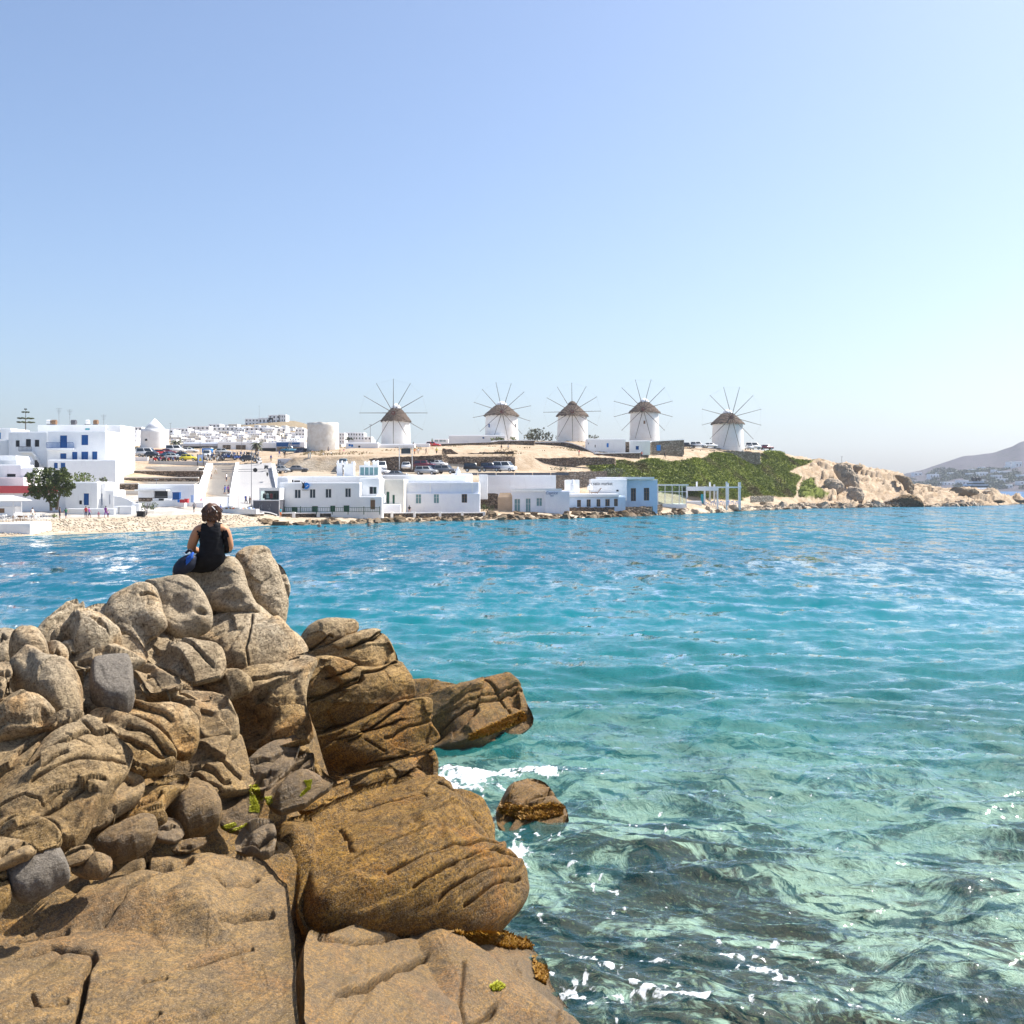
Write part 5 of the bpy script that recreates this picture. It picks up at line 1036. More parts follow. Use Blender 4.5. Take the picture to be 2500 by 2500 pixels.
def palm(label, px, py, hpx, D, fr=2.3):
    o = P(px, py, D); h = hpx * D / F; root = thing("palm_tree", label, "palm", o, 0, "palm trees"); MB().tube((0, 0, -.4), (.15, 0, h * .6), .26, .2, 8).tube((.15, 0, h * .6), (.2, 0, h), .2, .24, 8).build("trunk", MAT['bark'], root); rg = random.Random(int(px))
    for k in range(22):
        a = k * 2.4; up_ = .9 - 1.3 * (k / 22.0); V = []; Fs = []; dirv = Vector((math.cos(a), math.sin(a), 0)); side = Vector((-math.sin(a), math.cos(a), 0)); c = Vector((.2, 0, h))
        for i in range(7):
            t = i / 6; p = c + dirv * (fr * t * (.75 + .25 * abs(up_))) + Vector((0, 0, fr * (up_ * t - .75 * t * t))); wd = .30 * math.sin(math.pi * (t * .85 + .12)); V += [p - side * wd - Vector((0, 0, wd * .7)), p, p + side * wd - Vector((0, 0, wd * .7))]
        for i in range(6): Fs += [(3*i, 3*i+3, 3*i+4, 3*i+1), (3*i+1, 3*i+4, 3*i+5, 3*i+2)]
        me = bpy.data.meshes.new("frond"); me.from_pydata(V, [], Fs); me.update(); obj("frond", me, MAT['leaf_olive'], root)
    return root
ORD = ("front", "second", "third", "fourth", "fifth", "sixth", "seventh", "eighth", "ninth", "tenth", "eleventh", "twelfth", "thirteenth", "fourteenth", "fifteenth", "sixteenth", "seventeenth", "eighteenth", "nineteenth", "twentieth", "twenty-first", "twenty-second", "twenty-third", "twenty-fourth")
# ------------------------------------------------------------ buildings of the far shore
def HH(c, *q): return [(c(a, b), c(d, e), k) for a, b, d, e, k in q]
def hs(label, c, x0, y0, x1, y1, D, dep=7.0, holes=(), **kw): return house(label, c(x0, y0), c(x1, y1), D, dep, HH(c, *holes), **kw)
def wpx_local(root, px, D): return (px - CX) / F * D - root.location.x
# left cluster
h1 = hs("big white house with a blue balcony and six blue shuttered openings", c1, 530, 420, 1185, 930, 196, 9, [(673,473,752,612,'blue'),(913,468,990,583,'blue'),(675,675,745,738,'blue'),(808,658,868,745,'blue'),(912,656,990,770,'blue'),(1033,654,1092,757,'blue')])
slabpart(h1, "balcony_floor", 'white', 196, c1(550,618), c1(850,642), -1.1, -.002)
def bal(root, c, D, x0, y0, x1, y1, mat, yy, nm="balcony_railing"):
    a, b = c(x0, y0), c(x1, y1); s = D / F; return railing(root, nm, mat, (a[0]-CX)*s-root.location.x, (b[0]-CX)*s-root.location.x, H-(b[1]-HY)*s-root.location.z, H-(a[1]-HY)*s-root.location.z, yy, .22, .04)
bal(h1, c1, 196, 550, 555, 850, 617, 'blue', -1.05)
h1b = hs("low white annex with two small blue windows in front of the big house", c1, 542, 745, 1300, 935, 191.5, 4.0, [(605,780,648,845,'blue'),(680,780,733,845,'blue')], base=3)
h1c = hs("tall white wing behind the big house with a blue railing", c1, 1192, 358, 1352, 935, 207, 8, [(1200,680,1258,748,'blue'),(1191,495,1212,555,'turq')])
bal(h1c, c1, 207, 1196, 570, 1258, 628, 'blue', -.5); slabpart(h1c, "balcony_floor", 'white', 207, c1(1196,629), c1(1260,645), -.6, -.002)
sg = thing("clinic_sign", "small sign with a dark red cross on the tall white wing", "sign", P(*c1(1300,640), 206.9)); s_ = 206.9 / F
MB().box(-.75, .75, -.03, .03, 0, .5).build("board", MAT['sign_white'], sg); MB().box(-.62, -.30, -.045, -.031, .19, .31).box(-.52, -.40, -.045, -.031, .09, .19).box(-.52, -.40, -.045, -.031, .31, .41).build("cross", MAT['wine_paint'] if 'wine_paint' in MAT else MAT['red'], sg); MB().box(-.2, .6, -.045, -.031, .34, .40).box(-.15, .55, -.045, -.031, .14, .24).build("lettering", MAT['black'], sg)
hs("white upper storey behind the roof of the big house", c1, 425, 355, 1190, 500, 206.5, 6, [(955,393,1008,412,'turq')])
h2 = hs("white house with three dark windows, a dark balcony and an outside stair", c1, 95, 430, 528, 845, 199, 8, [(175,528,220,602,'dark'),(288,515,347,598,'dark'),(388,522,440,602,'dark'),(160,750,215,822,'glass'),(262,748,290,830,'glass'),(308,748,337,830,'glass'),(385,750,440,835,'dark')])
bal(h2, c1, 199, 238, 600, 380, 655, 'darkgrey', -1.0); slabpart(h2, "balcony_floor", 'white', 199, c1(238,656), c1(382,668), -1.05, -.002)
st = MB(); s_ = 199 / F
for k in range(12):
    a = c1(380 + k * 9.5, 655 + k * 14); x = wpx_local(h2, a[0], 199); z = H - (a[1] - HY) * s_ - h2.location.z; st.box(x, x + .17, -1.0, -.003, z - .25, z)
st.build("stair", MAT['white'], h2)
hs("white house at the picture edge with a strip of blue window", c1, -130, 392, 122, 700, 206, 8, [(-40,440,8,515,'azure')])
hs("plain white block at the picture edge below the upper houses", c1, -130, 520, 90, 720, 200, 5)
hs("low white domed-corner building above the red roof", c1, -90, 698, 190, 860, 189, 7, [], cham=.9)
hs("white house with a boarded window above the red roof", c1, -100, 800, 236, 965, 183, 5, [(75,905,175,940,'dark')])
hs("white wall house behind the tree", c1, 236, 835, 392, 1045, 181, 5)
hs("pale pink low building above the red roof", c1, -120, 945, 265, 1045, 178, 4.5, mat='stucco_pink', cham=.15)
rr = hs("long grey-white house with a red roof edge behind the tree", c1, -200, 1040, 742, 1395, 168, 9, mat='white', cham=.02)
slabpart(rr, "red_fascia", 'redroof', 168, c1(-200,1040), c1(650,1122), -.35, -.003)
h7 = hs("white house with one tall blue door left of the terraces", c1, 738, 995, 1092, 1300, 166, 7, [(938,1125,998,1258,'blue'),(886,1203,920,1250,'dark')])
hs("white side wing with a narrow blue door beside the tall blue door house", c1, 1092, 1000, 1182, 1275, 167.5, 6, [(1138,1125,1150,1262,'blue')])
hs("lower white wing with a slit window at the end of the blue door house", c1, 1180, 1085, 1278, 1270, 167, 5, [(1228,1135,1236,1250,'blue')])
hs("low white quay wall in front of the blue door house", c1, 745, 1296, 1282, 1398, 161, 1.2, cham=.08, name="quay_wall", cat="wall")
hs("white garden wall with gateposts running towards the bushes", c1, 1282, 1268, 1480, 1398, 162, 1.5, [(1328,1280,1340,1358,'dark')], cham=.1, name="garden_wall", cat="wall"); hs("short white wall with two recessed panels by the bushes", c1, 1480, 1240, 1565, 1330, 164, 2, cham=.08, name="garden_wall", cat="wall")
cw = thing("curved_stair_wall", "white sloping parapet wall beside the bushes", "wall", P(*c1(1280,1260), 166)); q = [(0,-.8),(3.4,-.8),(3.4,.25),(2.2,.95),(1.1,1.35),(0,1.5)]; MB().prism(q, 0, .4).build("parapet", MAT['white'], cw)
ks = thing("canvas_kiosk", "white canvas-roofed kiosk at the beach edge", "kiosk", P(*c1(50,1352), 152)); MB().box(-3.4, 2.0, 0, 3, -.5, 2.0).build("counter", MAT['white'], ks); MB().add([(-4.2,-.8,3.7),(3.6,-.8,3.7),(3.6,4,3.7),(-4.2,4,3.7),(-1.6,1.4,5.2),(0.8,1.4,5.2)],[(0,1,5,4),(1,2,5),(2,3,4,5),(3,0,4),(3,2,1,0)]).build("canvas_roof", MAT['canvas'], ks); MB().box(-4.1,3.5,-.79,-.70,3.3,3.7).build("valance", MAT['canvas'], ks)
for x in (-4.0, 1.9, 3.4): MB().box(x, x + .12, -.6, -.48, -.5, 3.3).build("post", MAT['pale'], ks)
MB().box(-1.3, .0, -.03, -.004, .2, 1.5).build("hatch", MAT['wood'], ks); ks.scale = (.75, .75, .5)
qy = hs("white concrete jetty step at the end of the beach", c1, -60, 1460, 338, 1545, 131, 6, cham=.12, name="jetty", cat="jetty")
# conical mill and ruin
cm = thing("cone_mill", "white round mill with a smooth white cone roof above the car park", "windmill", P(*c1(1685,605), 292) + Vector((0, 3.8, 0)))
V, Fs = rough_cyl(3.85, 3.72, 5.05, 40, 8, .06, 0, 3, 1.5); obj("tower", mesh_np("tower", V, Fs), MAT['mill'], cm); MB().lathe([(3.0, 4.95), (1.5, 6.6), (.08, 8.05), (.02, 8.08)], 28).build("cone_roof", MAT['white'], cm, smooth=True)
w_ = MB().box(-.42,.42,-.05,.2,-.33,.33).build("window", MAT['pale'], cm, (-1.1, -3.66, 2.0), -.29); MB().box(-.36,.36,-.07,-.051,-.27,.27).build("pane", MAT['dark'], w_)
ru = thing("ruined_mill", "roofless round mill stump with peeling plaster beside the car park", "windmill", P(*c3(878,990), 255) + Vector((0, 3.7, 0)))
V, Fs = rough_cyl(3.95, 3.72, 7.3, 48, 12, .14, .25, 8, 1.5); obj("tower", mesh_np("tower", V, Fs), MAT['ruinmill'] if 'ruinmill' in MAT else MAT['ruin'], ru)
# windmills of the ridge
windmill("nearest thatched windmill standing alone left of the other four", *c4(545,905), 262, 71, c4(0,600)[1], c4(0,420)[1], 166.5, c4(538,525), 0.0, yaw=0.0, windows=())
w2 = dict(D=297)
windmill("thatched windmill with a small blue window beside the long white house", *c5(600,850), 297, 82, c5(0,530)[1], c5(0,385)[1], 146, c5(608,510), R(12), yaw=.12, windows=((*c5(455,668), 4.5, 9, 'blue'), (*c5(768,663), 3, 8, 'dark')))
windmill("middle thatched windmill next to the dark bush", *c5(1447,850), 299, 75, c5(0,535)[1], c5(0,385)[1], 141, c5(1432,510), R(1), cap='thatch', yaw=-.05, windows=((*c5(1607,563), 3, 8, 'dark'),))
windmill("stained thatched windmill with a brown window above the curved white wall", *c6(548,750), 291, 72, c6(0,440)[1], c6(0,312)[1], 148, c6(512,425), R(15), yaw=-.03, windows=((*c6(530,562), 4.5, 7.5, 'wood'),))
windmill("last thatched windmill towards the headland beside the parked vans", *c6(1436,850), 308, 77, c6(0,560)[1], c6(0,430)[1], 151, c6(1436,510), R(15), yaw=.03)
# town houses behind the front row
def grid_holes(x0, y0, x1, y1, nx, ny, kind='dark', fx=.4, fy=.45):
    r = []; dx = (x1 - x0) / nx; dy = (y1 - y0) / ny
    for i in range(nx):
        for j in range(ny): r.append((x0 + dx * (i + .5 - fx / 2), y0 + dy * (j + .55 - fy / 2), x0 + dx * (i + .5 + fx / 2), y0 + dy * (j + .55 + fy / 2), kind))
    return r
TL = "white cubic house in the dense town behind the car park"; GT = "white houses of the town behind the car park"
for (c, x0, y0, x1, y1, D, nx, ny) in ((c2,78,335,262,520,345,3,2),(c2,140,300,320,420,380,4,1),(c2,660,315,865,420,430,5,1),(c2,858,290,1115,420,445,5,2),(c2,1108,265,1240,420,470,3,1),(c2,1155,300,1562,470,450,8,2),(c2,745,382,1145,470,400,6,1),(c2,985,420,1435,520,370,7,1),(c2,1555,310,1865,440,480,6,2),(c2,1430,400,1725,500,400,5,1),(c2,560,330,700,470,400,2,2),(c2,620,395,760,480,390,3,1),
     (c3,-10,690,312,800,440,6,1),(c3,-10,762,255,880,395,5,1),(c3,310,700,475,830,440,3,2),(c3,462,752,592,860,420,3,1),(c3,583,705,694,960,400,3,4),(c3,380,842,642,900,350,5,1),(c3,1068,755,1162,880,400,3,3),(c3,1168,750,1292,880,420,4,2),(c3,1288,752,1395,880,415,3,2),(c3,1395,800,1480,880,410,2,1)):
    KT = globals().get('KT', -1) + 1; hs(f"white town block with {nx * ny} dark windows, {ORD[KT]} of the larger blocks behind the car park", c, x0, y0, x1, y1, D, 8, grid_holes(x0, y0, x1, y0 + min(y1 - y0, 45 * ny), nx, ny), group=GT, base=6, cham=.15)
for i, (x0, y0, x1, y1, nx) in enumerate(((-10,588,152,670,4),(150,578,322,650,4),(268,545,402,640,3),(388,540,472,630,3))):
    hs(["white terraced hotel block at the low end of the bare hill", "white hotel block with dark arches second from the low end of the hill", "white hotel block stepping up the bare hill", "uppermost white hotel block on the bare hill"][i], c3, x0, y0, x1, y1, 600, 9, grid_holes(x0, y0, x1, y1, nx, 2 if i != 1 else 1), group="hotel blocks on the hill", base=8, cham=.15)
hl = hs("long flat-roofed building with a shaded canopy behind the scooters", c2, 805, 480, 1245, 575, 292, 8, [(820,532,1110,575,'dark')], mat='white', name="flat_building", cat="building"); slabpart(hl, "canopy", 'greywall', 292, c2(805,505), c2(1245,532), -2.0, -.003)
hb = hs("flat white building with two stone wall panels behind the scooters", c2, 1215, 475, 1690, 585, 288, 9, [], name="flat_building", cat="building")
for x0, x1 in ((1275, 1366), (1432, 1545)): slabpart(hb, "stone_panel", 'stone', 288, c2(x0,515), c2(x1,585), -.12, -.003)
hc = hs("low building with a wide white fascia left of the blue billboard", c3, 148, 868, 362, 985, 284, 8, [(160,935,355,985,'dark')], name="flat_building", cat="building")
hd = hs("low stone-faced building carrying the blue billboard", c3, 362, 860, 695, 990, 282, 7, [], mat='white', name="flat_building", cat="building"); slabpart(hd, "stone_face", 'stone_light', 282, c3(364,925), c3(690,990), -.1, -.003)
bb = thing("billboard", "long dark blue billboard with small white lettering", "billboard", P(*c3(500,920), 281.8)); bw = (637-362)/4.83*281.8/F/2; MB().box(-bw, bw, -.25, -.12, 0, 1.15).build("board", MAT['billblue'] if 'billblue' in MAT else MAT['blue'], bb); text_part(bb, "Theoxenia", 'sign_white', (bw * .52, -.265, .42), .72)
# front row
gk = thing("glass_kiosk", "grey two-storey shop kiosk with a display window and dark panels", "kiosk", P(*c3(240,1705), 178)); s_ = 178 / F
def L(root, D, c, x, y): a = c(x, y); return (a[0] - CX) * D / F - root.location.x, H - (a[1] - HY) * D / F - root.location.z
x0, z0 = L(gk,178,c3,80,1705); x1, z1 = L(gk,178,c3,398,1405); xm, zm = L(gk,178,c3,80,1555)
MB().box(x0, x1, .12, 4.5, -.5, zm).build("base_box", MAT['darkgrey'], gk); MB().box(x0 + 1.1, x1, .12, 4.5, z1 - .5, z1).box(x0 + 1.1, x0 + 1.3, .12, .3, zm + .1, z1 - .5).box(x1 - .15, x1, .12, 4.5, zm + .1, z1 - .5).build("roof_frame", MAT['pale'], gk); MB().box(x0, x1, 0, .12, zm - .05, zm + .1).box(x0, x0 + .12, 0, .12, -.5, zm - .05).box(x1 - .12, x1, 0, .12, -.5, zm - .05).build("trim", MAT['pale'], gk)
MB().box(x0 + 1.3, x1 - .15, 3.0, 3.1, zm + .1, z1 - .5).build("back_wall", MAT['darkgrey'], gk); MB().box(x0 + 1.3, x1 - .15, .2, .23, zm + .1, z1 - .5).build("display_window", MAT['clear'], gk)
fl = MB(); rg = random.Random(4)
for (cx, n) in ((x0 + 1.35, 9), (x0 + 2.75, 6)):
    for k in range(n): fl.tube((cx + rg.uniform(-.3, .3), .10, zm * rg.uniform(.15, .85)), (cx + rg.uniform(-.3, .3), .115, zm * rg.uniform(.15, .85)), .025, .02, 5); 
for k in range(4): fl.lathe([(.16, 0), (.12, .02)], 10, (x0 + 1.35 + rg.uniform(-.3, .3), .09, zm * rg.uniform(.3, .85)))
fl.build("flower_drawing", MAT['grey'], gk)
for k, m in enumerate(('shirt_black', 'shirt_white', 'shirt_red', 'shirt_black', 'navy')):                    # clothes hanging in the window
    x = x0 + 1.7 + k * .62; MB().prism([(x-.22,zm+.35),(x+.22,zm+.35),(x+.18,zm+1.05),(x+.05,zm+1.2),(x-.05,zm+1.2),(x-.18,zm+1.05)], .9, 1.05).build("hanging_garment", MAT[m], gk)
hA = hs("long white house with four casement windows and a dark green railing", c3, 400, 1340, 1345, 1700, 182, 9, [(575,1425,648,1530,'case'),(752,1420,822,1527,'case'),(938,1417,1010,1525,'case'),(1170,1410,1240,1518,'case'),(540,1630,610,1695,'green'),(780,1620,850,1692,'green'),(995,1615,1055,1690,'green'),(1152,1612,1222,1690,'green')], base=1.2)
ra = thing("terrace_railing", "dark green terrace railing in front of the long white house", "railing", P(*c3(1020,1692), 180.5)); s_ = 180.5 / F; hw = (1583 - 465) / 4.83 * s_ / 2; railing(ra, "balusters", 'green', -hw, hw, .05, .82, 0, .30, .035)
for k in range(7): MB().box(-hw + 2 * hw * k / 6 - .06, -hw + 2 * hw * k / 6 + .06, -.07, .07, -.4, .95).build("post", MAT['green'], ra)
rs = thing("round_sign", "round blue shop sign with a dark fish on the long white house", "sign", P(*c3(715,1382), 181.9)); MB().tube((0, -.16, 0), (0, -.06, 0), .56, .56, 28).build("disc", MAT['azure'], rs); MB().add([(-.75,-.2,-.35),(-.45,-.2,-.5),(-.2,-.2,-.25),(-.35,-.2,.25),(-.15,-.2,.75),(-.5,-.2,.45),(-.85,-.2,.8),(-.62,-.2,.2)],[(0,1,2,3,7),(3,4,5),(3,5,7),(5,6,7)]).build("fish_emblem", MAT['black'], rs); MB().tube((-.05, -.19, -.2), (.35, -.19, .12), .05).build("emblem_stroke", MAT['sign_white'], rs); MB().box(-.75, .45, -.12, -.03, -.75, -.68).build("name_strip", MAT['navy'], rs)
hA2 = hs("white house step with an open green-shuttered window above the arched door", c3, 1345, 1290, 1572, 1690, 184.5, 8, [(1458,1392,1500,1478,'dark'),(1503,1395,1542,1476,'greenwin')])
hA2b = hs("low white porch with an arched wooden door at the end of the railing", c3, 1345, 1507, 1605, 1700, 181.5, 2.6, [(1468,1548,1525,1660,'wood')], cham=.14); a_ = [L(hA2b,181.5,c3,1468 + 28.5 - 28.5 * math.cos(t), 1548 - 24 * math.sin(t)) for t in np.linspace(0, math.pi, 12)]; MB().prism([(x, z + .02) for x, z in a_], -.05, -.003).build("door_arch", MAT['cream'], hA2b)
hs("rounded white chimney hood beside the arched door", c3, 1535, 1468, 1632, 1510, 183, 2.0, cham=.55, name="chimney_hood", cat="chimney")
hA3 = hs("cream house wall with two narrow green doors", c3, 1572, 1300, 1862, 1600, 192, 8, [(1660,1450,1693,1593,'green'),(1730,1488,1757,1593,'green'),(1610,1448,1632,1480,'dark')], mat='cream', base=2)
hB = hs("rough bluish-white house with three small windows right on the promenade", c4, 602, 1470, 1552, 1700, 196.5, 3, [(795,1480,862,1592,'glass'),(1008,1478,1072,1588,'glass'),(1338,1475,1402,1580,'browncase')], mat='bluish', cham=.12, base=1.5)
hB2 = hs("upper wall of the rough bluish-white house", c4, 650, 1338, 1540, 1480, 197, 9, [], mat='bluish', cham=.16)
for x in (970, 1465): slabpart(hB2, "drain_pipe", 'white', 197, c4(x-8,1350), c4(x+8,1480), -.16, -.003)
hs("low white wall with the door recess left of the rough bluish house", c3, 1605, 1600, 1820, 1705, 190, 2, mat='bluish', cham=.1, name="garden_wall", cat="wall")
hs("long white roof parapet above the long white house", c3, 480, 1265, 1572, 1345, 193, 5, [(510,1312,562,1338,'dark'),(568,1318,640,1338,'dark')], name="roof_parapet", cat="parapet"); hs("white roof parapet above the rough bluish house", c4, 375, 1252, 1400, 1345, 203, 5, cham=.25, name="roof_parapet", cat="parapet"); hs("white parapet block with a small spire ornament", c4, 1210, 1235, 1460, 1345, 204.5, 4, cham=.3, name="roof_parapet", cat="parapet")
hs("sloping white roof mass left of the long parapet", c3, 370, 1270, 500, 1345, 190, 6, name="roof_parapet", cat="parapet", cham=.3)
gr = thing("roof_room", "glazed white roof room with four tall window panes", "building", P(*c3(1455,1262), 195)); x0, z0 = L(gr,195,c3,1338,1262); x1, z1 = L(gr,195,c3,1570,1140); MB().box(x0,x1,.05,3.5,z1-.28,z1).box(x0,x0+.1,.05,.2,0,z1-.28).box(x1-.1,x1,.05,.2,0,z1-.28).box(x0,x1,3.3,3.5,0,z1-.28).build("frame", MAT['white'], gr)
for k in range(4):
    a = x0 + .12 + (x1 - x0 - .24) * k / 4; b = x0 + .12 + (x1 - x0 - .24) * (k + 1) / 4; f = MB().box(a,a+.06,.02,.1,.02,z1-.3).box(b-.06,b,.02,.1,.02,z1-.3).box(a+.06,b-.06,.02,.1,z1-.36,z1-.3).box(a+.06,b-.06,.02,.1,.02,.12).build("window", MAT['white'], gr); MB().box(a+.06,b-.06,.05,.07,.12,z1-.36).build("pane", MAT['tealglass'], f)
def chimney(label, c, x, y0, y1, D, w=.5, spire=False):
    o = P(*c(x, y1), D); h = (y1 - y0) / 4.83 * D / F; r = thing("chimney", label, "chimney", o, 0, "whitewashed chimneys")
    if spire: MB().lathe([(w, -.3), (w, h * .45), (w * .75, h * .5), (w * .5, h * .75), (.05, h)], 10).build("stack", MAT['white'], r)
    else: MB().box(-w, w, 0, w * 2, -.4, h * .75).build("stack", MAT['white'], r); MB().box(-w * 1.15, w * 1.15, -.06, w * 2 + .06, h * .75, h * .85).box(-w, -w * .5, .1, w * 2 - .1, h * .85, h).box(w * .5, w, .1, w * 2 - .1, h * .85, h).build("chimney_cap", MAT['white'], r)
chimney("forked white chimney farthest from the glazed roof room", c3, 1105, 1085, 1265, 197); chimney("broad white chimney beside the orange van", c3, 1215, 1095, 1265, 196.5, .9); chimney("white chimney close behind the glazed roof room", c3, 1425, 1093, 1145, 198, .45); chimney("white chimney above the right end of the glazed roof room", c3, 1528, 1080, 1145, 198.5, .5)
chimney("pointed white roof ornament by the parked dark jeeps", c4, 1293, 1155, 1250, 204.3, .45, True); chimney("pointed white ornament on the restaurant terrace wall", c5, 1643, 1355, 1415, 216, .5, True); chimney("slender white pointed chimney left of the restaurant terrace", c5, 1442, 1300, 1425, 215, .55, True)
# promenade wall: dark stone panels between white posts
pw = thing("promenade_wall", "promenade wall of dark stone panels between white posts", "wall", P(*c3(75,1755), 175)); 
PWX = [c3(75,0)[0], c3(237,0)[0], c3(565,0)[0], c3(855,0)[0], c3(1149,0)[0], c3(1442,0)[0], c3(1722,0)[0], c4(235,0)[0]+45*0, c4(512,0)[0], c4(778,0)[0], c4(1080,0)[0], c4(1341,0)[0], c4(1600,0)[0]]; PWX = sorted(set(round(x, 1) for x in PWX)); PWX = [x for i, x in enumerate(PWX) if i == 0 or x - PWX[i-1] > 20]
for i, xa in enumerate(PWX):
    D = float(np.interp(xa, [600, 900, 1180], [177, 184.5, 195.5])); p = P(xa, 1252.6 - (xa - 600) * .0022, D); MB().box(p.x - .28, p.x + .28, p.y - .3, p.y + .3, .2, p.z + .15).build("post", MAT['white'], pw, -pw.location)
    if i + 1 < len(PWX):
        xb = PWX[i + 1]; D2 = float(np.interp(xb, [600, 900, 1180], [177, 184.5, 195.5])); q = P(xb, 1252.6 - (xb - 600) * .0022, D2); d = Vector((q.x - p.x, q.y - p.y, 0)); ln = d.length; a = math.atan2(d.y, d.x)
        MB().box(.29, ln - .29, -.2, .2, -1.6, -.12).build("stone_panel", MAT['stone_dark'], pw, Vector((p.x, p.y, p.z)) - pw.location, a); MB().box(.29, ln - .29, -.27, .27, -.12, .03).build("coping", MAT['white'], pw, Vector((p.x, p.y, p.z)) - pw.location, a)
# middle: yards, Caprice-side houses
wl = hs("long bare white yard wall below the parked vans", c5, 432, 1255, 1242, 1420, 216, 3, mat='white', cham=.1, name="yard_wall", cat="wall", base=3); hs("white slatted yard screen at the end of the bluish house", c5, 335, 1248, 436, 1480, 207, 2, cham=.05, name="yard_wall", cat="wall")
yf = thing("yard_fence", "low white yard fence with plastic chairs behind it", "fence", P(*c5(560,1465), 208)); railing(yf, "pickets", 'white', -4.0, 3.2, 0, 1.5, 0, .22, .05)
stone_wall("dark stone wall at the back of the sloping yard", [(*c5(340,1475), c5(0,1660)[1], 211), (*c5(560,1475), c5(0,1660)[1], 211)])
oc = hs("curved ochre wall beside the yard with green plants", c5, 556, 1462, 735, 1700, 207, 6, mat='ochre', cham=.9, name="ochre_wall", cat="wall")
hC = hs("small white waterside house with pale green double doors", c5, 728, 1432, 1120, 1718, 205, 7, [(752,1535,822,1700,'glass'),(885,1530,945,1705,'glass'),(1012,1525,1080,1622,'glass')], mat='bluish', base=.8)
slabpart(hC, "roof_ledge", 'white', 205, c5(725,1415), c5(1310,1440), -.5, -.003)
hC2 = hs("white waterside wall bearing the blue script sign", c5, 1120, 1436, 1402, 1706, 204.4, 7, [(1155,1605,1188,1690,'pale')] if False else [], mat='bluish', base=.8, cham=.3)
cs = thing("bar_sign", "dark blue script bar sign on the white waterside wall", "sign", P(*c5(1190,1470), 204.35)); text_part(cs, "Caprice", 'blue', (0, -.05, .05), .75, shear=.25); text_part(cs, "BAR", 'blue', (.1, -.05, -.5), .36)
hD = hs("pale blue waterside restaurant front with five small square windows", c5, 1300, 1500, 2062, 1640, 213, 5, [(1492,1548,1537,1632,'browncase'),(1605,1543,1652,1630,'browncase'),(1722,1540,1767,1628,'browncase'),(1825,1538,1877,1623,'browncase'),(1928,1535,1972,1622,'browncase')], mat='bluewall', cham=.3, base=2.2)
hs("white curved terrace parapet above the five small windows", c5, 1290, 1475, 1985, 1512, 212.6, 5.6, cham=.16, name="terrace_parapet", cat="parapet", base=.0)
hDw = hs("white restaurant wall with dark hand-painted lettering", c5, 1655, 1300, 2080, 1500, 219, 6, [], cham=.2); text_part(hDw, "sea satin market", 'darkgrey', (-1.9, -.05, L(hDw,219,c5,0,1357)[1]), 1.0, xs=.80); slabpart(hDw, "air_vent", 'dark', 219, c6(235,1270), c6(258,1288), -.08, -.003)
hs("white terrace wall with an opening beside the lettered wall", c5, 1350, 1310, 1520, 1440, 218, 3, cham=.12, name="garden_wall", cat="wall"); slabpart(hDw, "roof_slab", 'white', 219, c6(40,1135), c6(640,1158), 1.0, 5.0)
tb = thing("sun_lounger", "reddish wooden deck chairs stacked on the restaurant terrace", "chair", P(*c5(1745,1480), 217)); MB().box(-1.6,-.2,-.5,.5,.25,.4).build("seat", MAT['wood'], tb); MB().add([(-.2,-.5,.4),(.5,-.5,1.3),(.5,.5,1.3),(-.2,.5,.4),(-.1,-.5,.35),(.6,-.5,1.25),(.6,.5,1.25),(-.1,.5,.35)],[(0,1,2,3),(7,6,5,4),(0,4,5,1),(1,5,6,2),(2,6,7,3),(3,7,4,0)]).build("backrest", MAT['redwood'] if 'redwood' in MAT else MAT['wood'], tb)
for x in (-1.5, -.3): MB().box(x, x + .1, -.45, .45, -.2, .25).build("leg", MAT['wood'], tb)
hE = hs("bright pale blue waterside house with two tall brown windows", c6, 288, 1168, 666, 1445, 222, 7, [(387,1253,440,1388,'browncase'),(523,1250,580,1382,'browncase')], mat='bluewall', cham=.15, base=1.5)
slabpart(hE, "roof_ledge", 'white', 222, c6(284,1160), c6(668,1172), -.12, 7.1)
# glass pavilion and pergola
gp = thing("glass_pavilion", "white-framed glass dining pavilion beside the pale blue house", "pavilion", P(*c6(820,1425), 236)); x0, z0 = L(gp,236,c6,668,1425); x1, z1 = L(gp,236,c6,972,1212)
MB().box(x0 - .2, x1 + .4, -.3, 6, z1 - .3, z1).build("roof", MAT['white'], gp); MB().box(x0, x1, 0, 6, -.8, .12).build("floor_slab", MAT['white'], gp); zb = z1 * .62
fr = MB()
for k in range(5): x = x0 + (x1 - x0 - .14) * k / 4; fr.box(x, x + .14, 0, .14, .12, z1 - .3)
fr.box(x0, x1, .02, .12, zb, zb + .14); fr.box(x1 - .14, x1, 5.8, 5.95, .12, z1 - .3).box(x0, x0 + .14, 5.8, 5.95, .12, z1 - .3); fr.build("frame", MAT['white'], gp)
for k in range(4):
    a = x0 + (x1 - x0 - .14) * k / 4 + .14; b = x0 + (x1 - x0 - .14) * (k + 1) / 4; MB().box(a, b, .05, .07, .14, zb).build("pane", MAT['clear'], gp); MB().box(a, b, .05, .07, zb + .14, z1 - .3).build("pane", MAT['clear'], gp)
pg = thing("pergola", "white pergola of slim posts over the waterside dining terrace", "pergola", P(*c6(1260,1450), 250))
for (x, yb, yt, D) in ((975,1400,1235,250),(1050,1395,1270,255),(1160,1445,1235,250),(1215,1390,1190,257),(1295,1440,1245,250),(1262,1395,1215,257),(1390,1415,1185,253),(1405,1390,1200,258),(1530,1425,1190,253),(1520,1395,1190,258),(1077,1390,1185,257)):
    a = P(*c6(x, yb), D) - pg.location; b = P(*c6(x, yt), D) - pg.location; MB().box(a.x - .19, a.x + .19, a.y - .19, a.y + .19, min(a.z, -.2) - .6, b.z).build("post", MAT['white'], pg)
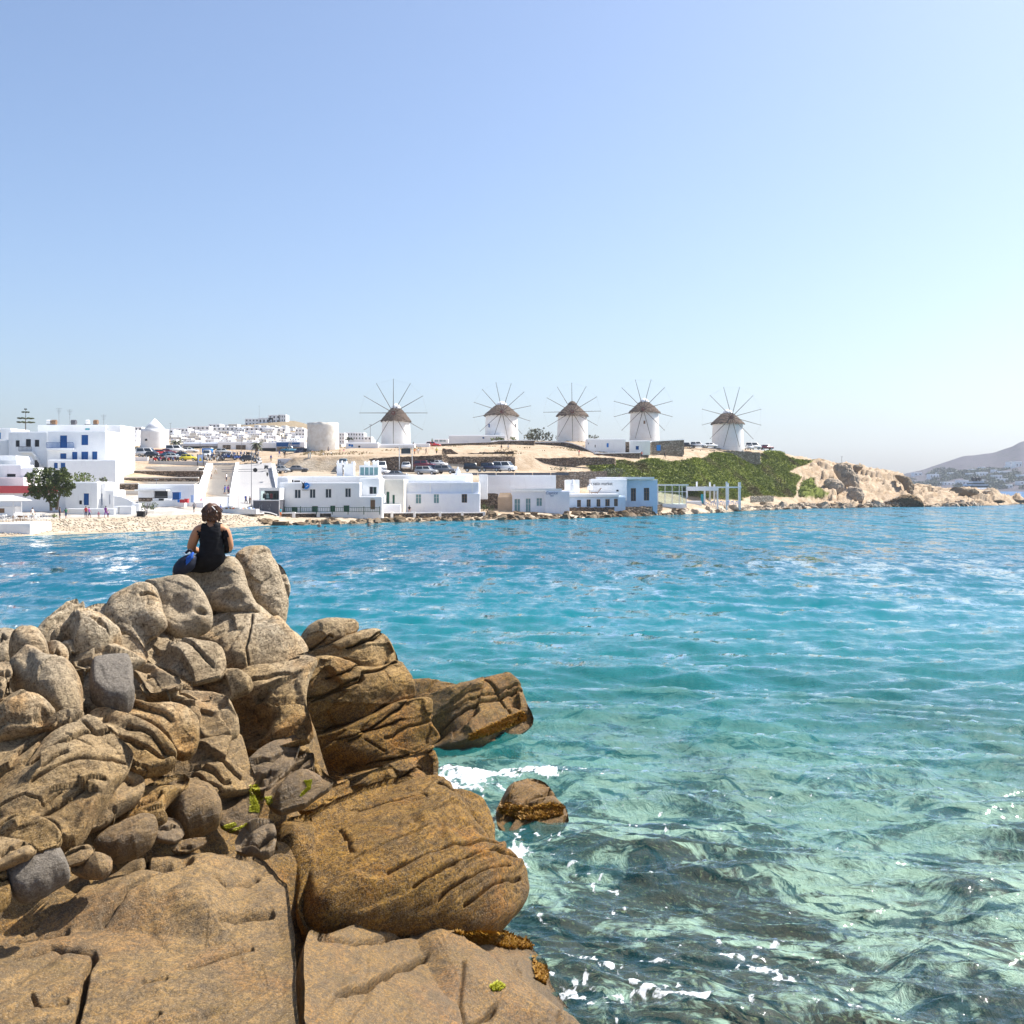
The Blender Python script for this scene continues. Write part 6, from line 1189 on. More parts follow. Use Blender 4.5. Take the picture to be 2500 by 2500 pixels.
for (xa, xb, y, D, hgt) in ((975,1300,1240,249.7,.9),(1290,1545,1240,252.7,.25),(1060,1545,1236,257.5,.22)):
    a = P(*c6(xa, y), D) - pg.location; b = P(*c6(xb, y), D) - pg.location; MB().box(a.x, b.x, a.y - .1, a.y + .1, a.z - hgt, a.z).build("beam", MAT['white'], pg)
MB().box(*[v for v in (P(*c6(975,0),250).x - pg.location.x, P(*c6(1295,0),250).x - pg.location.x)], 0, 7.0, P(*c6(0,1242),250).z - pg.location.z, P(*c6(0,1236),250).z - pg.location.z).build("roof_panel", MAT['pale'], pg); MB().box(P(*c6(1122,0),250).x-pg.location.x, P(*c6(1150,0),250).x-pg.location.x, .2, .3, -.6, 3.0).build("door_panel", MAT['turq'], pg)
tr_ = hs("white terrace base wall under the pergola", c6, 972, 1388, 1130, 1470, 246, 8, cham=.08, name="terrace_wall", cat="wall", base=1.5)
CH = None
def chair(label, p, rz, mat, group):
    global CH
    key = mat
    if CH is None: CH = {}
    if key not in CH:
        r = thing("terrace_chair", label, "chair", p, rz, group); MB().box(-.22,.22,-.22,.22,.42,.47).build("seat", MAT[mat], r); MB().box(-.22,.22,.19,.23,.70,.92).box(-.22,-.18,.19,.23,.47,.70).box(.18,.22,.19,.23,.47,.70).build("backrest", MAT[mat], r)
        for x in (-.2, .17):
            for y in (-.2, .19): MB().box(x, x + .04, y, y + .04, 0, .42).build("leg", MAT[mat], r)
        CH[key] = r; return r
    return dup(CH[key], p, rz, label, 1.0, group)
rg = random.Random(5)
for k in range(16): chair("pale blue chair on the dining terrace under the pergola", P(*c6(1172 + k * 23, 1440 - (k % 2) * 8 - k * .8), 250.5 + (k % 2) * 1.6 + k * .12), rg.uniform(0, 6.28), 'chair_blue', "pale blue chairs under the pergola")
for k in range(16): chair("white cafe chair on the beach terrace beside the canvas kiosk", P(*c1(20 + k * 33, 1450 - (k % 3) * 9), 143 + (k % 3) * 2.2), rg.uniform(0, 6.28), 'pale', "white chairs on the beach terrace")
for k in range(4): chair("light wooden cafe chair on the beach terrace", P(*c1(165 + k * 38, 1452), 142 + k * .3), rg.uniform(0, 6.28), 'wood', "wooden chairs on the beach terrace")
# walls of the hill
stone_wall("long dark stone retaining wall behind the parked cars", [(*c3(572,1078), c3(0,1210)[1], 231), (*c3(1300,1075), c3(0,1215)[1], 231), (*c3(1700,1045), c3(0,1215)[1], 231), (*c4(1105,1020), c4(0,1150)[1], 232)])
pb = hs("pale parking office wall with a letter P and three small windows", c3, 375, 1062, 568, 1200, 230, 5, [(487,1110,503,1138,'dark'),(508,1110,525,1138,'dark'),(530,1110,546,1138,'dark')], mat='greywall', name="parking_office", cat="building", cham=.1); text_part(pb, "P", 'darkgrey', (L(pb,230,c3,397,0)[0], -.05, L(pb,230,c3,0,1112)[1]), 1.5); slabpart(pb, "notice", 'grey', 230, c3(412,1100), c3(452,1130), -.04, -.003)
stone_wall("tall stone retaining wall behind the dark jeeps", [(*c4(1105,960), c4(0,1190)[1], 236), (*c4(1130,985), c4(0,1195)[1], 237), (*c4(1185,1040), c4(0,1210)[1], 238), (*c5(330,1040), c5(0,1210)[1], 239), (*c5(760,1040), c5(0,1200)[1], 240)])
stone_wall("short upper stone wall above the tall retaining wall", [(*c4(1110,945), c4(0,1000)[1], 243), (*c4(1215,950), c4(0,1010)[1], 244), (*c4(1300,1005), c4(0,1030)[1], 245), (*c5(340,995), c5(0,1045)[1], 245)]); stone_wall("stepped stone wall top beside the sandy slope", [(*c5(340,985), c5(0,1045)[1], 246), (*c5(745,980), c5(0,1030)[1], 246)], mat='stone_dark')
stone_wall("stone retaining wall with a pale patch below the sandy slope", [(*c5(775,1055), c5(0,1190)[1], 247), (*c5(1150,1055), c5(0,1170)[1], 248), (*c5(1550,1045), c5(0,1100)[1], 250), (*c5(1932,1050), c5(0,1085)[1], 252), (*c6(230,960), c6(0,985)[1], 255)])
stone_wall("stone wall with a white cap beside the long white mill house", [(*c4(1065,890), c4(0,940)[1], 279), (*c4(1690,868), c4(0,940)[1], 280), (*c5(560,855), c5(0,935)[1], 281), (*c5(990,850), c5(0,915)[1], 281)], cope='white')
stone_wall("curving stone wall with a broad white cap below the middle windmill", [(*c5(995,872), c5(0,915)[1], 284), (*c5(1330,868), c5(0,915)[1], 282), (*c5(1430,885), c5(0,960)[1], 278), (*c5(1560,930), c5(0,1010)[1], 272), (*c5(1680,990), c5(0,1050)[1], 266), (*c5(1760,1002), c5(0,1060)[1], 264), (*c6(0,892), c6(0,965)[1], 264), (*c6(480,885), c6(0,965)[1], 268)], cope='white')
stone_wall("tall stone wall with a sweeping white cap below the stained windmill", [(*c6(480,885), c6(0,955)[1], 270), (*c6(530,850), c6(0,950)[1], 272), (*c6(575,785), c6(0,945)[1], 274), (*c6(610,765), c6(0,940)[1], 275), (*c6(945,748), c6(0,870)[1], 279)], mat='stone_light', cope='white', thick=3.0)
bd = thing("blue_hatch", "bright blue hatch set in the stone wall below the stained windmill", "hatch", P(*c6(676,860), 275.3)); MB().box(-.5,.5,-.4,-.2,0,1.45).build("panel", MAT['azure'], bd)
stone_wall("stone wall carrying the last windmill above the green slope", [(*c6(1050,838), c6(0,870)[1], 300), (*c6(1250,850), c6(0,890)[1], 301), (*c6(1450,860), c6(0,950)[1], 302), (*c6(1745,880), c6(0,975)[1], 305)], mat='stone_light', thick=1.2)
hs("little white house with one blue shutter by the curving wall", c5, 1605, 826, 1932 + 130, 975, 270, 5, [(1840,878,1866,928,'azure'),(1700,897,1712,930,'dark'),(1622,872,1632,893,'dark')], cham=.2); hs("low stone shed with a blue panel between the two little white houses", c6, 242, 768, 378, 865, 272, 4, [(247,770,267,810,'azure')], mat='stone', cham=.05, name="stone_shed", cat="shed"); hs("little white house with a square blue shutter below the stained windmill", c6, 374, 752, 590, 865, 271, 3, [(438,810,472,850,'blue')], cham=.2)
hs("long low white mill house beside the small-windowed windmill", c4, 1185, 782, 1850, 862, 290, 7, [(1583,806,1605,827,'blue')], cham=.25); gg = hs("distant glass-fronted terrace bar at the top of the sandy path", c4, 1012, 828, 1180, 885, 300, 5, [(1020,836,1060,862,'glass'),(1075,836,1115,862,'glass'),(1120,836,1150,862,'glass')], name="terrace_bar", cat="building")
hs("low white building with two blue panels beside the roofless mill", c3, 1180, 868, 1560, 990, 256, 6, [(1210,888,1238,915,'azure'),(1240,892,1267,922,'azure'),(1325,907,1350,932,'dark')], cham=.3)
wm = hs("curving white wall at the foot of the nearest windmill", c3, 1480, 885, 1990, 978, 257, 3, cham=.35, name="white_wall", cat="wall"); hs("straight white wall right of the nearest windmill", c4, 690, 882, 962, 945, 262, 1.2, cham=.15, name="white_wall", cat="wall"); hs("low white bench wall on the sand below the nearest windmill", c3, 1180, 955, 1560, 992, 253.5, 1.5, cham=.2, name="white_wall", cat="wall")
stone_wall("rough stone wall behind the restaurant roof", [(*c5(1240,1222), c5(0,1395)[1], 228), (*c5(1845,1205), c5(0,1330)[1], 232)], mat='stone_light')
wr_ = thing("timber_rail", "low dark timber rail along the edge of the car park", "railing", P(*c5(110,1245), 208)); 
for k in range(6): a = c5(110 + k * 215, 1228); b = c5(110 + (k + 1) * 215, 1224); pa, pb_ = P(*a, 208) - wr_.location, P(*b, 208) - wr_.location; MB().box(pa.x, pb_.x - .1, 0, .25, pa.z - .45, pa.z).build("rail", MAT['darkgrey'], wr_)
# terraces, stairs, ramp
for i, (xa, xb, y0, y1, D, lab) in enumerate(((190,1040,822,885,221,"upper dry stone terrace wall beside the stairs"),(-60,985,905,962,213,"middle dry stone terrace wall beside the stairs"),(-60,275,975,1045,205,"lower dry stone terrace wall behind the shop"))):
    D = ground(*c2((xa + xb) / 2, y1 - 6), 150).y - .6; stone_wall(lab, [(*c2(xa,y0), c2(0,y1)[1], D), (*c2(xb,y0), c2(0,y1)[1], D + 1)], cope='sand_steps', thick=.6)
for i, (xa, xb, y0, y1, D, lab) in enumerate(((330,960,765,822,226,"broad pale steps below the car park wall"),(-60,950,945,975,210,"pale seating ledge along the middle terrace"),(-60,290,1050,1095,200,"pale lower ledge behind the white garden walls"))):
    D = ground(*c2((xa + xb) / 2, y1 - 4), 150).y - .8; r = thing("seating_steps", lab, "steps", P(*c2((xa+xb)/2, y1), D)); s_ = D / F; hw = (xb - xa) / 4.83 * s_ / 2; hh = (y1 - y0) / 4.83 * s_
    for k in range(3): MB().box(-hw, hw, k * .9, 6, -.4 + hh * k / 3, hh * (k + 1) / 3).build("step", MAT['sand_steps'], r)
hs("pale parapet wall along the edge of the upper car park", c2, 400, 705, 1090, 765, 233, .8, mat='concrete', cham=.06, name="parapet_wall", cat="wall"); hs("broken white concrete barrier by the vans", c2, 100, 655, 390, 690, 241, .6, cham=.05, name="barrier", cat="barrier"); hs("low parapet between the car park and the stairs", c2, 1110, 725, 1440, 755, 234, .7, mat='concrete', cham=.05, name="parapet_wall", cat="wall")
sr = thing("stone_stairs", "broad flight of worn stone steps climbing to the car park", "stairs", Vector((0, 184, 0)))
for k in range(30):
    f = k / 29; D = 183.5 + 48.5 * f; z = zt(530, D) + .22; l, r_ = (489 + 17 * f - CX) / F * D, (562 + 12 * f - CX) / F * D; MB().box(l, r_, D - 184, D + 1.75 - 184, z - .8, z).build("step", MAT['sand_steps'], sr)
lf = thing("white_steps", "wide white lower steps at the foot of the stone stairs", "stairs", Vector((0, 176, 0)))
for k in range(6): D = 174.5 + k * 1.5; z = zt(520, D) + .25; MB().box((478 - CX) / F * D, (558 - CX) / F * D, D - 176, D + 1.55 - 176, z - .8, z).build("step", MAT['white'], lf)
def ramp_wall(label, pts, w, mat='white', name="stair_parapet"):
    r = thing(name, label, "wall", Vector(pts[0])); 
    for a, b in zip(pts, pts[1:]):
        a, b = Vector(a) - r.location, Vector(b) - r.location; MB().add([(a.x,a.y,a.z-2),(a.x+w,a.y,a.z-2),(b.x+w,b.y,b.z-2),(b.x,b.y,b.z-2),(a.x,a.y,a.z),(a.x+w,a.y,a.z),(b.x+w,b.y,b.z),(b.x,b.y,b.z)],[(0,3,2,1),(4,5,6,7),(0,1,5,4),(1,2,6,5),(2,3,7,6),(3,0,4,7)]).build("parapet", MAT[mat], r)
    return r
def edge(pxs, Ds, dz): return [((p - CX) / F * D, D, zt(p, D) + dz) for p, D in zip(pxs, Ds)]
ramp_wall("white parapet between the stairs and the ramp", edge((559, 562, 568, 576), (174, 186, 213, 233), .75), .7); ramp_wall("white parapet on the kiosk side of the stairs", edge((476, 482, 492, 504), (174, 186, 212, 232), .7), 1.4)
ramp_wall("white boundary wall along the outer side of the ramp", edge((676, 673, 668, 662), (186, 196, 210, 226), 1.1), .8)
rp = thing("ramp", "grey paved ramp climbing to the car park beside the stairs", "ramp", Vector((0, 186, 0))); V = []; Fs = []
for i, D in enumerate(np.linspace(176, 233, 24)):
    for px in np.linspace(564 + (D - 176) * .24, 677 - (D - 176) * .25, 8): V.append(((px - CX) / F * D, D - 186, zt(px, D) + .25))
for i in range(23):
    for k in range(7): a = i * 8 + k; Fs.append((a, a + 1, a + 9, a + 8))
obj("paving", mesh_np("paving", np.array(V), np.array(Fs)), MAT['paving'] if 'paving' in MAT else MAT['concrete'], rp)
# shop under the terraces
sh = hs("white beach shop with a dark display opening and awning", c2, 275, 975, 942, 1225, 174, 6, [(470,1050,625,1140,'dark')], base=1.5); slabpart(sh, "awning", 'canvas', 174, c2(290,1038), c2(660,1056), -2.2, -.003); slabpart(sh, "counter", 'white', 174, c2(465,1142), c2(690,1170), -.8, -.003); slabpart(sh, "shelf", 'metal', 174, c2(474,1118), c2(622,1124), .1, .2)
slabpart(sh, "name_plate", 'black', 174, c2(540,1146), c2(598,1168), -.86, -.803); slabpart(sh, "side_panel", 'bluish', 174, c2(285,1060), c2(468,1135), -.12, -.003); slabpart(sh, "stone_plinth", 'stone', 174, c2(285,1136), c2(468,1180), -.18, -.003)
nw = slabpart(sh, "white_front", 'white', 174, c2(470,1172), c2(860,1270), -1.6, -.003)
def crate(label, name, cat, c, x0, y0, x1, y1, D, mat, dep=.8, parts=()):
    a, b = c(x0, y0), c(x1, y1); s = D / F; w, h = (b[0] - a[0]) * s, (b[1] - a[1]) * s; r = thing(name, label, cat, P((a[0] + b[0]) / 2, b[1], D)); MB().box(-w/2, w/2, 0, dep, 0, h * .86).build("body", MAT[mat], r); MB().box(-w/2 - .03, w/2 + .03, -.03, dep + .03, h * .86, h).build("lid" if not parts else parts[0], MAT[parts[1] if parts else mat], r); return r
crate("dark blue drinks fridge beside the shop opening", "drinks_fridge", "fridge", c2, 682, 1070, 762, 1158, 172, 'blue'); crate("blue plastic crate on the shop ground", "crate", "crate", c2, 740, 1160, 765, 1190, 171, 'azure'); crate("red ice-cream chest in front of the shop", "ice_cream_chest", "freezer", c2, 768, 1150, 818, 1195, 171, 'red', .8, ("lid", 'sign_white')); crate("second red chest with a slanted lid nearer the stairs", "ice_cream_chest", "freezer", c2, 822, 1148, 860, 1195, 170.5, 'red')
crate("blue and white standing ice-cream flag board by the stairs", "flag_board", "sign", c2, 898, 1105, 926, 1190, 170, 'chair_blue', .15); crate("dark rubbish container on the quay by the bushes", "rubbish_bin", "bin", c1, 1535, 1325, 1606, 1390, 158, 'black', 1.2); crate("bright blue portable cabin between the scooters", "portable_cabin", "cabin", c2, 1028, 545, 1132, 605, 262, 'azure', 2.2, ("roof", 'pale')); crate("white box stand by the parked rental bikes", "box_stand", "box", c2, 415, 672, 458, 710, 238, 'pale', .7)
mp = thing("map_board", "blue and yellow map board on two dark posts above the stairs", "sign", P(*c2(1010,760), 232.5)); x0, z0 = L(mp,232.5,c2,975,760); x1, z1 = L(mp,232.5,c2,1045,632); MB().box(x0-.06,x0+.06,-.06,.06,-.5,z1+.2).build("post", MAT['black'], mp); MB().box(x1-.06,x1+.06,-.06,.06,-.5,z1+.3).build("post", MAT['black'], mp); MB().box(x0+.07,x1-.07,-.04,.04,z1-1.6,z1).build("panel", MAT['mapblue'] if 'mapblue' in MAT else MAT['chair_blue'], mp); MB().add([(x0+.3,-.052,z1-1.35),(x1-.25,-.052,z1-1.3),((x0+x1)/2,-.052,z1-.4)],[(0,1,2)]).build("island_outline", MAT['yellow'], mp)
for lab, px, py, D, r in (("wide white parasol over the stall by the grey kiosk", *c2(1455,1235), 171, 1.9),):
    u = thing("parasol", lab, "parasol", P(px, py, D)); MB().tube((0, 0, -.5), (0, 0, 2.6), .04).build("pole", MAT['pale'], u); MB().lathe([(r, 1.75), (r * .55, 2.15), (.05, 2.6), (.02, 2.62)], 10).build("canopy", MAT['canvas'], u)
stl = thing("souvenir_stall", "stall heaped with souvenirs under the white parasol", "stall", P(*c2(1420,1330), 170)); MB().box(-2.6, 3.4, 0, 2, 0, .8).build("table", MAT['pale'], stl); rg = random.Random(9)
for k in range(26): x, y = rg.uniform(-2.5, 3.3), rg.uniform(.1, 1.8); s = rg.uniform(.08, .2); MB().ball((x, y, .8 + s * .7), s * 1.4, s, s, 6, 4).build("souvenir", MAT[rg.choice(('cream', 'pale', 'shirt_orange', 'chair_blue', 'wood'))], stl)
for lab, px, py, D, h in (("tall thin flagpole by the ramp", *c2(1612,1240), 178, 9.0), ("dark lamp post above the shop roof", *c2(492,1000), 176, 1.2), ("pole with crossbar beside the nearest windmill", *c4(262,870), 262, 4.4), ("slim mast on the crest of the headland", *c7(1232,612), 349, 1.6), ("street lamp among the scooters", *c2(1008,600), 262, 6.0), ("street lamp beside the flat white building", *c2(1495,570), 280, 4.6), ("lamp post in front of the wide white fascia", *c3(190,985), 276, 5.8), ("utility pole behind the car park bushes", *c2(658,375), 380, 3.6), ("utility pole on the bare hill", *c3(160,580), 610, 3.4 * 2)):
    u = thing("pole", lab, "pole", P(px, py, D)); MB().tube((0, 0, -1), (0, 0, h), .07, .05, 6).build("shaft", MAT['metal'], u); MB().box(-.35, .35, -.05, .05, h - .12, h).build("head", MAT['metal'], u)
bar = thing("chain_barrier", "barrier bar with a round disc across the ramp", "barrier", P(*c2(1640,862), 205)); MB().tube((-6.2, 0, .95), (6.2, 0, 1.1), .05).tube((-6.2, 0, .55), (6.2, 0, .7), .04).build("bars", MAT['darkgrey'], bar); MB().tube((.3, -.1, .85), (.3, .02, .85), .42, .42, 14).build("disc", MAT['black'], bar)

def town_label(px, row, w, nw, mt):
    k = int(np.searchsorted([330, 372, 412, 455, 500, 545, 590, 635, 680, 735, 870], px)); lm = ("left of the cone mill", "behind the cone mill", "just right of the cone mill", "above the palm hedge", "above the map board", "above the scooter park", "above the stone-panelled building", "above the taller palm", "above the blue billboard", "beside the roofless mill", "right of the roofless mill", "near the nearest windmill")[k]
    return f"{'narrow' if w < 16 else 'broad' if w < 21 else 'wide'} {mt} {('windowless', 'one-window', 'two-window', 'three-window', 'four-window')[min(nw, 4)]} house, {ORD[row]} town row, {lm}"
def town():
    rg = random.Random(21); k = 0
    for row, y in enumerate((1092, 1088, 1083, 1078, 1073, 1067, 1061, 1055, 1050, 1046)):
        px = 285 + rg.uniform(0, 14)
        while px < 950:
            w = rg.uniform(11, 26); h = rg.uniform(7, 11.5)
            g = ground(px, y, 290); pyy = HY + (H - g.z) * F / g.y
            lim = np.interp(px, [285, 420, 560, 640, 760, 860, 950], [1052, 1048, 1040, 1042, 1046, 1056, 1068])
            if g.y > 300 and abs(pyy - y) < 2.5 and y - h > lim - 6 and rg.random() < .86 and not (330 < px < 408 and y > 1080) and not (738 < px < 826) and not (905 < px < 1010):
                mt = rg.choice(('white', 'white', 'white', 'cream')); n = max(1, int(w / 6)); hl = []
                for i in range(n):
                    if rg.random() < .75:
                        x = px - w / 2 + w * (i + .5) / n; z = y - h * rg.uniform(.45, .62); hl.append(((x - 1.0, z - 1.6), (x + 1.0, z + 1.4), rg.choice(('dark', 'dark', 'dark', 'azure'))))
                house(town_label(px, row, w, len(hl), mt), (px - w / 2, y - h), (px + w / 2, y + 1), g.y, 7, hl, group=GT, base=5, cham=.15, mat=mt)
            px += w * rg.uniform(.95, 1.5)
town()
# ------------------------------------------------------------ vehicles, people, plants, rocks of the far shore
V_ = [("white car at the end of the concrete barrier",*c2(115,655),'hatch','white',170,243),("white minibus in the car park below the cone mill",*c2(385,655),'van','white',175,246),("red car behind the white minibus",*c2(545,640),'hatch','red',200,252),("dark car between minibus and red car",*c2(455,665),'hatch','black',160,243),("light blue sedan among the rental bikes",*c2(640,665),'sedan','teal',150,243),("silver sedan near the yellow car",*c2(690,690),'hatch','silver',190,240),("long navy car behind the yellow car",*c2(800,670),'sedan','navy',180,246),("small yellow car by the map board",*c2(880,702),'hatch','yellow',175,236),
 ("white van behind the map board",*c2(1090,680),'van','white',100,246),("dark blue hatchback among the scooters",*c2(1350,690),'hatch','navy',195,240),("silver car far back among the scooters",*c2(1280,625),'hatch','silver',190,262),("black hatchback at the top of the ramp",*c2(1585,712),'hatch','black',185,234),("blue pickup loaded with a ladder by the billboard",*c3(530,1000),'pickup','teal',10,262),("dark car beside the roofless mill",*c3(650,1020),'suv','navy',80,256),
 ("white car at the left end of the row behind the bushes",*c2(230,640),'hatch','white',185,258),("wine red car at the back of the car park",*c2(620,628),'sedan','wine',185,262),("white van in the back row under the hedge",*c2(720,612),'van','white',182,270),("white car in the back row under the hedge",*c2(880,610),'sedan','white',182,272),
 ("tiny silver two-seat car in front of the parking office",*c3(440,1232),'smart','silver',175,222),("dark sedan nosed in beside the tiny silver car",*c3(610,1222),'sedan','grey',185,224),("teal van behind the broad white chimney",*c3(1150,1180),'van','teal',95,226),("silver van in front of the teal van",*c3(1130,1235),'van','silver',95,216),("white and orange van seen from behind near the pickup",*c4(400,1212),'van','white',95,222),("white hatchback beside the glazed roof room",*c4(390,1255),'hatch','white',150,212),
 ("white flatbed pickup with raised frame seen from behind",*c4(682,1200),'pickup','white',95,220),("dark estate car with a roof box",*c4(900,1178),'suv','wine',160,226),("white hatchback behind the roof box car",*c4(1065,1160),'hatch','white',150,229),("dark blue sedan in the middle of the car row",*c4(1010,1215),'sedan','navy',155,220),("silver people carrier in front of the dark blue sedan",*c4(925,1252),'suv','silver',165,213),("dark hatchback right of the silver people carrier",*c4(1150,1240),'suv','grey',160,214),("grey sedan roof showing above the white parapet",*c4(570,1290),'sedan','grey',170,207),
 ("dark jeep at the front of the pair",*c5(270,1218),'jeep','black',180,215),("second dark jeep behind the first",*c5(470,1215),'jeep','navy',180,217),("white delivery van seen from behind by the stone wall",*c5(640,1215),'van','white',155,219),
 ("black car half hidden by the stone wall near the mills",*c6(980,830),'hatch','black',170,296),("white off-roader between the two last windmills",*c6(1095,832),'suv','white',160,297),("white car next to the last windmill",*c6(1225,832),'hatch','white',175,300),("white car half behind the last windmill",*c6(1628,852),'hatch','white',95,309),("white panel van right of the last windmill",*c6(1672,848),'van','white',170,314),("wine red car at the edge of the green slope",*c6(1810,850),'hatch','wine',185,316),("red car at the top of the sandy path",*c4(1000,930),'hatch','red',170,272)]
for lab, px, py, kind, col, deg, D in V_: car(lab, px, py, kind, col, deg, D)
fr_ = thing("vehicle_frame", "tall white loading frame on the flatbed pickup", "frame", P(*c4(682,1160), 219.4)); MB().box(-1.45,-1.3,-.1,.1,-.5,4.6).box(1.2,1.35,-.1,.1,-.5,4.2).build("upright", MAT['pale'], fr_); MB().box(-1.3,1.2,-.05,.05,2.6,2.72).box(-1.3,1.2,-.05,.05,3.9,4.0).build("crossbar", MAT['pale'], fr_); MB().box(-1.0,.95,-.04,.04,2.75,3.85).build("screen", MAT['glass'], fr_)
rb = thing("roof_box", "black roof box on the dark estate car", "roof box", P(*c4(950,1090), 226) + Vector((0, .5, 0))); MB().prism([(-1.2,0),(1.2,0),(1.25,.18),(.9,.38),(-.9,.38),(-1.25,.18)], -.4, .4).build("shell", MAT['black'], rb)
ld = thing("ladder", "light wooden ladder leaning on the blue pickup", "ladder", P(*c3(500,960), 261)); ld.rotation_euler = (0, .3, 0); MB().box(-.28,-.2,-.04,.04,0,2.6).box(.2,.28,-.04,.04,0,2.6).build("rail", MAT['cream'], ld)
for k in range(5): MB().box(-.2,.2,-.03,.03,.3+k*.5,.36+k*.5).build("rung", MAT['cream'], ld)
rg = random.Random(12)
for k in range(46):
    r_ = k % 3; x = 1090 + (k * 13.7) % 640; y = (700, 668, 640)[r_] + rg.uniform(-8, 8)
    if 1290 < x < 1460 and r_ == 0: y -= 26
    cc = rg.choice((0, 0, 0, 1, 3, 4)); scooter(f"{('black', 'silver', 'red', 'blue', 'white')[cc]} motor scooter in the {('front', 'middle', 'back')[r_]} row of the scooter park, {('beside the map board', 'left of the navy hatchback', 'by the navy hatchback', 'left of the black hatchback', 'behind the black hatchback', 'at the ramp end')[min(5, int((x - 1090) / 107))]}", *c2(x, y), rg.uniform(60, 130), (234.5, 243, 253)[r_] + rg.uniform(-1, 1), cc)
for k in range(12): scooter(f"{('red', 'black', 'blue', 'red', 'black', 'silver')[k % 6]} rental scooter, {ORD[k] if k else 'first'} from the white box stand below the cone mill", *c2(470 + k * 27, 705 - (k % 2) * 10), rg.uniform(70, 110), 236 + (k % 2) * 2, (2, 0, 3, 2, 0, 1)[k % 6])
for lab, c, x, y, D, cc, dg in (("black scooter leaning on the ramp boundary wall",c2,1785,800,222,0,80),("white scooter on the verge of the ramp top",c2,1700,735,231,4,60),("dark scooter on the ramp by the boundary wall",c2,1800,885,207,0,100),("police-style white and black scooter by the rubbish bin",c1,1645,1370,158,4,110),("dark scooter beside the parking office",c3,690,1225,222,0,60),("blue scooter at the foot of the roofless mill",c3,720,1020,254,3,100),("red scooter at the foot of the roofless mill",c3,795,1010,254,2,80),("black scooter at the foot of the roofless mill",c3,760,1005,255,0,95)): scooter(lab, *c(x, y), dg, D, cc)
sb = thing("surfboards", "two pale yellow boards leaning on the stone retaining wall", "boards", P(*c3(752,1220), 229)); MB().box(-.35,-.1,0,.12,0,4.1).build("board", MAT['cream'], sb); MB().box(.05,.32,.02,.14,0,4.3).build("board", MAT['cream'], sb)
# people
W = [("person in a white shirt at the edge of the beach terrace",c1,368,1420,'white','khaki',None),("person in black beside the shrub on the beach terrace",c1,670,1412,'black','navy',None),("person in dark green sitting on the beach terrace edge",c1,740,1412,'green','jeans',None),("person in a red top standing by the quay wall",c1,965,1408,'red','jeans',None),("person in purple next to the red top on the quay",c1,1002,1406,'purple','navy',None),("child in a pale top alone by the quay wall",c1,1108,1412,'pink','khaki',1.1),("person in a purple dress by the end of the quay wall",c1,1190,1402,'purple','shirt_purple',None),("child in pale blue next to the purple dress",c1,1214,1400,'white','navy',1.2),
 ("person in dark grey walking on the quay before the shop",c2,935,1310,'grey','black',None),("person in black by the ice-cream flag board",c2,875,1220,'black','red',None),("person in red and green by the foot of the stairs",c2,965,1190,'red','shirt_teal',None),("person in pink walking by the white lower steps",c2,1020,1240,'pink','khaki',None),("person in blue bending at the quay edge",c2,1245,1345,'blue','navy',None),("person in white shorts low on the stairs among the three upper walkers",c2,1140,915,'white','navy',None),("person in a pale dress highest on the stairs",c2,1192,868,'white','khaki',None),("person with a backpack on the right side of the stairs",c2,1318,950,'white','navy',None),("person in blue of the pair low on the stairs",c2,1298,1108,'blue','jeans',None),("person in purple of the pair low on the stairs",c2,1338,1102,'purple','navy',None),
 ("person in blue beside the souvenir stall",c2,1548,1225,'blue','navy',None),("person in dark clothes by the grey kiosk corner",c2,1595,1230,'black','black',None)]
MAT['red'] = MAT['red']; rgp = random.Random(3)
for lab, c, x, y, sh_, lg, hg in W: person(lab, *c(x, y), sh_, lg, None, rgp.uniform(0, 6.28), hg or rgp.uniform(1.6, 1.8))
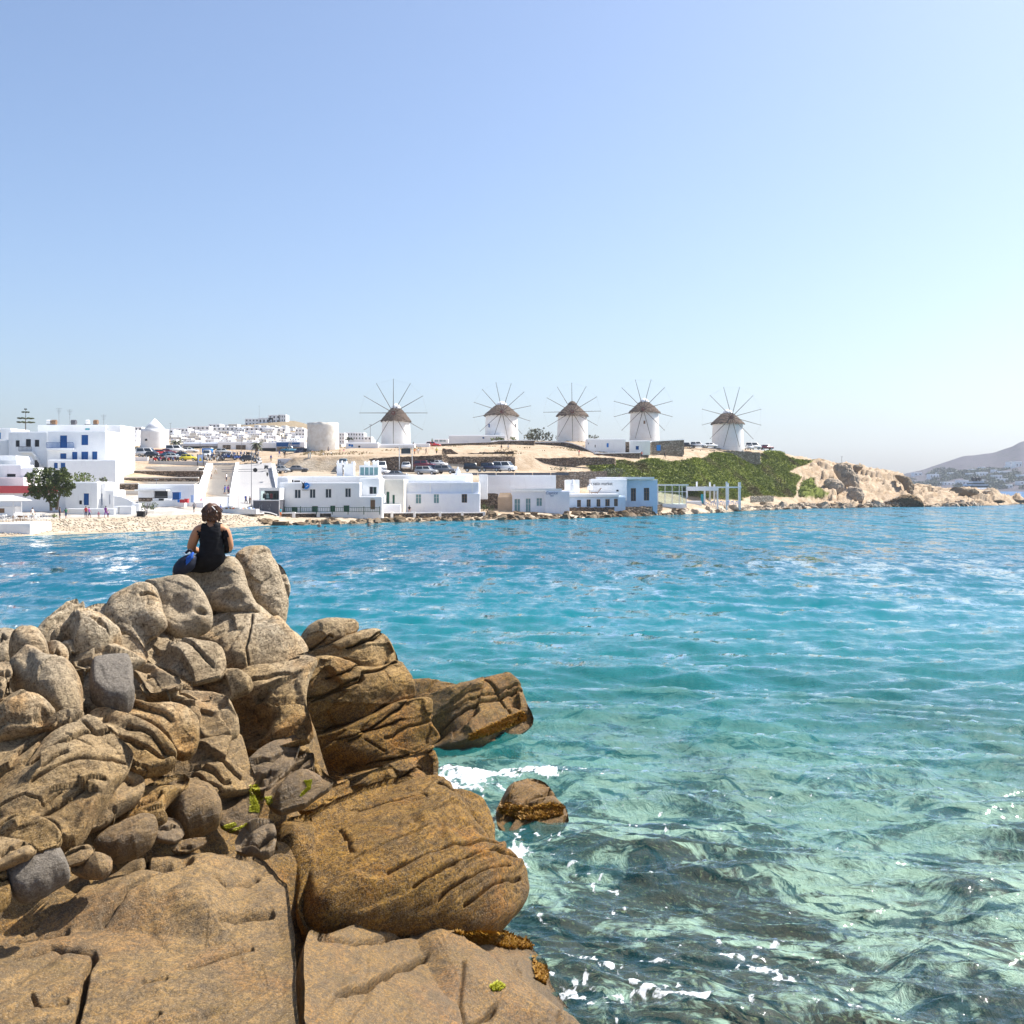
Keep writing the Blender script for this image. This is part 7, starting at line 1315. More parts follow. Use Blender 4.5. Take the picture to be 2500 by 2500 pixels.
W2 = [("person in pink sitting on the promenade wall",c2,1555,1372,173.5,'pink','khaki','sit'),("person with a pale hat sitting on the promenade wall",c2,1595,1372,173.8,'pink','shirt_pink','sit'),("person in teal standing below the green railing",c3,410,1755,173,'teal','shirt_orange','stand'),("dark haired person sitting on the promenade below the bluish house",c4,722,1695,185.5,'black','skin','sit'),
 ("person in blue with an arm up at the top of the ramp",c3,298,1100,236,'blue','khaki','stand'),("person in a white and blue shirt by the blue pickup",c3,398,1045,243,'blue','shirt_white','walk'),("person in black near the blue pickup",c3,460,1060,241,'black','khaki','stand'),("person in white walking on the sand by the roofless mill",c3,915,1075,237,'white','khaki','walk'),("person in dark clothes standing by the roofless mill",c3,975,1005,251,'grey','black','stand'),("person in a white top and red shorts on the sand",c3,1005,1062,240,'white','shirt_red','walk'),("person in red shorts by the bench wall",c3,1112,1040,246,'orange','shirt_red','walk'),("person in pink by the bench wall",c3,1155,1035,247,'pink','navy','walk'),("person in black leading the group on the sand",c3,1235,1060,241,'black','black','walk'),("person with an orange backpack in the group on the sand",c3,1272,1060,241.5,'orange','black','walk'),("person in pale pink at the rear of the group on the sand",c3,1298,1055,242,'pink','khaki','walk'),
 ("person in khaki standing at the corner of the nearest windmill wall",c4,768,945,258,'black','khaki','stand'),("person in orange on the sandy path below the nearest windmill",c4,783,1018,241,'orange','navy','walk'),("person in white on the sandy path below the nearest windmill",c4,825,1018,241.5,'white','khaki','walk'),("person in olive on the sandy path",c4,920,1016,242,'grey','khaki','walk'),("person in a yellow top on the sandy path",c4,1043,1016,243,'yellow','black','walk'),("person in dark green beside the red car on the path",c4,990,900,268,'green','navy','stand'),
 ("person in dark clothes by the stone wall near the small-windowed windmill",c5,600,972,266,'black','khaki','stand'),("person in white by the stone wall near the small-windowed windmill",c5,680,975,265,'white','khaki','stand'),("person in a white hat by the curving stone wall",c5,1515,1030,255,'red','khaki','stand'),("person in red on the path by the curving stone wall",c6,502,935,262,'red','navy','stand'),("person in dark clothes under the blue hatch",c6,743,940,262,'black','navy','walk'),("person in violet on the path before the last windmill",c6,1117,910,292,'purple','khaki','walk')]
for lab, c, x, y, D, sh_, lg, ps in W2:
    o = P(*c(x, y), D)
    if ps != 'sit': o.z = max(o.z - .05, -9)
    else: o.z = P(*c(x, y), D).z
    person(lab, 0, 0, sh_, lg, ps, rgp.uniform(2.2, 4.2) if ps != 'sit' else rgp.uniform(-.4, .4), rgp.uniform(1.6, 1.8) if ps != 'sit' else 1.72, at=o)
for lab, x, y, ps in (("bather wading with a bare back near the green railing",865,1870,'walk'),("second bather with only the head above water",935,1880,'walk'),("bather standing waist deep off the rocky promenade",1452,1860,'stand')):
    a = c3(x, y); D = H * F / (a[1] - HY); o = P(a[0], a[1], D); o.z = -1.0 if 'head' not in lab else -1.35; person(lab, 0, 0, 'white', 'navy', ps, 3.4, 1.7, at=o, bare=True)
fs = P(*c8(1655,1060), 377); person("angler in dark clothes standing on the tip of the headland", 0, 0, 'black', 'navy', 'stand', 1.2, 1.8, at=Vector((fs.x, fs.y, 1.1)))
# plants
tr = thing("tamarisk_tree", "spreading tamarisk tree with two trunks in front of the red roof", "tree", P(*c1(610,1330), 158)); s_ = 158 / F / 4.6
def q_(x, y, dy=0): return ((x - 610) * s_, dy, (1330 - y) * s_)
tk = MB()
for pts in ([(575,1320),(570,1240),(540,1195),(480,1130),(420,1040)],[(640,1310),(625,1240),(580,1190),(560,1100),(560,980)],[(640,1300),(650,1200),(680,1120),(720,1020)]):
    for i, (a, b) in enumerate(zip(pts, pts[1:])): tk.tube(q_(*a), q_(*b), .22 - .04 * i, .18 - .04 * i, 7)
tk.build("trunk", MAT['bark'], tr); rg = random.Random(2)
CR = [(380,1090,90),(330,1120,60),(420,960,95),(360,930,60),(480,900,80),(560,900,95),(500,1010,110),(600,1010,100),(450,1100,90),(560,1120,90),(680,900,85),(760,940,85),(700,1020,110),(790,1040,75),(700,1110,80),(640,950,90),(320,1060,50),(400,870,45),(770,1130,45),(830,1050,40),(650,1180,55),(640,1250,45),(540,1180,50),(430,1160,45),(300,1140,35),(500,850,40),(720,860,40)]
obj("crown", leaves([(q_(x, y, rg.uniform(-1.2, 1.2)), (r * s_ * .82, r * s_ * .9, r * s_ * .7)) for x, y, r in CR], 330, .19, 5), MAT['leaf'], tr)
shrub("feathery bright green bush behind the tamarisk tree", *c1(945,1000), 58, 30, 'leaf_bright', 176, seed=3, size=.2, dens=70); shrub("round dark green bushes beside the white garden wall", *c1(1640,1308), 50, 26, 'leaf', 165, seed=4, dens=90, size=.16); shrub("small pale shrub at the foot of the tamarisk", *c1(610,1395), 17, 14, 'leaf_bright', 154, seed=5, dens=90, size=.14); shrub("dark shrubs below the cone mill", *c2(220,600), 60, 18, 'leaf_dark', 280, seed=6, dens=40); shrub("hedge of green shrubs behind the parked cars", *c2(800,598), 110, 14, 'leaf', 279, seed=7, dens=40, name="hedge", cat="hedge"); shrub("dark shrubs behind the blue cabin", *c2(1180,600), 40, 12, 'leaf_dark', 282, seed=17, dens=40)
shrub("large dark bush between two of the thatched windmills", *c5(1090,852), 98, 36, 'leaf_olive', 306, seed=8, dens=34, size=.3); shrub("clipped low green hedge at the foot of the small-windowed windmill", *c5(550,845), 44, 11, 'leaf_bright', 286, seed=9, dens=60); shrub("round clipped bush beside the windmill hedge", *c5(738,840), 18, 11, 'leaf_bright', 284, seed=10, dens=60); shrub("low bush right of the middle windmill", *c5(1700,822), 32, 12, 'leaf_olive', 300, seed=11, dens=40); shrub("grey-green tamarisk bush at the edge of the green slope", *c6(260,1130), 76, 28, 'leaf_grey', 238, seed=12, dens=50, size=.22); shrub("dense green creeper patch in the sloping yard", *c5(435,1672), 38, 24, 'leaf', 203.5, seed=13, dens=90, size=.15)
shrub("dark tree clump in the town left of the roofless mill", *c3(415,835), 30, 20, 'leaf_dark', 385, seed=14, dens=24, size=.35); shrub("green garden trees in the town behind the white fascia", *c3(345,830), 26, 9, 'leaf', 380, seed=15, dens=24, size=.35); shrub("dark garden trees beside the white houses behind the nearest windmill", *c3(1215,850), 24, 12, 'leaf_dark', 395, seed=16, dens=24, size=.35); shrub("dry scrub on the sandy slope between the walls", *c5(975,1050), 14, 6, 'leaf_olive', 252, seed=18, dens=60, size=.15); shrub("weedy scrub at the foot of the stone wall", *c5(1300,1190), 60, 9, 'leaf_grey', 243, seed=19, dens=50, size=.16); shrub("agave clump by the terrace below the big house", *c1(1160,985), 18, 14, 'leaf_grey', 186, seed=20, dens=40, size=.4)
palm("palm tree beside the hedge of the car park", *c2(715,560), 16, 284, 2.6); palm("palm tree by the flat white buildings above the ramp", *c2(1665,590), 18, 266, 2.0)
ar = thing("norfolk_pine", "tall tiered pine rising behind the roofs at the picture edge", "tree", P(*c1(288,380), 240)); s_ = 240 / F / 4.6; hh = 205 * s_; MB().tube((0, 0, -3), (0, 0, hh), .14, .04, 6).build("trunk", MAT['bark'], ar)
for k, (yy, rr_) in enumerate(((180, 14), (216, 42), (290, 88), (335, 95))):
    mb = MB(); z = (380 - yy) * s_
    for j in range(7): a = j * .9 + k; d = Vector((math.cos(a), math.sin(a), .12)) * (rr_ * s_); mb.tube((0, 0, z), (d.x, d.y, z + d.z), .05, .03, 5); mb.ball((d.x * .8, d.y * .8, z + d.z * .8), rr_ * s_ * .3, rr_ * s_ * .3, .18, 6, 4)
    mb.build("branch_tier", MAT['leaf_dark'], ar)
for lab, x, y, D, hgt in (("television aerial over the big white house", 662, 352, 207, 3.2), ("thin aerial mast over the big white house", 784, 355, 208, 3.0), ("small aerial at the right end of the big house roof", 1165, 355, 208, 2.0)):
    u = thing("aerial", lab, "aerial", P(*c1(x, y), D)); mb = MB().tube((0, 0, -.3), (0, 0, hgt), .035); 
    for k in range(4): mb.box(-.6 + k * .12, .6 - k * .12, -.015, .015, hgt - .15 - k * .28, hgt - .11 - k * .28)
    mb.build("mast", MAT['metal'], u)
for i, (x, w, m) in enumerate(((605, 60, 'wood'), (830, 52, 'darkgrey'), (985, 30, 'pale'), (1078, 44, 'wood'), (560, 60, 'pale'))):
    u = thing("roof_tank", ["brown water heater on the roof of the big house", "dark water tank on the roof of the big house", "small white tank on the roof of the big house", "flat brown solar panel on the roof of the big house", "white water tank at the left end of the big house roof"][i], "tank", P(*c1(x, 355), 209)); MB().tube((-w / 4.6 * 209 / F / 2, 0, .5), (w / 4.6 * 209 / F / 2, 0, .5), .5, .5, 10).build("drum", MAT[m], u); MB().box(-.5, .5, -.3, .3, -.3, .15).build("stand", MAT['metal'], u)
# rocks of the far waterline and the headland
MAT['shore'] = rock_mat("shore_rock_far", hue=((.40, .32, .23), .45)); MAT['shore_dark'] = rock_mat("dark_shore_rock", hue=((.10, .075, .05), .55)); MAT['head'] = None
def head_mat():
    t = NT("headland_rock"); co = t.pos(); st = t.map(co, (1, 1, 1), (.2, .6, 0)); s = t.noise(t.map(st, (.25, .25, 1.6)), 1.0, 6, .7, .6); n = t.noise(co, .5, 5, .65); g = t.noise(co, 3, 4, .7)
    c = t.mix(t.mr(s, .3, .7), (.36, .28, .20), (.66, .55, .42)); c = t.mix(t.mr(n, .55, .7, 0, .6), c, (.30, .27, .245)); c = t.mix(t.mr(g, .5, .3, 0, .5), c, (.14, .10, .07)); t.bsdf(c, .95, .1, t.bump(t.math('ADD', s, g), .9, .5)); return t.m
MAT['head'] = head_mat()
def bigrock(label, c, pts, D, T, mat='head', tilt=20, **kw):
    p = [c(*q) for q in pts]; a = np.array(p); cx, cy = a.mean(0); D = ground(cx, a[:, 1].max() - 2, 250).y + (a[:, 1].max() - cy) * D / F * .6 - T * .25; k = math.tan(R(tilt)) 
    pl = [(cx - 20, cy, D), (cx + 20, cy, D), (cx, cy - 20, D + 20 * D / F * k), (cx, cy + 20, D - 20 * D / F * k)]
    V, Fs = rock_mesh(p, plane=pl, T=T * 1.2, Tb=T, rim=T * .7, step=1.2, amp=T * 1.6, strata=1.2, grow=1.0, facet=1.3, dome=.3)
    me = mesh_np("boulder", V, Fs); cc = V.mean(0); cc[2] = V[:, 2].min(); me.transform(Matrix.Translation(-Vector(cc))); return tag(obj("boulder", me, MAT[mat], loc=Vector(cc)), label, "rock", "rocks of the headland and far waterline")
bigrock("dark banded rock face high on the headland", c7, [(1110,660),(1200,640),(1330,650),(1370,720),(1400,780),(1450,800),(1455,900),(1400,960),(1330,900),(1250,880),(1190,790),(1130,720)], 338, 2.0, tilt=35)
bigrock("jagged brown outcrop overhanging the headland crest", c7, [(1350,640),(1440,640),(1478,660),(1460,720),(1400,755),(1360,740)], 345, 1.2, 'shore_dark'); bigrock("grey cracked rock below the banded rock face", c7, [(1010,850),(1080,810),(1150,830),(1230,870),(1260,940),(1180,990),(1090,960),(1030,890)], 330, 1.5, tilt=40); bigrock("pale ribbed rock running down to the path", c7, [(1290,900),(1420,900),(1480,960),(1500,1060),(1420,1080),(1330,1030)], 326, 1.4, tilt=40)
bigrock("large dark wedge of rock at the water below the headland", c8, [(0,1110),(150,1040),(330,975),(430,1000),(520,1040),(560,1110),(590,1150),(400,1160),(200,1150),(60,1145)], 315, 2.2, 'shore_dark', tilt=25); bigrock("steep brown cliff edge where the headland drops", c8, [(160,710),(260,720),(370,740),(440,800),(450,900),(400,960),(330,960),(310,860),(240,780)], 348, 1.6, 'shore_dark'); bigrock("dark rock pile in front of the yacht", c8, [(890,960),(950,880),(1020,870),(1130,900),(1280,910),(1340,940),(1300,980),(1200,1000),(1080,1010),(960,1000)], 350, 1.3, 'shore_dark')
bigrock("low brown boulder at the waterline before the yacht", c8, [(880,1140),(940,1105),(1040,1085),(1110,1090),(1170,1120),(1165,1145),(1020,1155)], 312, .9, 'shore_dark'); bigrock("pale slanted slab right of the yacht", c8, [(1310,970),(1400,920),(1490,895),(1500,930),(1430,970),(1350,995)], 352, .9); bigrock("brown boulder in the sand of the headland cove", c8, [(540,1090),(590,1060),(650,1080),(650,1105),(570,1110)], 322, .7); bigrock("dark ledge behind the angler", c8, [(1430,1100),(1500,1050),(1640,1040),(1700,1070),(1690,1100),(1550,1108)], 352, .9, 'shore_dark'); bigrock("long low rock spit beyond the angler", c8, [(1680,1050),(1760,1020),(1850,1050),(1990,1060),(1990,1090),(1800,1088),(1700,1085)], 375, .8, 'shore_dark')
bigrock("pale grooved slab rising from the cove to the headland", c7, [(1690,1110),(1800,1060),(1932,1010),(1990,1040),(1990,1140),(1800,1145)], 318, 1.2, tilt=30); bigrock("dark overhang in the pale headland flank", c7, [(1660,880),(1760,850),(1830,860),(1790,895),(1700,905)], 340, .8, 'shore_dark')
RM = []
for k in range(6):
    a = np.linspace(0, 2 * np.pi, 9, endpoint=False); rr = RNG.uniform(.6, 1.1, 9)
    V, Fs = rough_cyl(1.0, .55, .9, 14, 6, .2, .3, k * 7, .4); V = V + (facetn(V * 1.6 + k * 5) * .28)[:, None] * np.array((1, 1, .7)); V[:, 1] *= .8; RM.append(mesh_np("boulder", V, Fs, False))
rg = random.Random(8); lab1 = "weathered brown rock at the waterline below the white promenade"; lab2 = "dark sea-stained rock under the waterside restaurants"; lab3 = "pale rock along the shore path of the headland"
for k in range(240):
    px = 640 + (k / 239.0) * 1750 + rg.uniform(-6, 6); d, z = prof(px); off = rg.uniform(-1.2, 4.5 if px > 1190 or px < 690 else 3.0); D = d[1] + off; g = lab1 if px < 1230 else lab2 if px < 1660 else lab3
    if 1680 < px < 1800 and k % 2: continue
    s = rg.uniform(.5, 1.35) * (.8 if 690 < px < 1190 else 1.0 if px < 1900 else 1.3)
    if px < 1660: m = 'shore_dark' if (px > 1230 and rg.random() < .8) or rg.random() < .4 else 'shore'
    else: m = 'shore_dark' if off < 0.6 and rg.random() < .5 else 'head'
    o = bpy.data.objects.new("shore_rock", RM[k % 6]); COL.objects.link(o); o.location = ((px - CX) / F * D, D, zt(px, D) - .15 * s); o.rotation_euler = (rg.uniform(-.2, .2), rg.uniform(-.2, .2), rg.uniform(0, 6.28)); o.scale = (s * rg.uniform(.9, 1.7), s, s * rg.uniform(.6, 1.1))
    if len(RM[k % 6].materials) == 0: RM[k % 6].materials.append(MAT['shore'])
    o.material_slots[0].link = 'OBJECT'; o.material_slots[0].material = MAT[m]; zone = ("below the grey kiosk", "below the green railing", "below the arched door", "below the cream wall", "below the bluish house", "below the sloping yard", "below the small waterside house", "below the script sign", "below the five small windows", "below the pale blue house", "below the glass pavilion", "below the pergola", "along the shore path", "below the green slope", "below the footpath", "below the banded rock", "in the headland cove", "before the yacht", "near the angler")[int(np.searchsorted([690, 780, 860, 960, 1080, 1170, 1250, 1330, 1400, 1520, 1610, 1690, 1830, 1900, 1960, 2060, 2200, 2330], px))]
    tag(o, f"{'small' if s < .75 else 'middling' if s < 1.1 else 'large'} {'dark' if m == 'shore_dark' else 'tan' if m == 'shore' else 'pale'} rock {'in the water' if off < 0 else 'at the waterline' if off < 1.5 else 'on the shore'} {zone}", "rock", "loose rocks along the far shore")
sw = stone_wall("rough dark stone sea wall under the waterside restaurants", [(*c5(1405,1640), c5(0,1740)[1], 211), (*c5(1932,1635), c5(0,1740)[1], 213), (*c6(600,1445), c6(0,1520)[1], 221), (*c6(720,1420), c6(0,1500)[1], 229)], mat='stone_dark', thick=2.0); stone_wall("low stone revetment along the beach quay", [(*c1(330,1440), c1(0,1475)[1], 151), (*c1(900,1425), c1(0,1465)[1], 154), (*c1(1400,1415), c1(0,1450)[1], 157), (*c1(1932,1390), c1(0,1420)[1], 161)], mat='stone_light', thick=1.0); stone_wall("low beach wall by the stall", [(*c2(800,1345), c2(0,1378)[1], 163), (*c2(1480,1345), c2(0,1375)[1], 170), (*c2(1750,1325), c2(0,1370)[1], 173)], mat='stone_light', cope='white'); stone_wall("low stone edging at the foot of the green slope", [(*c7(160,1022), c7(0,1060)[1], 268), (*c7(430,1018), c7(0,1048)[1], 276)], mat='stone_light')
# pebbles and stones strewn over the beach
def pebbles():
    rgn = np.random.default_rng(6); V = []; Fs = []; n = 0
    base = np.array([(1,0,0),(.3,.9,0),(-.8,.5,0),(-.7,-.6,0),(.4,-.9,0),(.1,.1,.8),(-.1,-.2,-.6)])
    tri = [(0,1,5),(1,2,5),(2,3,5),(3,4,5),(4,0,5),(1,0,6),(2,1,6),(3,2,6),(4,3,6),(0,4,6)]
    for k in range(1700):
        px = rgn.uniform(-60, 640) if k < 1400 else rgn.uniform(1650, 2300); d, z = prof(px); D = d[1] + (d[2] - d[1]) * rgn.uniform(.05, .95); s = rgn.uniform(.06, .22); a = rgn.uniform(0, 6.28); ca, sa = math.cos(a), math.sin(a)
        b = base * s * rgn.uniform(.7, 1.3, 3); V.append(np.stack([b[:, 0] * ca - b[:, 1] * sa + (px - CX) / F * D, b[:, 0] * sa + b[:, 1] * ca + D, b[:, 2] * .7 + zt(px, D) + .06], 1)); Fs += [tuple(i + n for i in t) for t in tri]; n += 7
    t = NT("beach_pebbles"); c = t.mix(t.noise(t.pos(), 2.2, 2), (.44, .36, .26), (.60, .52, .41)); t.bsdf(c, .9, .2); return tag(obj("pebbles", mesh_np("pebbles", np.concatenate(V), np.array(Fs), False), t.m), "pale stones strewn over the beach", None, None, "stuff")
pebbles()
# ------------------------------------------------------------ the island across the bay, yacht
def island():
    pxs = np.arange(2080, 3300, 8.0); Y0 = np.interp(pxs, [2080, 2150, 2300, 2500, 2700, 3300], [1500, 1420, 1330, 1290, 1250, 1150]); Y1 = Y0 + 650
    cr = np.interp(pxs, [2080,2140,2200,2260,2350,2430,2470,2490,2600,2800,3300], [1190,1172,1158,1143,1114,1104,1090,1078,1062,1050,1080]); zc = H + (HY - cr) * Y1 / F; zc[0] = -2
    V = []; ts = np.linspace(0, 1.5, 40)
    for t in ts:
        D = Y0 + (Y1 - Y0) * t; z = zc * (min(t, 1) ** 1.25) if t <= 1 else zc * (1 - (t - 1) * 1.6); q = np.stack([(pxs - CX) / F * D, D, z - .6], 1); q[:, 2] += fbm(q * .012, 4) * 7 * min(1, t * 3) * np.clip(zc / 30, 0, 1); V.append(q)
    V = np.concatenate(V); a, b = len(ts), len(pxs); i = np.arange(a * b).reshape(a, b); me = mesh_np("hill", V, np.stack([i[:-1, :-1], i[:-1, 1:], i[1:, 1:], i[1:, :-1]], -1).reshape(-1, 4))
    t = NT("scrub_hillside"); co = t.pos(); n = t.noise(co, .02, 6, .65); n2 = t.noise(co, .09, 5, .7); c = t.mix(n, (.065, .06, .075), (.125, .112, .13)); c = t.mix(t.mr(n2, .52, .64, 0, .75), c, (.05, .065, .05)); t.bsdf(c, .95, .1, t.bump(n2, .8, 4.0))
    tag(obj("hill", me, t.m), "scrubby hillside across the bay", None, None, "structure"); return pxs, Y0, Y1, zc
IP = island()
def on_island(px, py):
    y0, y1, zc = (np.interp(px, IP[0], a) for a in IP[1:]); ts = np.linspace(0.01, 1, 200); D = y0 + (y1 - y0) * ts; z = zc * ts ** 1.25; pp = HY + (H - z) * F / D; k = int(np.argmin(np.abs(pp - py))); return D[k]
IL = [(450,675,560,720),(665,695,790,750),(785,675,850,720),(940,675,1065,720),(690,820,820,860),(850,800,1000,850),(1060,770,1190,850),(1190,680,1260,750),(1330,665,1450,730),(1535,635,1650,680),(1620,655,1800,700),(1735,530,1830,570),(1820,520,1905,610),(1540,705,1640,770),(1610,755,1720,810),(1880,700,1990,760),(1640,835,1780,890),(1360,770,1420,830),(1480,790,1570,830),(1880,790,1990,840),(1230,630,1290,665),(1360,600,1410,645),(600,840,700,870),(1720,590,1800,630)]
KI = {k: i for i, k in enumerate(sorted(range(len(IL)), key=lambda k: IL[k][0]))}
for k, (x0, y0, x1, y1) in enumerate(IL):
    D = float(on_island(*c8((x0 + x1) / 2, y1))); hs(f"white house across the bay, {ORD[KI[k]] if KI[k] else 'first'} counted from the headland", c8, x0, y0 + (y1 - y0) * .15, x1, y1, D, 14, grid_holes(x0, y0 + (y1 - y0) * .3, x1, y1, max(2, int((x1 - x0) / 40)), 1, fx=.35, fy=.5), group="white houses across the bay", base=10, cham=.3)
def island_trees():
    rgn = np.random.default_rng(9); cl = []
    for k in range(150):
        x, y = rgn.uniform(420, 2600), rgn.uniform(640, 900)
        if y < 700 - (x - 420) * .12: continue
        a = c8(x, y); D = float(on_island(*a)); p = P(*a, D); r = rgn.uniform(3, 8); cl.append(((p.x, p.y, p.z + r * .2), (r * 1.5, r, r * .6)))
    return tag(obj("vegetation", leaves(cl, 6, 1.5, 4), MAT['leaf_dark']), "dark trees and shrubs scattered over the hillside across the bay", None, None, "stuff")
island_trees()
ya = thing("motor_yacht", "white motor yacht with black radar domes behind the headland", "yacht", P(*c8(1290,950), 760)); s_ = 760 / F / 5.52; ya.location.z = 0
hz = H - (c8(0, 930)[1] - HY) * 760 / F; w = 125 * s_; MB().add([(-w,-6,0),(w,-6,0),(w*.9,14,0),(-w*.9,14,0),(-w*1.05,-8,hz+1.2),(w*1.05,-8,hz+1.2),(w*.95,16,hz+1.2),(-w*.95,16,hz+1.2)],[(0,1,5,4),(1,2,6,5),(2,3,7,6),(3,0,4,7),(4,5,6,7)]).build("hull", MAT['sign_white'], ya)
z = hz + 1.2
for k, (ww, hh, nm, m) in enumerate(((1.0,.7,"deck",'sign_white'),(.92,.9,"deck_windows",'glass'),(.96,.5,"deck",'sign_white'),(.6,.8,"bridge_windows",'glass'),(.62,.5,"flybridge",'sign_white'))): MB().box(-w*ww, w*ww, -6+k*.6, 10-k, z, z+hh*1.6).build(nm, MAT[m], ya); z += hh * 1.6
MB().tube((0, 0, z - .5), (0, 0, z + 2.2), .35, .2).box(-w*.42, w*.42, -.25, .25, z + .1, z + .6).build("mast", MAT['darkgrey'], ya)
for x in (-.36, 0, .36): MB().ball((x * w, 0, z + 1.9), 1.35, 1.35, 1.5, 12, 8).build("radar_dome", MAT['black'], ya)
# small boats far off are not visible; foam line where the sea meets the far rocks
# ------------------------------------------------------------ the woman sitting on the highest rock
def woman():
    o = P(516, 1392, 14.75)
    J = {'pel': ((0, .02, .10), (.215, .17)), 'wa': ((.0, .0, .27), (.185, .14)), 'ch': ((.0, .0, .46), (.195, .125)), 'cl': ((.0, .02, .585), (.11, .085)), 'nk': ((.0, .035, .65), (.062, .062)), 'hd0': ((.0, .05, .72), (.075, .085)), 'hd': ((.0, .06, .80), (.085, .10)), 'top': ((.0, .05, .88), (.055, .065)),
         'shl': ((-.185, .03, .555), (.085, .08)), 'ell': ((-.285, .05, .29), (.066, .068)), 'wrl': ((-.20, .27, .24), (.036, .036)), 'hal': ((-.13, .34, .25), (.03, .042)), 'shr': ((.185, .03, .555), (.082, .078)), 'elr': ((.235, .06, .30), (.062, .064)), 'wrr': ((.14, .28, .24), (.035, .035)), 'har': ((.06, .34, .25), (.03, .042)),
         'hpl': ((-.16, .08, .08), (.125, .12)), 'knl': ((-.50, .30, .04), (.082, .082)), 'cfl': ((-.52, .38, -.18), (.066, .066)), 'anl': ((-.53, .40, -.40), (.042, .042)), 'tol': ((-.62, .50, -.45), (.04, .03)), 'hpr': ((.06, .14, .08), (.125, .12)), 'knr': ((-.24, .54, .06), (.08, .08)), 'cfr': ((-.26, .60, -.18), (.062, .062)), 'anr': ((-.27, .62, -.38), (.042, .042)), 'tor': ((-.34, .74, -.43), (.04, .03))}
    E = [('pel','wa'),('wa','ch'),('ch','cl'),('cl','nk'),('nk','hd0'),('hd0','hd'),('hd','top'),('cl','shl'),('shl','ell'),('ell','wrl'),('wrl','hal'),('cl','shr'),('shr','elr'),('elr','wrr'),('wrr','har'),('pel','hpl'),('hpl','knl'),('knl','cfl'),('cfl','anl'),('anl','tol'),('pel','hpr'),('hpr','knr'),('knr','cfr'),('cfr','anr'),('anr','tor')]
    for s, w in (('l', 'wrl'), ('r', 'wrr')):                          # five short finger chains per hand, rooted in the palm
        h = Vector(J['ha' + s][0])
        for k in range(5):
            a = Vector((.018 * (k - 2) + (.03 if s == 'l' else -.03), .045, .01 - .008 * abs(k - 2))) if k else Vector((.05 if s == 'l' else -.05, -.005, .02))
            J[f'f{s}{k}a'] = (tuple(h + a), (.011, .011)); J[f'f{s}{k}b'] = (tuple(h + a * 1.45 + Vector((0, 0, -.02))), (.009, .009)); E += [('ha' + s, f'f{s}{k}a'), (f'f{s}{k}a', f'f{s}{k}b')]
    me = skin_mesh(J, E, 'pel', 2); me.materials.clear(); me.materials.append(MAT['tan_skin'])
    body = obj("person", me, None, None, o, 0.12); tag(body, "woman in a black sleeveless top sitting with her back turned on the highest rock", "person"); body.scale = (1.02, 1.02, 1.02)
    def garment(name, mat, test, off):
        bm = bmesh.new(); bm.from_mesh(me); bm.normal_update(); bmesh.ops.delete(bm, geom=[f for f in bm.faces if not test(f.calc_center_median())], context='FACES')
        for v in bm.verts: v.co += v.normal * (off + .006 * math.sin(v.co.z * 60 + v.co.x * 25))
        m2 = bpy.data.meshes.new(name); bm.to_mesh(m2); bm.free(); m2.materials.clear(); m2.polygons.foreach_set("use_smooth", np.ones(len(m2.polygons), bool)); return obj(name, m2, MAT[mat], body)
    garment("tank_top", 'black_jersey', lambda c: (.02 < c.z < .53 and abs(c.x) < .225 and c.y < .22 and not (c.x < -.17 and c.z > .2)) or (.53 <= c.z < .64 and .045 < abs(c.x) < .125) or (.50 < c.z < .60 and abs(c.x) < .05 and c.y < -.01), .014)
    garment("shorts", 'black_jersey', lambda c: c.z < .20 and c.z > -.06 and c.x > -.46 and c.y < .50, .022)
    # loose wavy hair to the nape
    rg = np.random.default_rng(2); V = []; Fs = []; n = 0; mb = MB(); mb.ball((0, .045, .80), .110, .118, .115, 18, 12); mb.ball((0, .01, .745), .112, .09, .085, 16, 10)
    V0 = np.array(mb.v); V0 = V0 + ((fbm(V0 * 22, 3) * .022)[:, None]) * (V0 - np.array((0, .03, .78))) / .12
    hm = bpy.data.meshes.new("hair"); hm.from_pydata([tuple(v) for v in V0], [], mb.f); hm.update(); hm.polygons.foreach_set("use_smooth", np.ones(len(hm.polygons), bool)); hair = obj("hair", hm, MAT['brown_hair'], body)
    st = MB()
    for k in range(150):
        a = rg.uniform(math.pi * .92, math.pi * 2.08); x, y = math.cos(a) * .116, math.sin(a) * .104 + .03; z0 = rg.uniform(.76, .88); z1 = rg.uniform(.655, .72); f = 1 - .35 * max(0, z0 - .80) / .1; p = [(x * f * .92, y * f * .92, z0)]
        for j in range(1, 4): t = j / 3; p.append((x * (1 - .10 * t) + rg.normal(0, .011), y * (1 - .02 * t) + rg.normal(0, .010), z0 + (z1 - z0) * t))
        for q, r in zip(p, p[1:]): st.tube(q, r, .009, .008, 4)
    st.build("hair_locks", MAT['brown_hair'], hair)
    MB().tube((.02, -.085, .87), (.085, -.06, .79), .007, .006, 5).build("hair_clip", MAT['pale'], hair)
    return body
t = NT("tan_skin"); c = t.mix(t.noise(t.objco(), 9, 4), (.44, .20, .10), (.56, .28, .15)); b = t.bsdf(c, .5, .4); b.inputs["Subsurface Weight"].default_value = .08; b.inputs["Subsurface Radius"].default_value = (.02, .008, .004); MAT['tan_skin'] = t.m
t = NT("black_jersey"); c = t.mix(t.noise(t.objco(), 14, 4), (.008, .008, .010), (.022, .022, .026)); t.bsdf(c, .85, .2, t.bump(t.noise(t.map(t.objco(), (1, 1, 3)), 9, 3), .6, .03)); MAT['black_jersey'] = t.m
t = NT("brown_hair"); n = t.noise(t.map(t.objco(), (1, 1, .25)), 55, 4, .7); t.bsdf(t.mix(n, (.018, .010, .006), (.20, .10, .055)), .45, .45); MAT['brown_hair'] = t.m
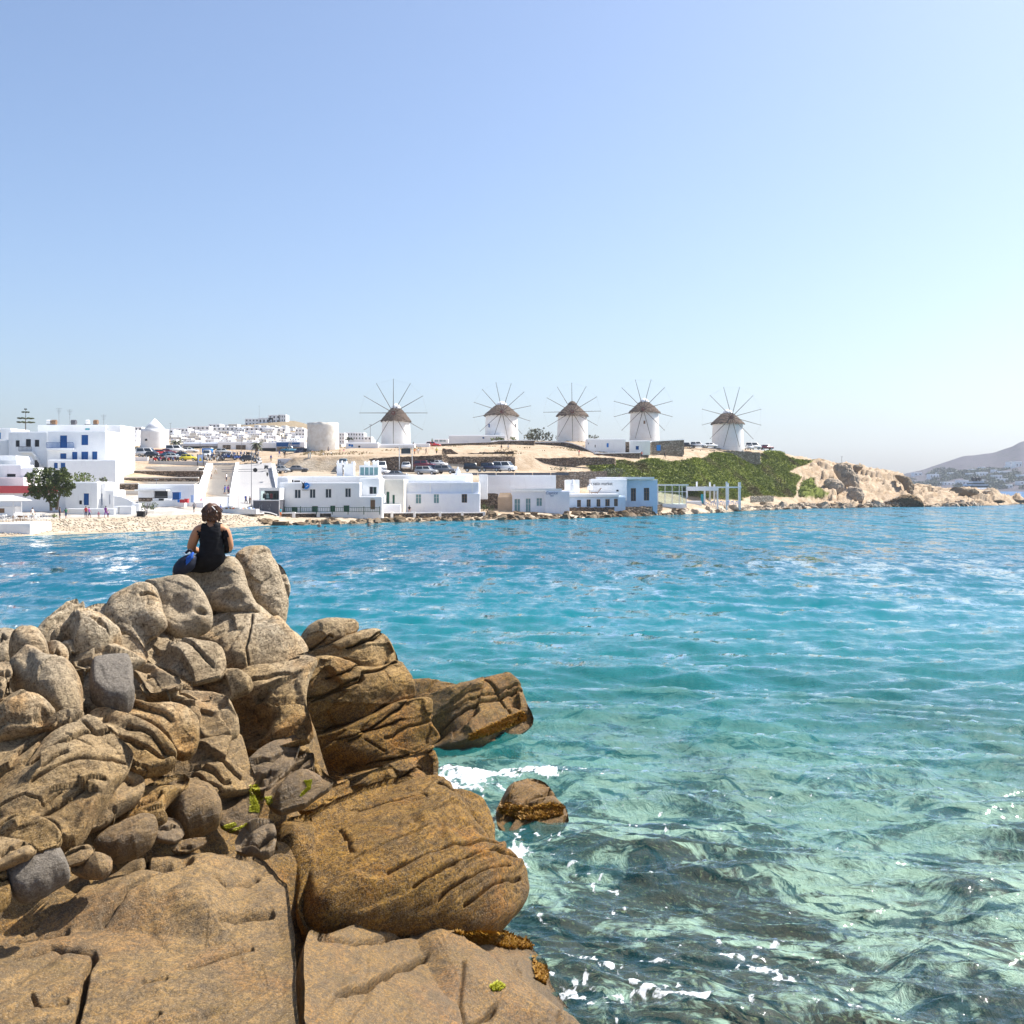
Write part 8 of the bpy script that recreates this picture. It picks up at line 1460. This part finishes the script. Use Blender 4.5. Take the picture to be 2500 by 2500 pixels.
t = NT("navy_nylon"); t.bsdf(t.mix(t.noise(t.objco(), 12), (.006, .008, .018), (.02, .025, .05)), .6, .3, t.bump(t.noise(t.objco(), 8), .5, .04)); MAT['navy_nylon'] = t.m
t = NT("blue_cloth"); t.bsdf(t.mix(t.noise(t.objco(), 10), (.01, .07, .36), (.02, .13, .55)), .7, .3, t.bump(t.noise(t.objco(), 7, 4), .8, .05)); MAT['blue_cloth'] = t.m
woman()
bg = thing("backpack", "navy blue backpack lying beside the seated woman", "bag", P(436, 1400, 14.55)); mb = MB().ball((.03, 0, .11), .15, .12, .14, 18, 12); V0 = np.array(mb.v); V0 += (fbm(V0 * 7, 3) * .03)[:, None]; V0[:, 0] += V0[:, 2] * .45
hm = bpy.data.meshes.new("sack"); hm.from_pydata([tuple(v) for v in V0], [], mb.f); hm.polygons.foreach_set("use_smooth", np.ones(len(hm.polygons), bool)); obj("sack", hm, MAT['navy_nylon'], bg); MB().tube((.10, 0, .28), (.16, -.02, .33), .018, .018, 6).tube((.16, -.02, .33), (.20, 0, .27), .018, .018, 6).build("strap", MAT['navy_nylon'], bg)
tw = thing("blue_cloth_bundle", "bright blue cloth tucked against the seated woman", "cloth", P(461, 1374, 14.45)); mb = MB().ball((0, 0, .05), .058, .04, .045, 24, 16); V0 = np.array(mb.v); V0 += (fbm(V0 * 19, 3) * .045)[:, None]; V0[:, 2] += V0[:, 0] * .5; hm = bpy.data.meshes.new("bundle"); hm.from_pydata([tuple(v) for v in V0], [], mb.f); hm.polygons.foreach_set("use_smooth", np.ones(len(hm.polygons), bool)); obj("bundle", hm, MAT['blue_cloth'], tw)

bpy.context.view_layer.update()
# ------------------------------------------------------------ weed and algae clinging to the near rocks
def tufts(name, label, poly, n, size, mat, seed, cat, upb=.6):
    g = np.array(poly, float); rgn = np.random.default_rng(seed); V = []; Fs = []; k = 0; lo, hi = g.min(0), g.max(0); cnt = 0; cand = [o_ for o_, a_, b_ in NEAR if (a_ < hi).all() and (b_ > lo).all()]
    for _ in range(n * 4):
        q = rgn.uniform(lo, hi)
        if cnt >= n: break
        if not inside(q[None], g)[0]: continue
        d = Vector(((q[0] - CX) / F, 1, -(q[1] - HY) / F)).normalized(); best = None
        for ob in cand:
            hit, lo_, no_, _i = ob.ray_cast(Vector((0, 0, H)) - ob.location, d)
            if hit and (best is None or (lo_ + ob.location - Vector((0, 0, H))).length < best[0]): best = ((lo_ + ob.location - Vector((0, 0, H))).length, lo_ + ob.location, no_)
        if best is None: continue
        loc, nor = best[1], best[2]
        cnt += 1
        for _j in range(3):
            a = rgn.uniform(0, 6.28); s = size * rgn.uniform(.6, 1.4); t1 = Vector((math.cos(a), math.sin(a), 0)); dr = (nor * upb + t1 * .8 + Vector((0, 0, .2))).normalized(); sd = dr.cross(nor).normalized() * s * .35
            V += [loc - sd, loc + sd, loc + dr * s]; Fs.append((k, k + 1, k + 2)); k += 3
    if not V: return
    c = sum(V, Vector()) / len(V); me = mesh_np(name, np.array([v - c for v in V]), np.array(Fs), False); return tag(obj(name, me, MAT[mat], None, c), label, cat, "weed on the near rocks")
for k_, a_, b_ in (('algae', (.22, .22, .008), (.50, .48, .03)), ('orangeweed', (.16, .075, .008), (.42, .22, .02))):
    t = NT(k_); t.bsdf(t.mix(t.noise(t.pos(), 12, 4), a_, b_), .5, .4); MAT[k_] = t.m
tufts("algae_patch", "bright yellow-green algae at the foot of the wet striped rock", cB((265,1130),(310,1120),(330,1180),(320,1230),(270,1240)), 840, .016, 'algae', 1, "algae", .25)
tufts("algae_patch", "yellow-green algae beside the small wet hump", cB((270,1250),(340,1200),(395,1195),(400,1230),(330,1290),(265,1285)), 840, .016, 'algae', 2, "algae", .25)
tufts("algae_patch", "long streak of bright algae by the trickle of water", cC((1420,380),(1480,330),(1580,300),(1590,320),(1500,365),(1430,395)), 760, .016, 'algae', 3, "algae", .25)
tufts("algae_patch", "second streak of algae below the long streak", cC((1480,410),(1560,350),(1665,305),(1665,320),(1560,370),(1490,425)), 600, .016, 'algae', 4, "algae", .25)
tufts("algae_patch", "small green algae tuft on the wet striped rock", cB((585,1100),(630,1095),(620,1150),(570,1195),(560,1185),(600,1140)), 400, .016, 'algae', 5, "algae", .25)
tufts("seaweed_fringe", "orange-brown weed fringe at the foot of the massive boulder", cD((1150,970),(1300,960),(1430,965),(1580,1020),(1600,1065),(1450,1060),(1300,1020)), 1500, .05, 'orangeweed', 6, "seaweed", .7)
tufts("seaweed_fringe", "orange weed collar round the small rock in the surf", cD((1405,290),(1440,245),(1500,270),(1600,275),(1690,255),(1755,270),(1760,320),(1640,345),(1550,350),(1440,320)), 1300, .06, 'orangeweed', 7, "seaweed", .7)
tufts("seaweed_fringe", "olive weed at the tip of the long sloping boulder", cB((1560,830),(1700,770),(1800,720),(1880,690),(1895,745),(1800,785),(1650,840),(1560,865)), 900, .07, 'orangeweed', 8, "seaweed", .6)
tufts("algae_patch", "yellow algae spots on the golden slab near the foam", cD((1355,1270),(1400,1240),(1440,1270),(1420,1290),(1370,1295)), 220, .03, 'algae', 9, "algae", .4)
tufts("seaweed_fringe", "weed tufts along the seaward edge of the golden slab", cD((1590,1110),(1660,1125),(1680,1200),(1660,1260),(1610,1230),(1600,1170)), 700, .045, 'orangeweed', 10, "seaweed", .6)
# ------------------------------------------------------------ haze
def haze():
    mb = MB(); mb.box(-4500, 4500, -60, 4200, -9, 175)
    t = NT("sea_haze"); v = t.n("ShaderNodeVolumePrincipled"); v.inputs["Color"].default_value = (0.80, 0.88, 1.0, 1)
    v.inputs["Density"].default_value = 0.00014; v.inputs["Anisotropy"].default_value = 0.25
    t.l(v.outputs[0], t.out.inputs["Volume"])
    return tag(mb.build("haze", t.m), "thin pale sea haze over the bay", None, None, "stuff")
haze()
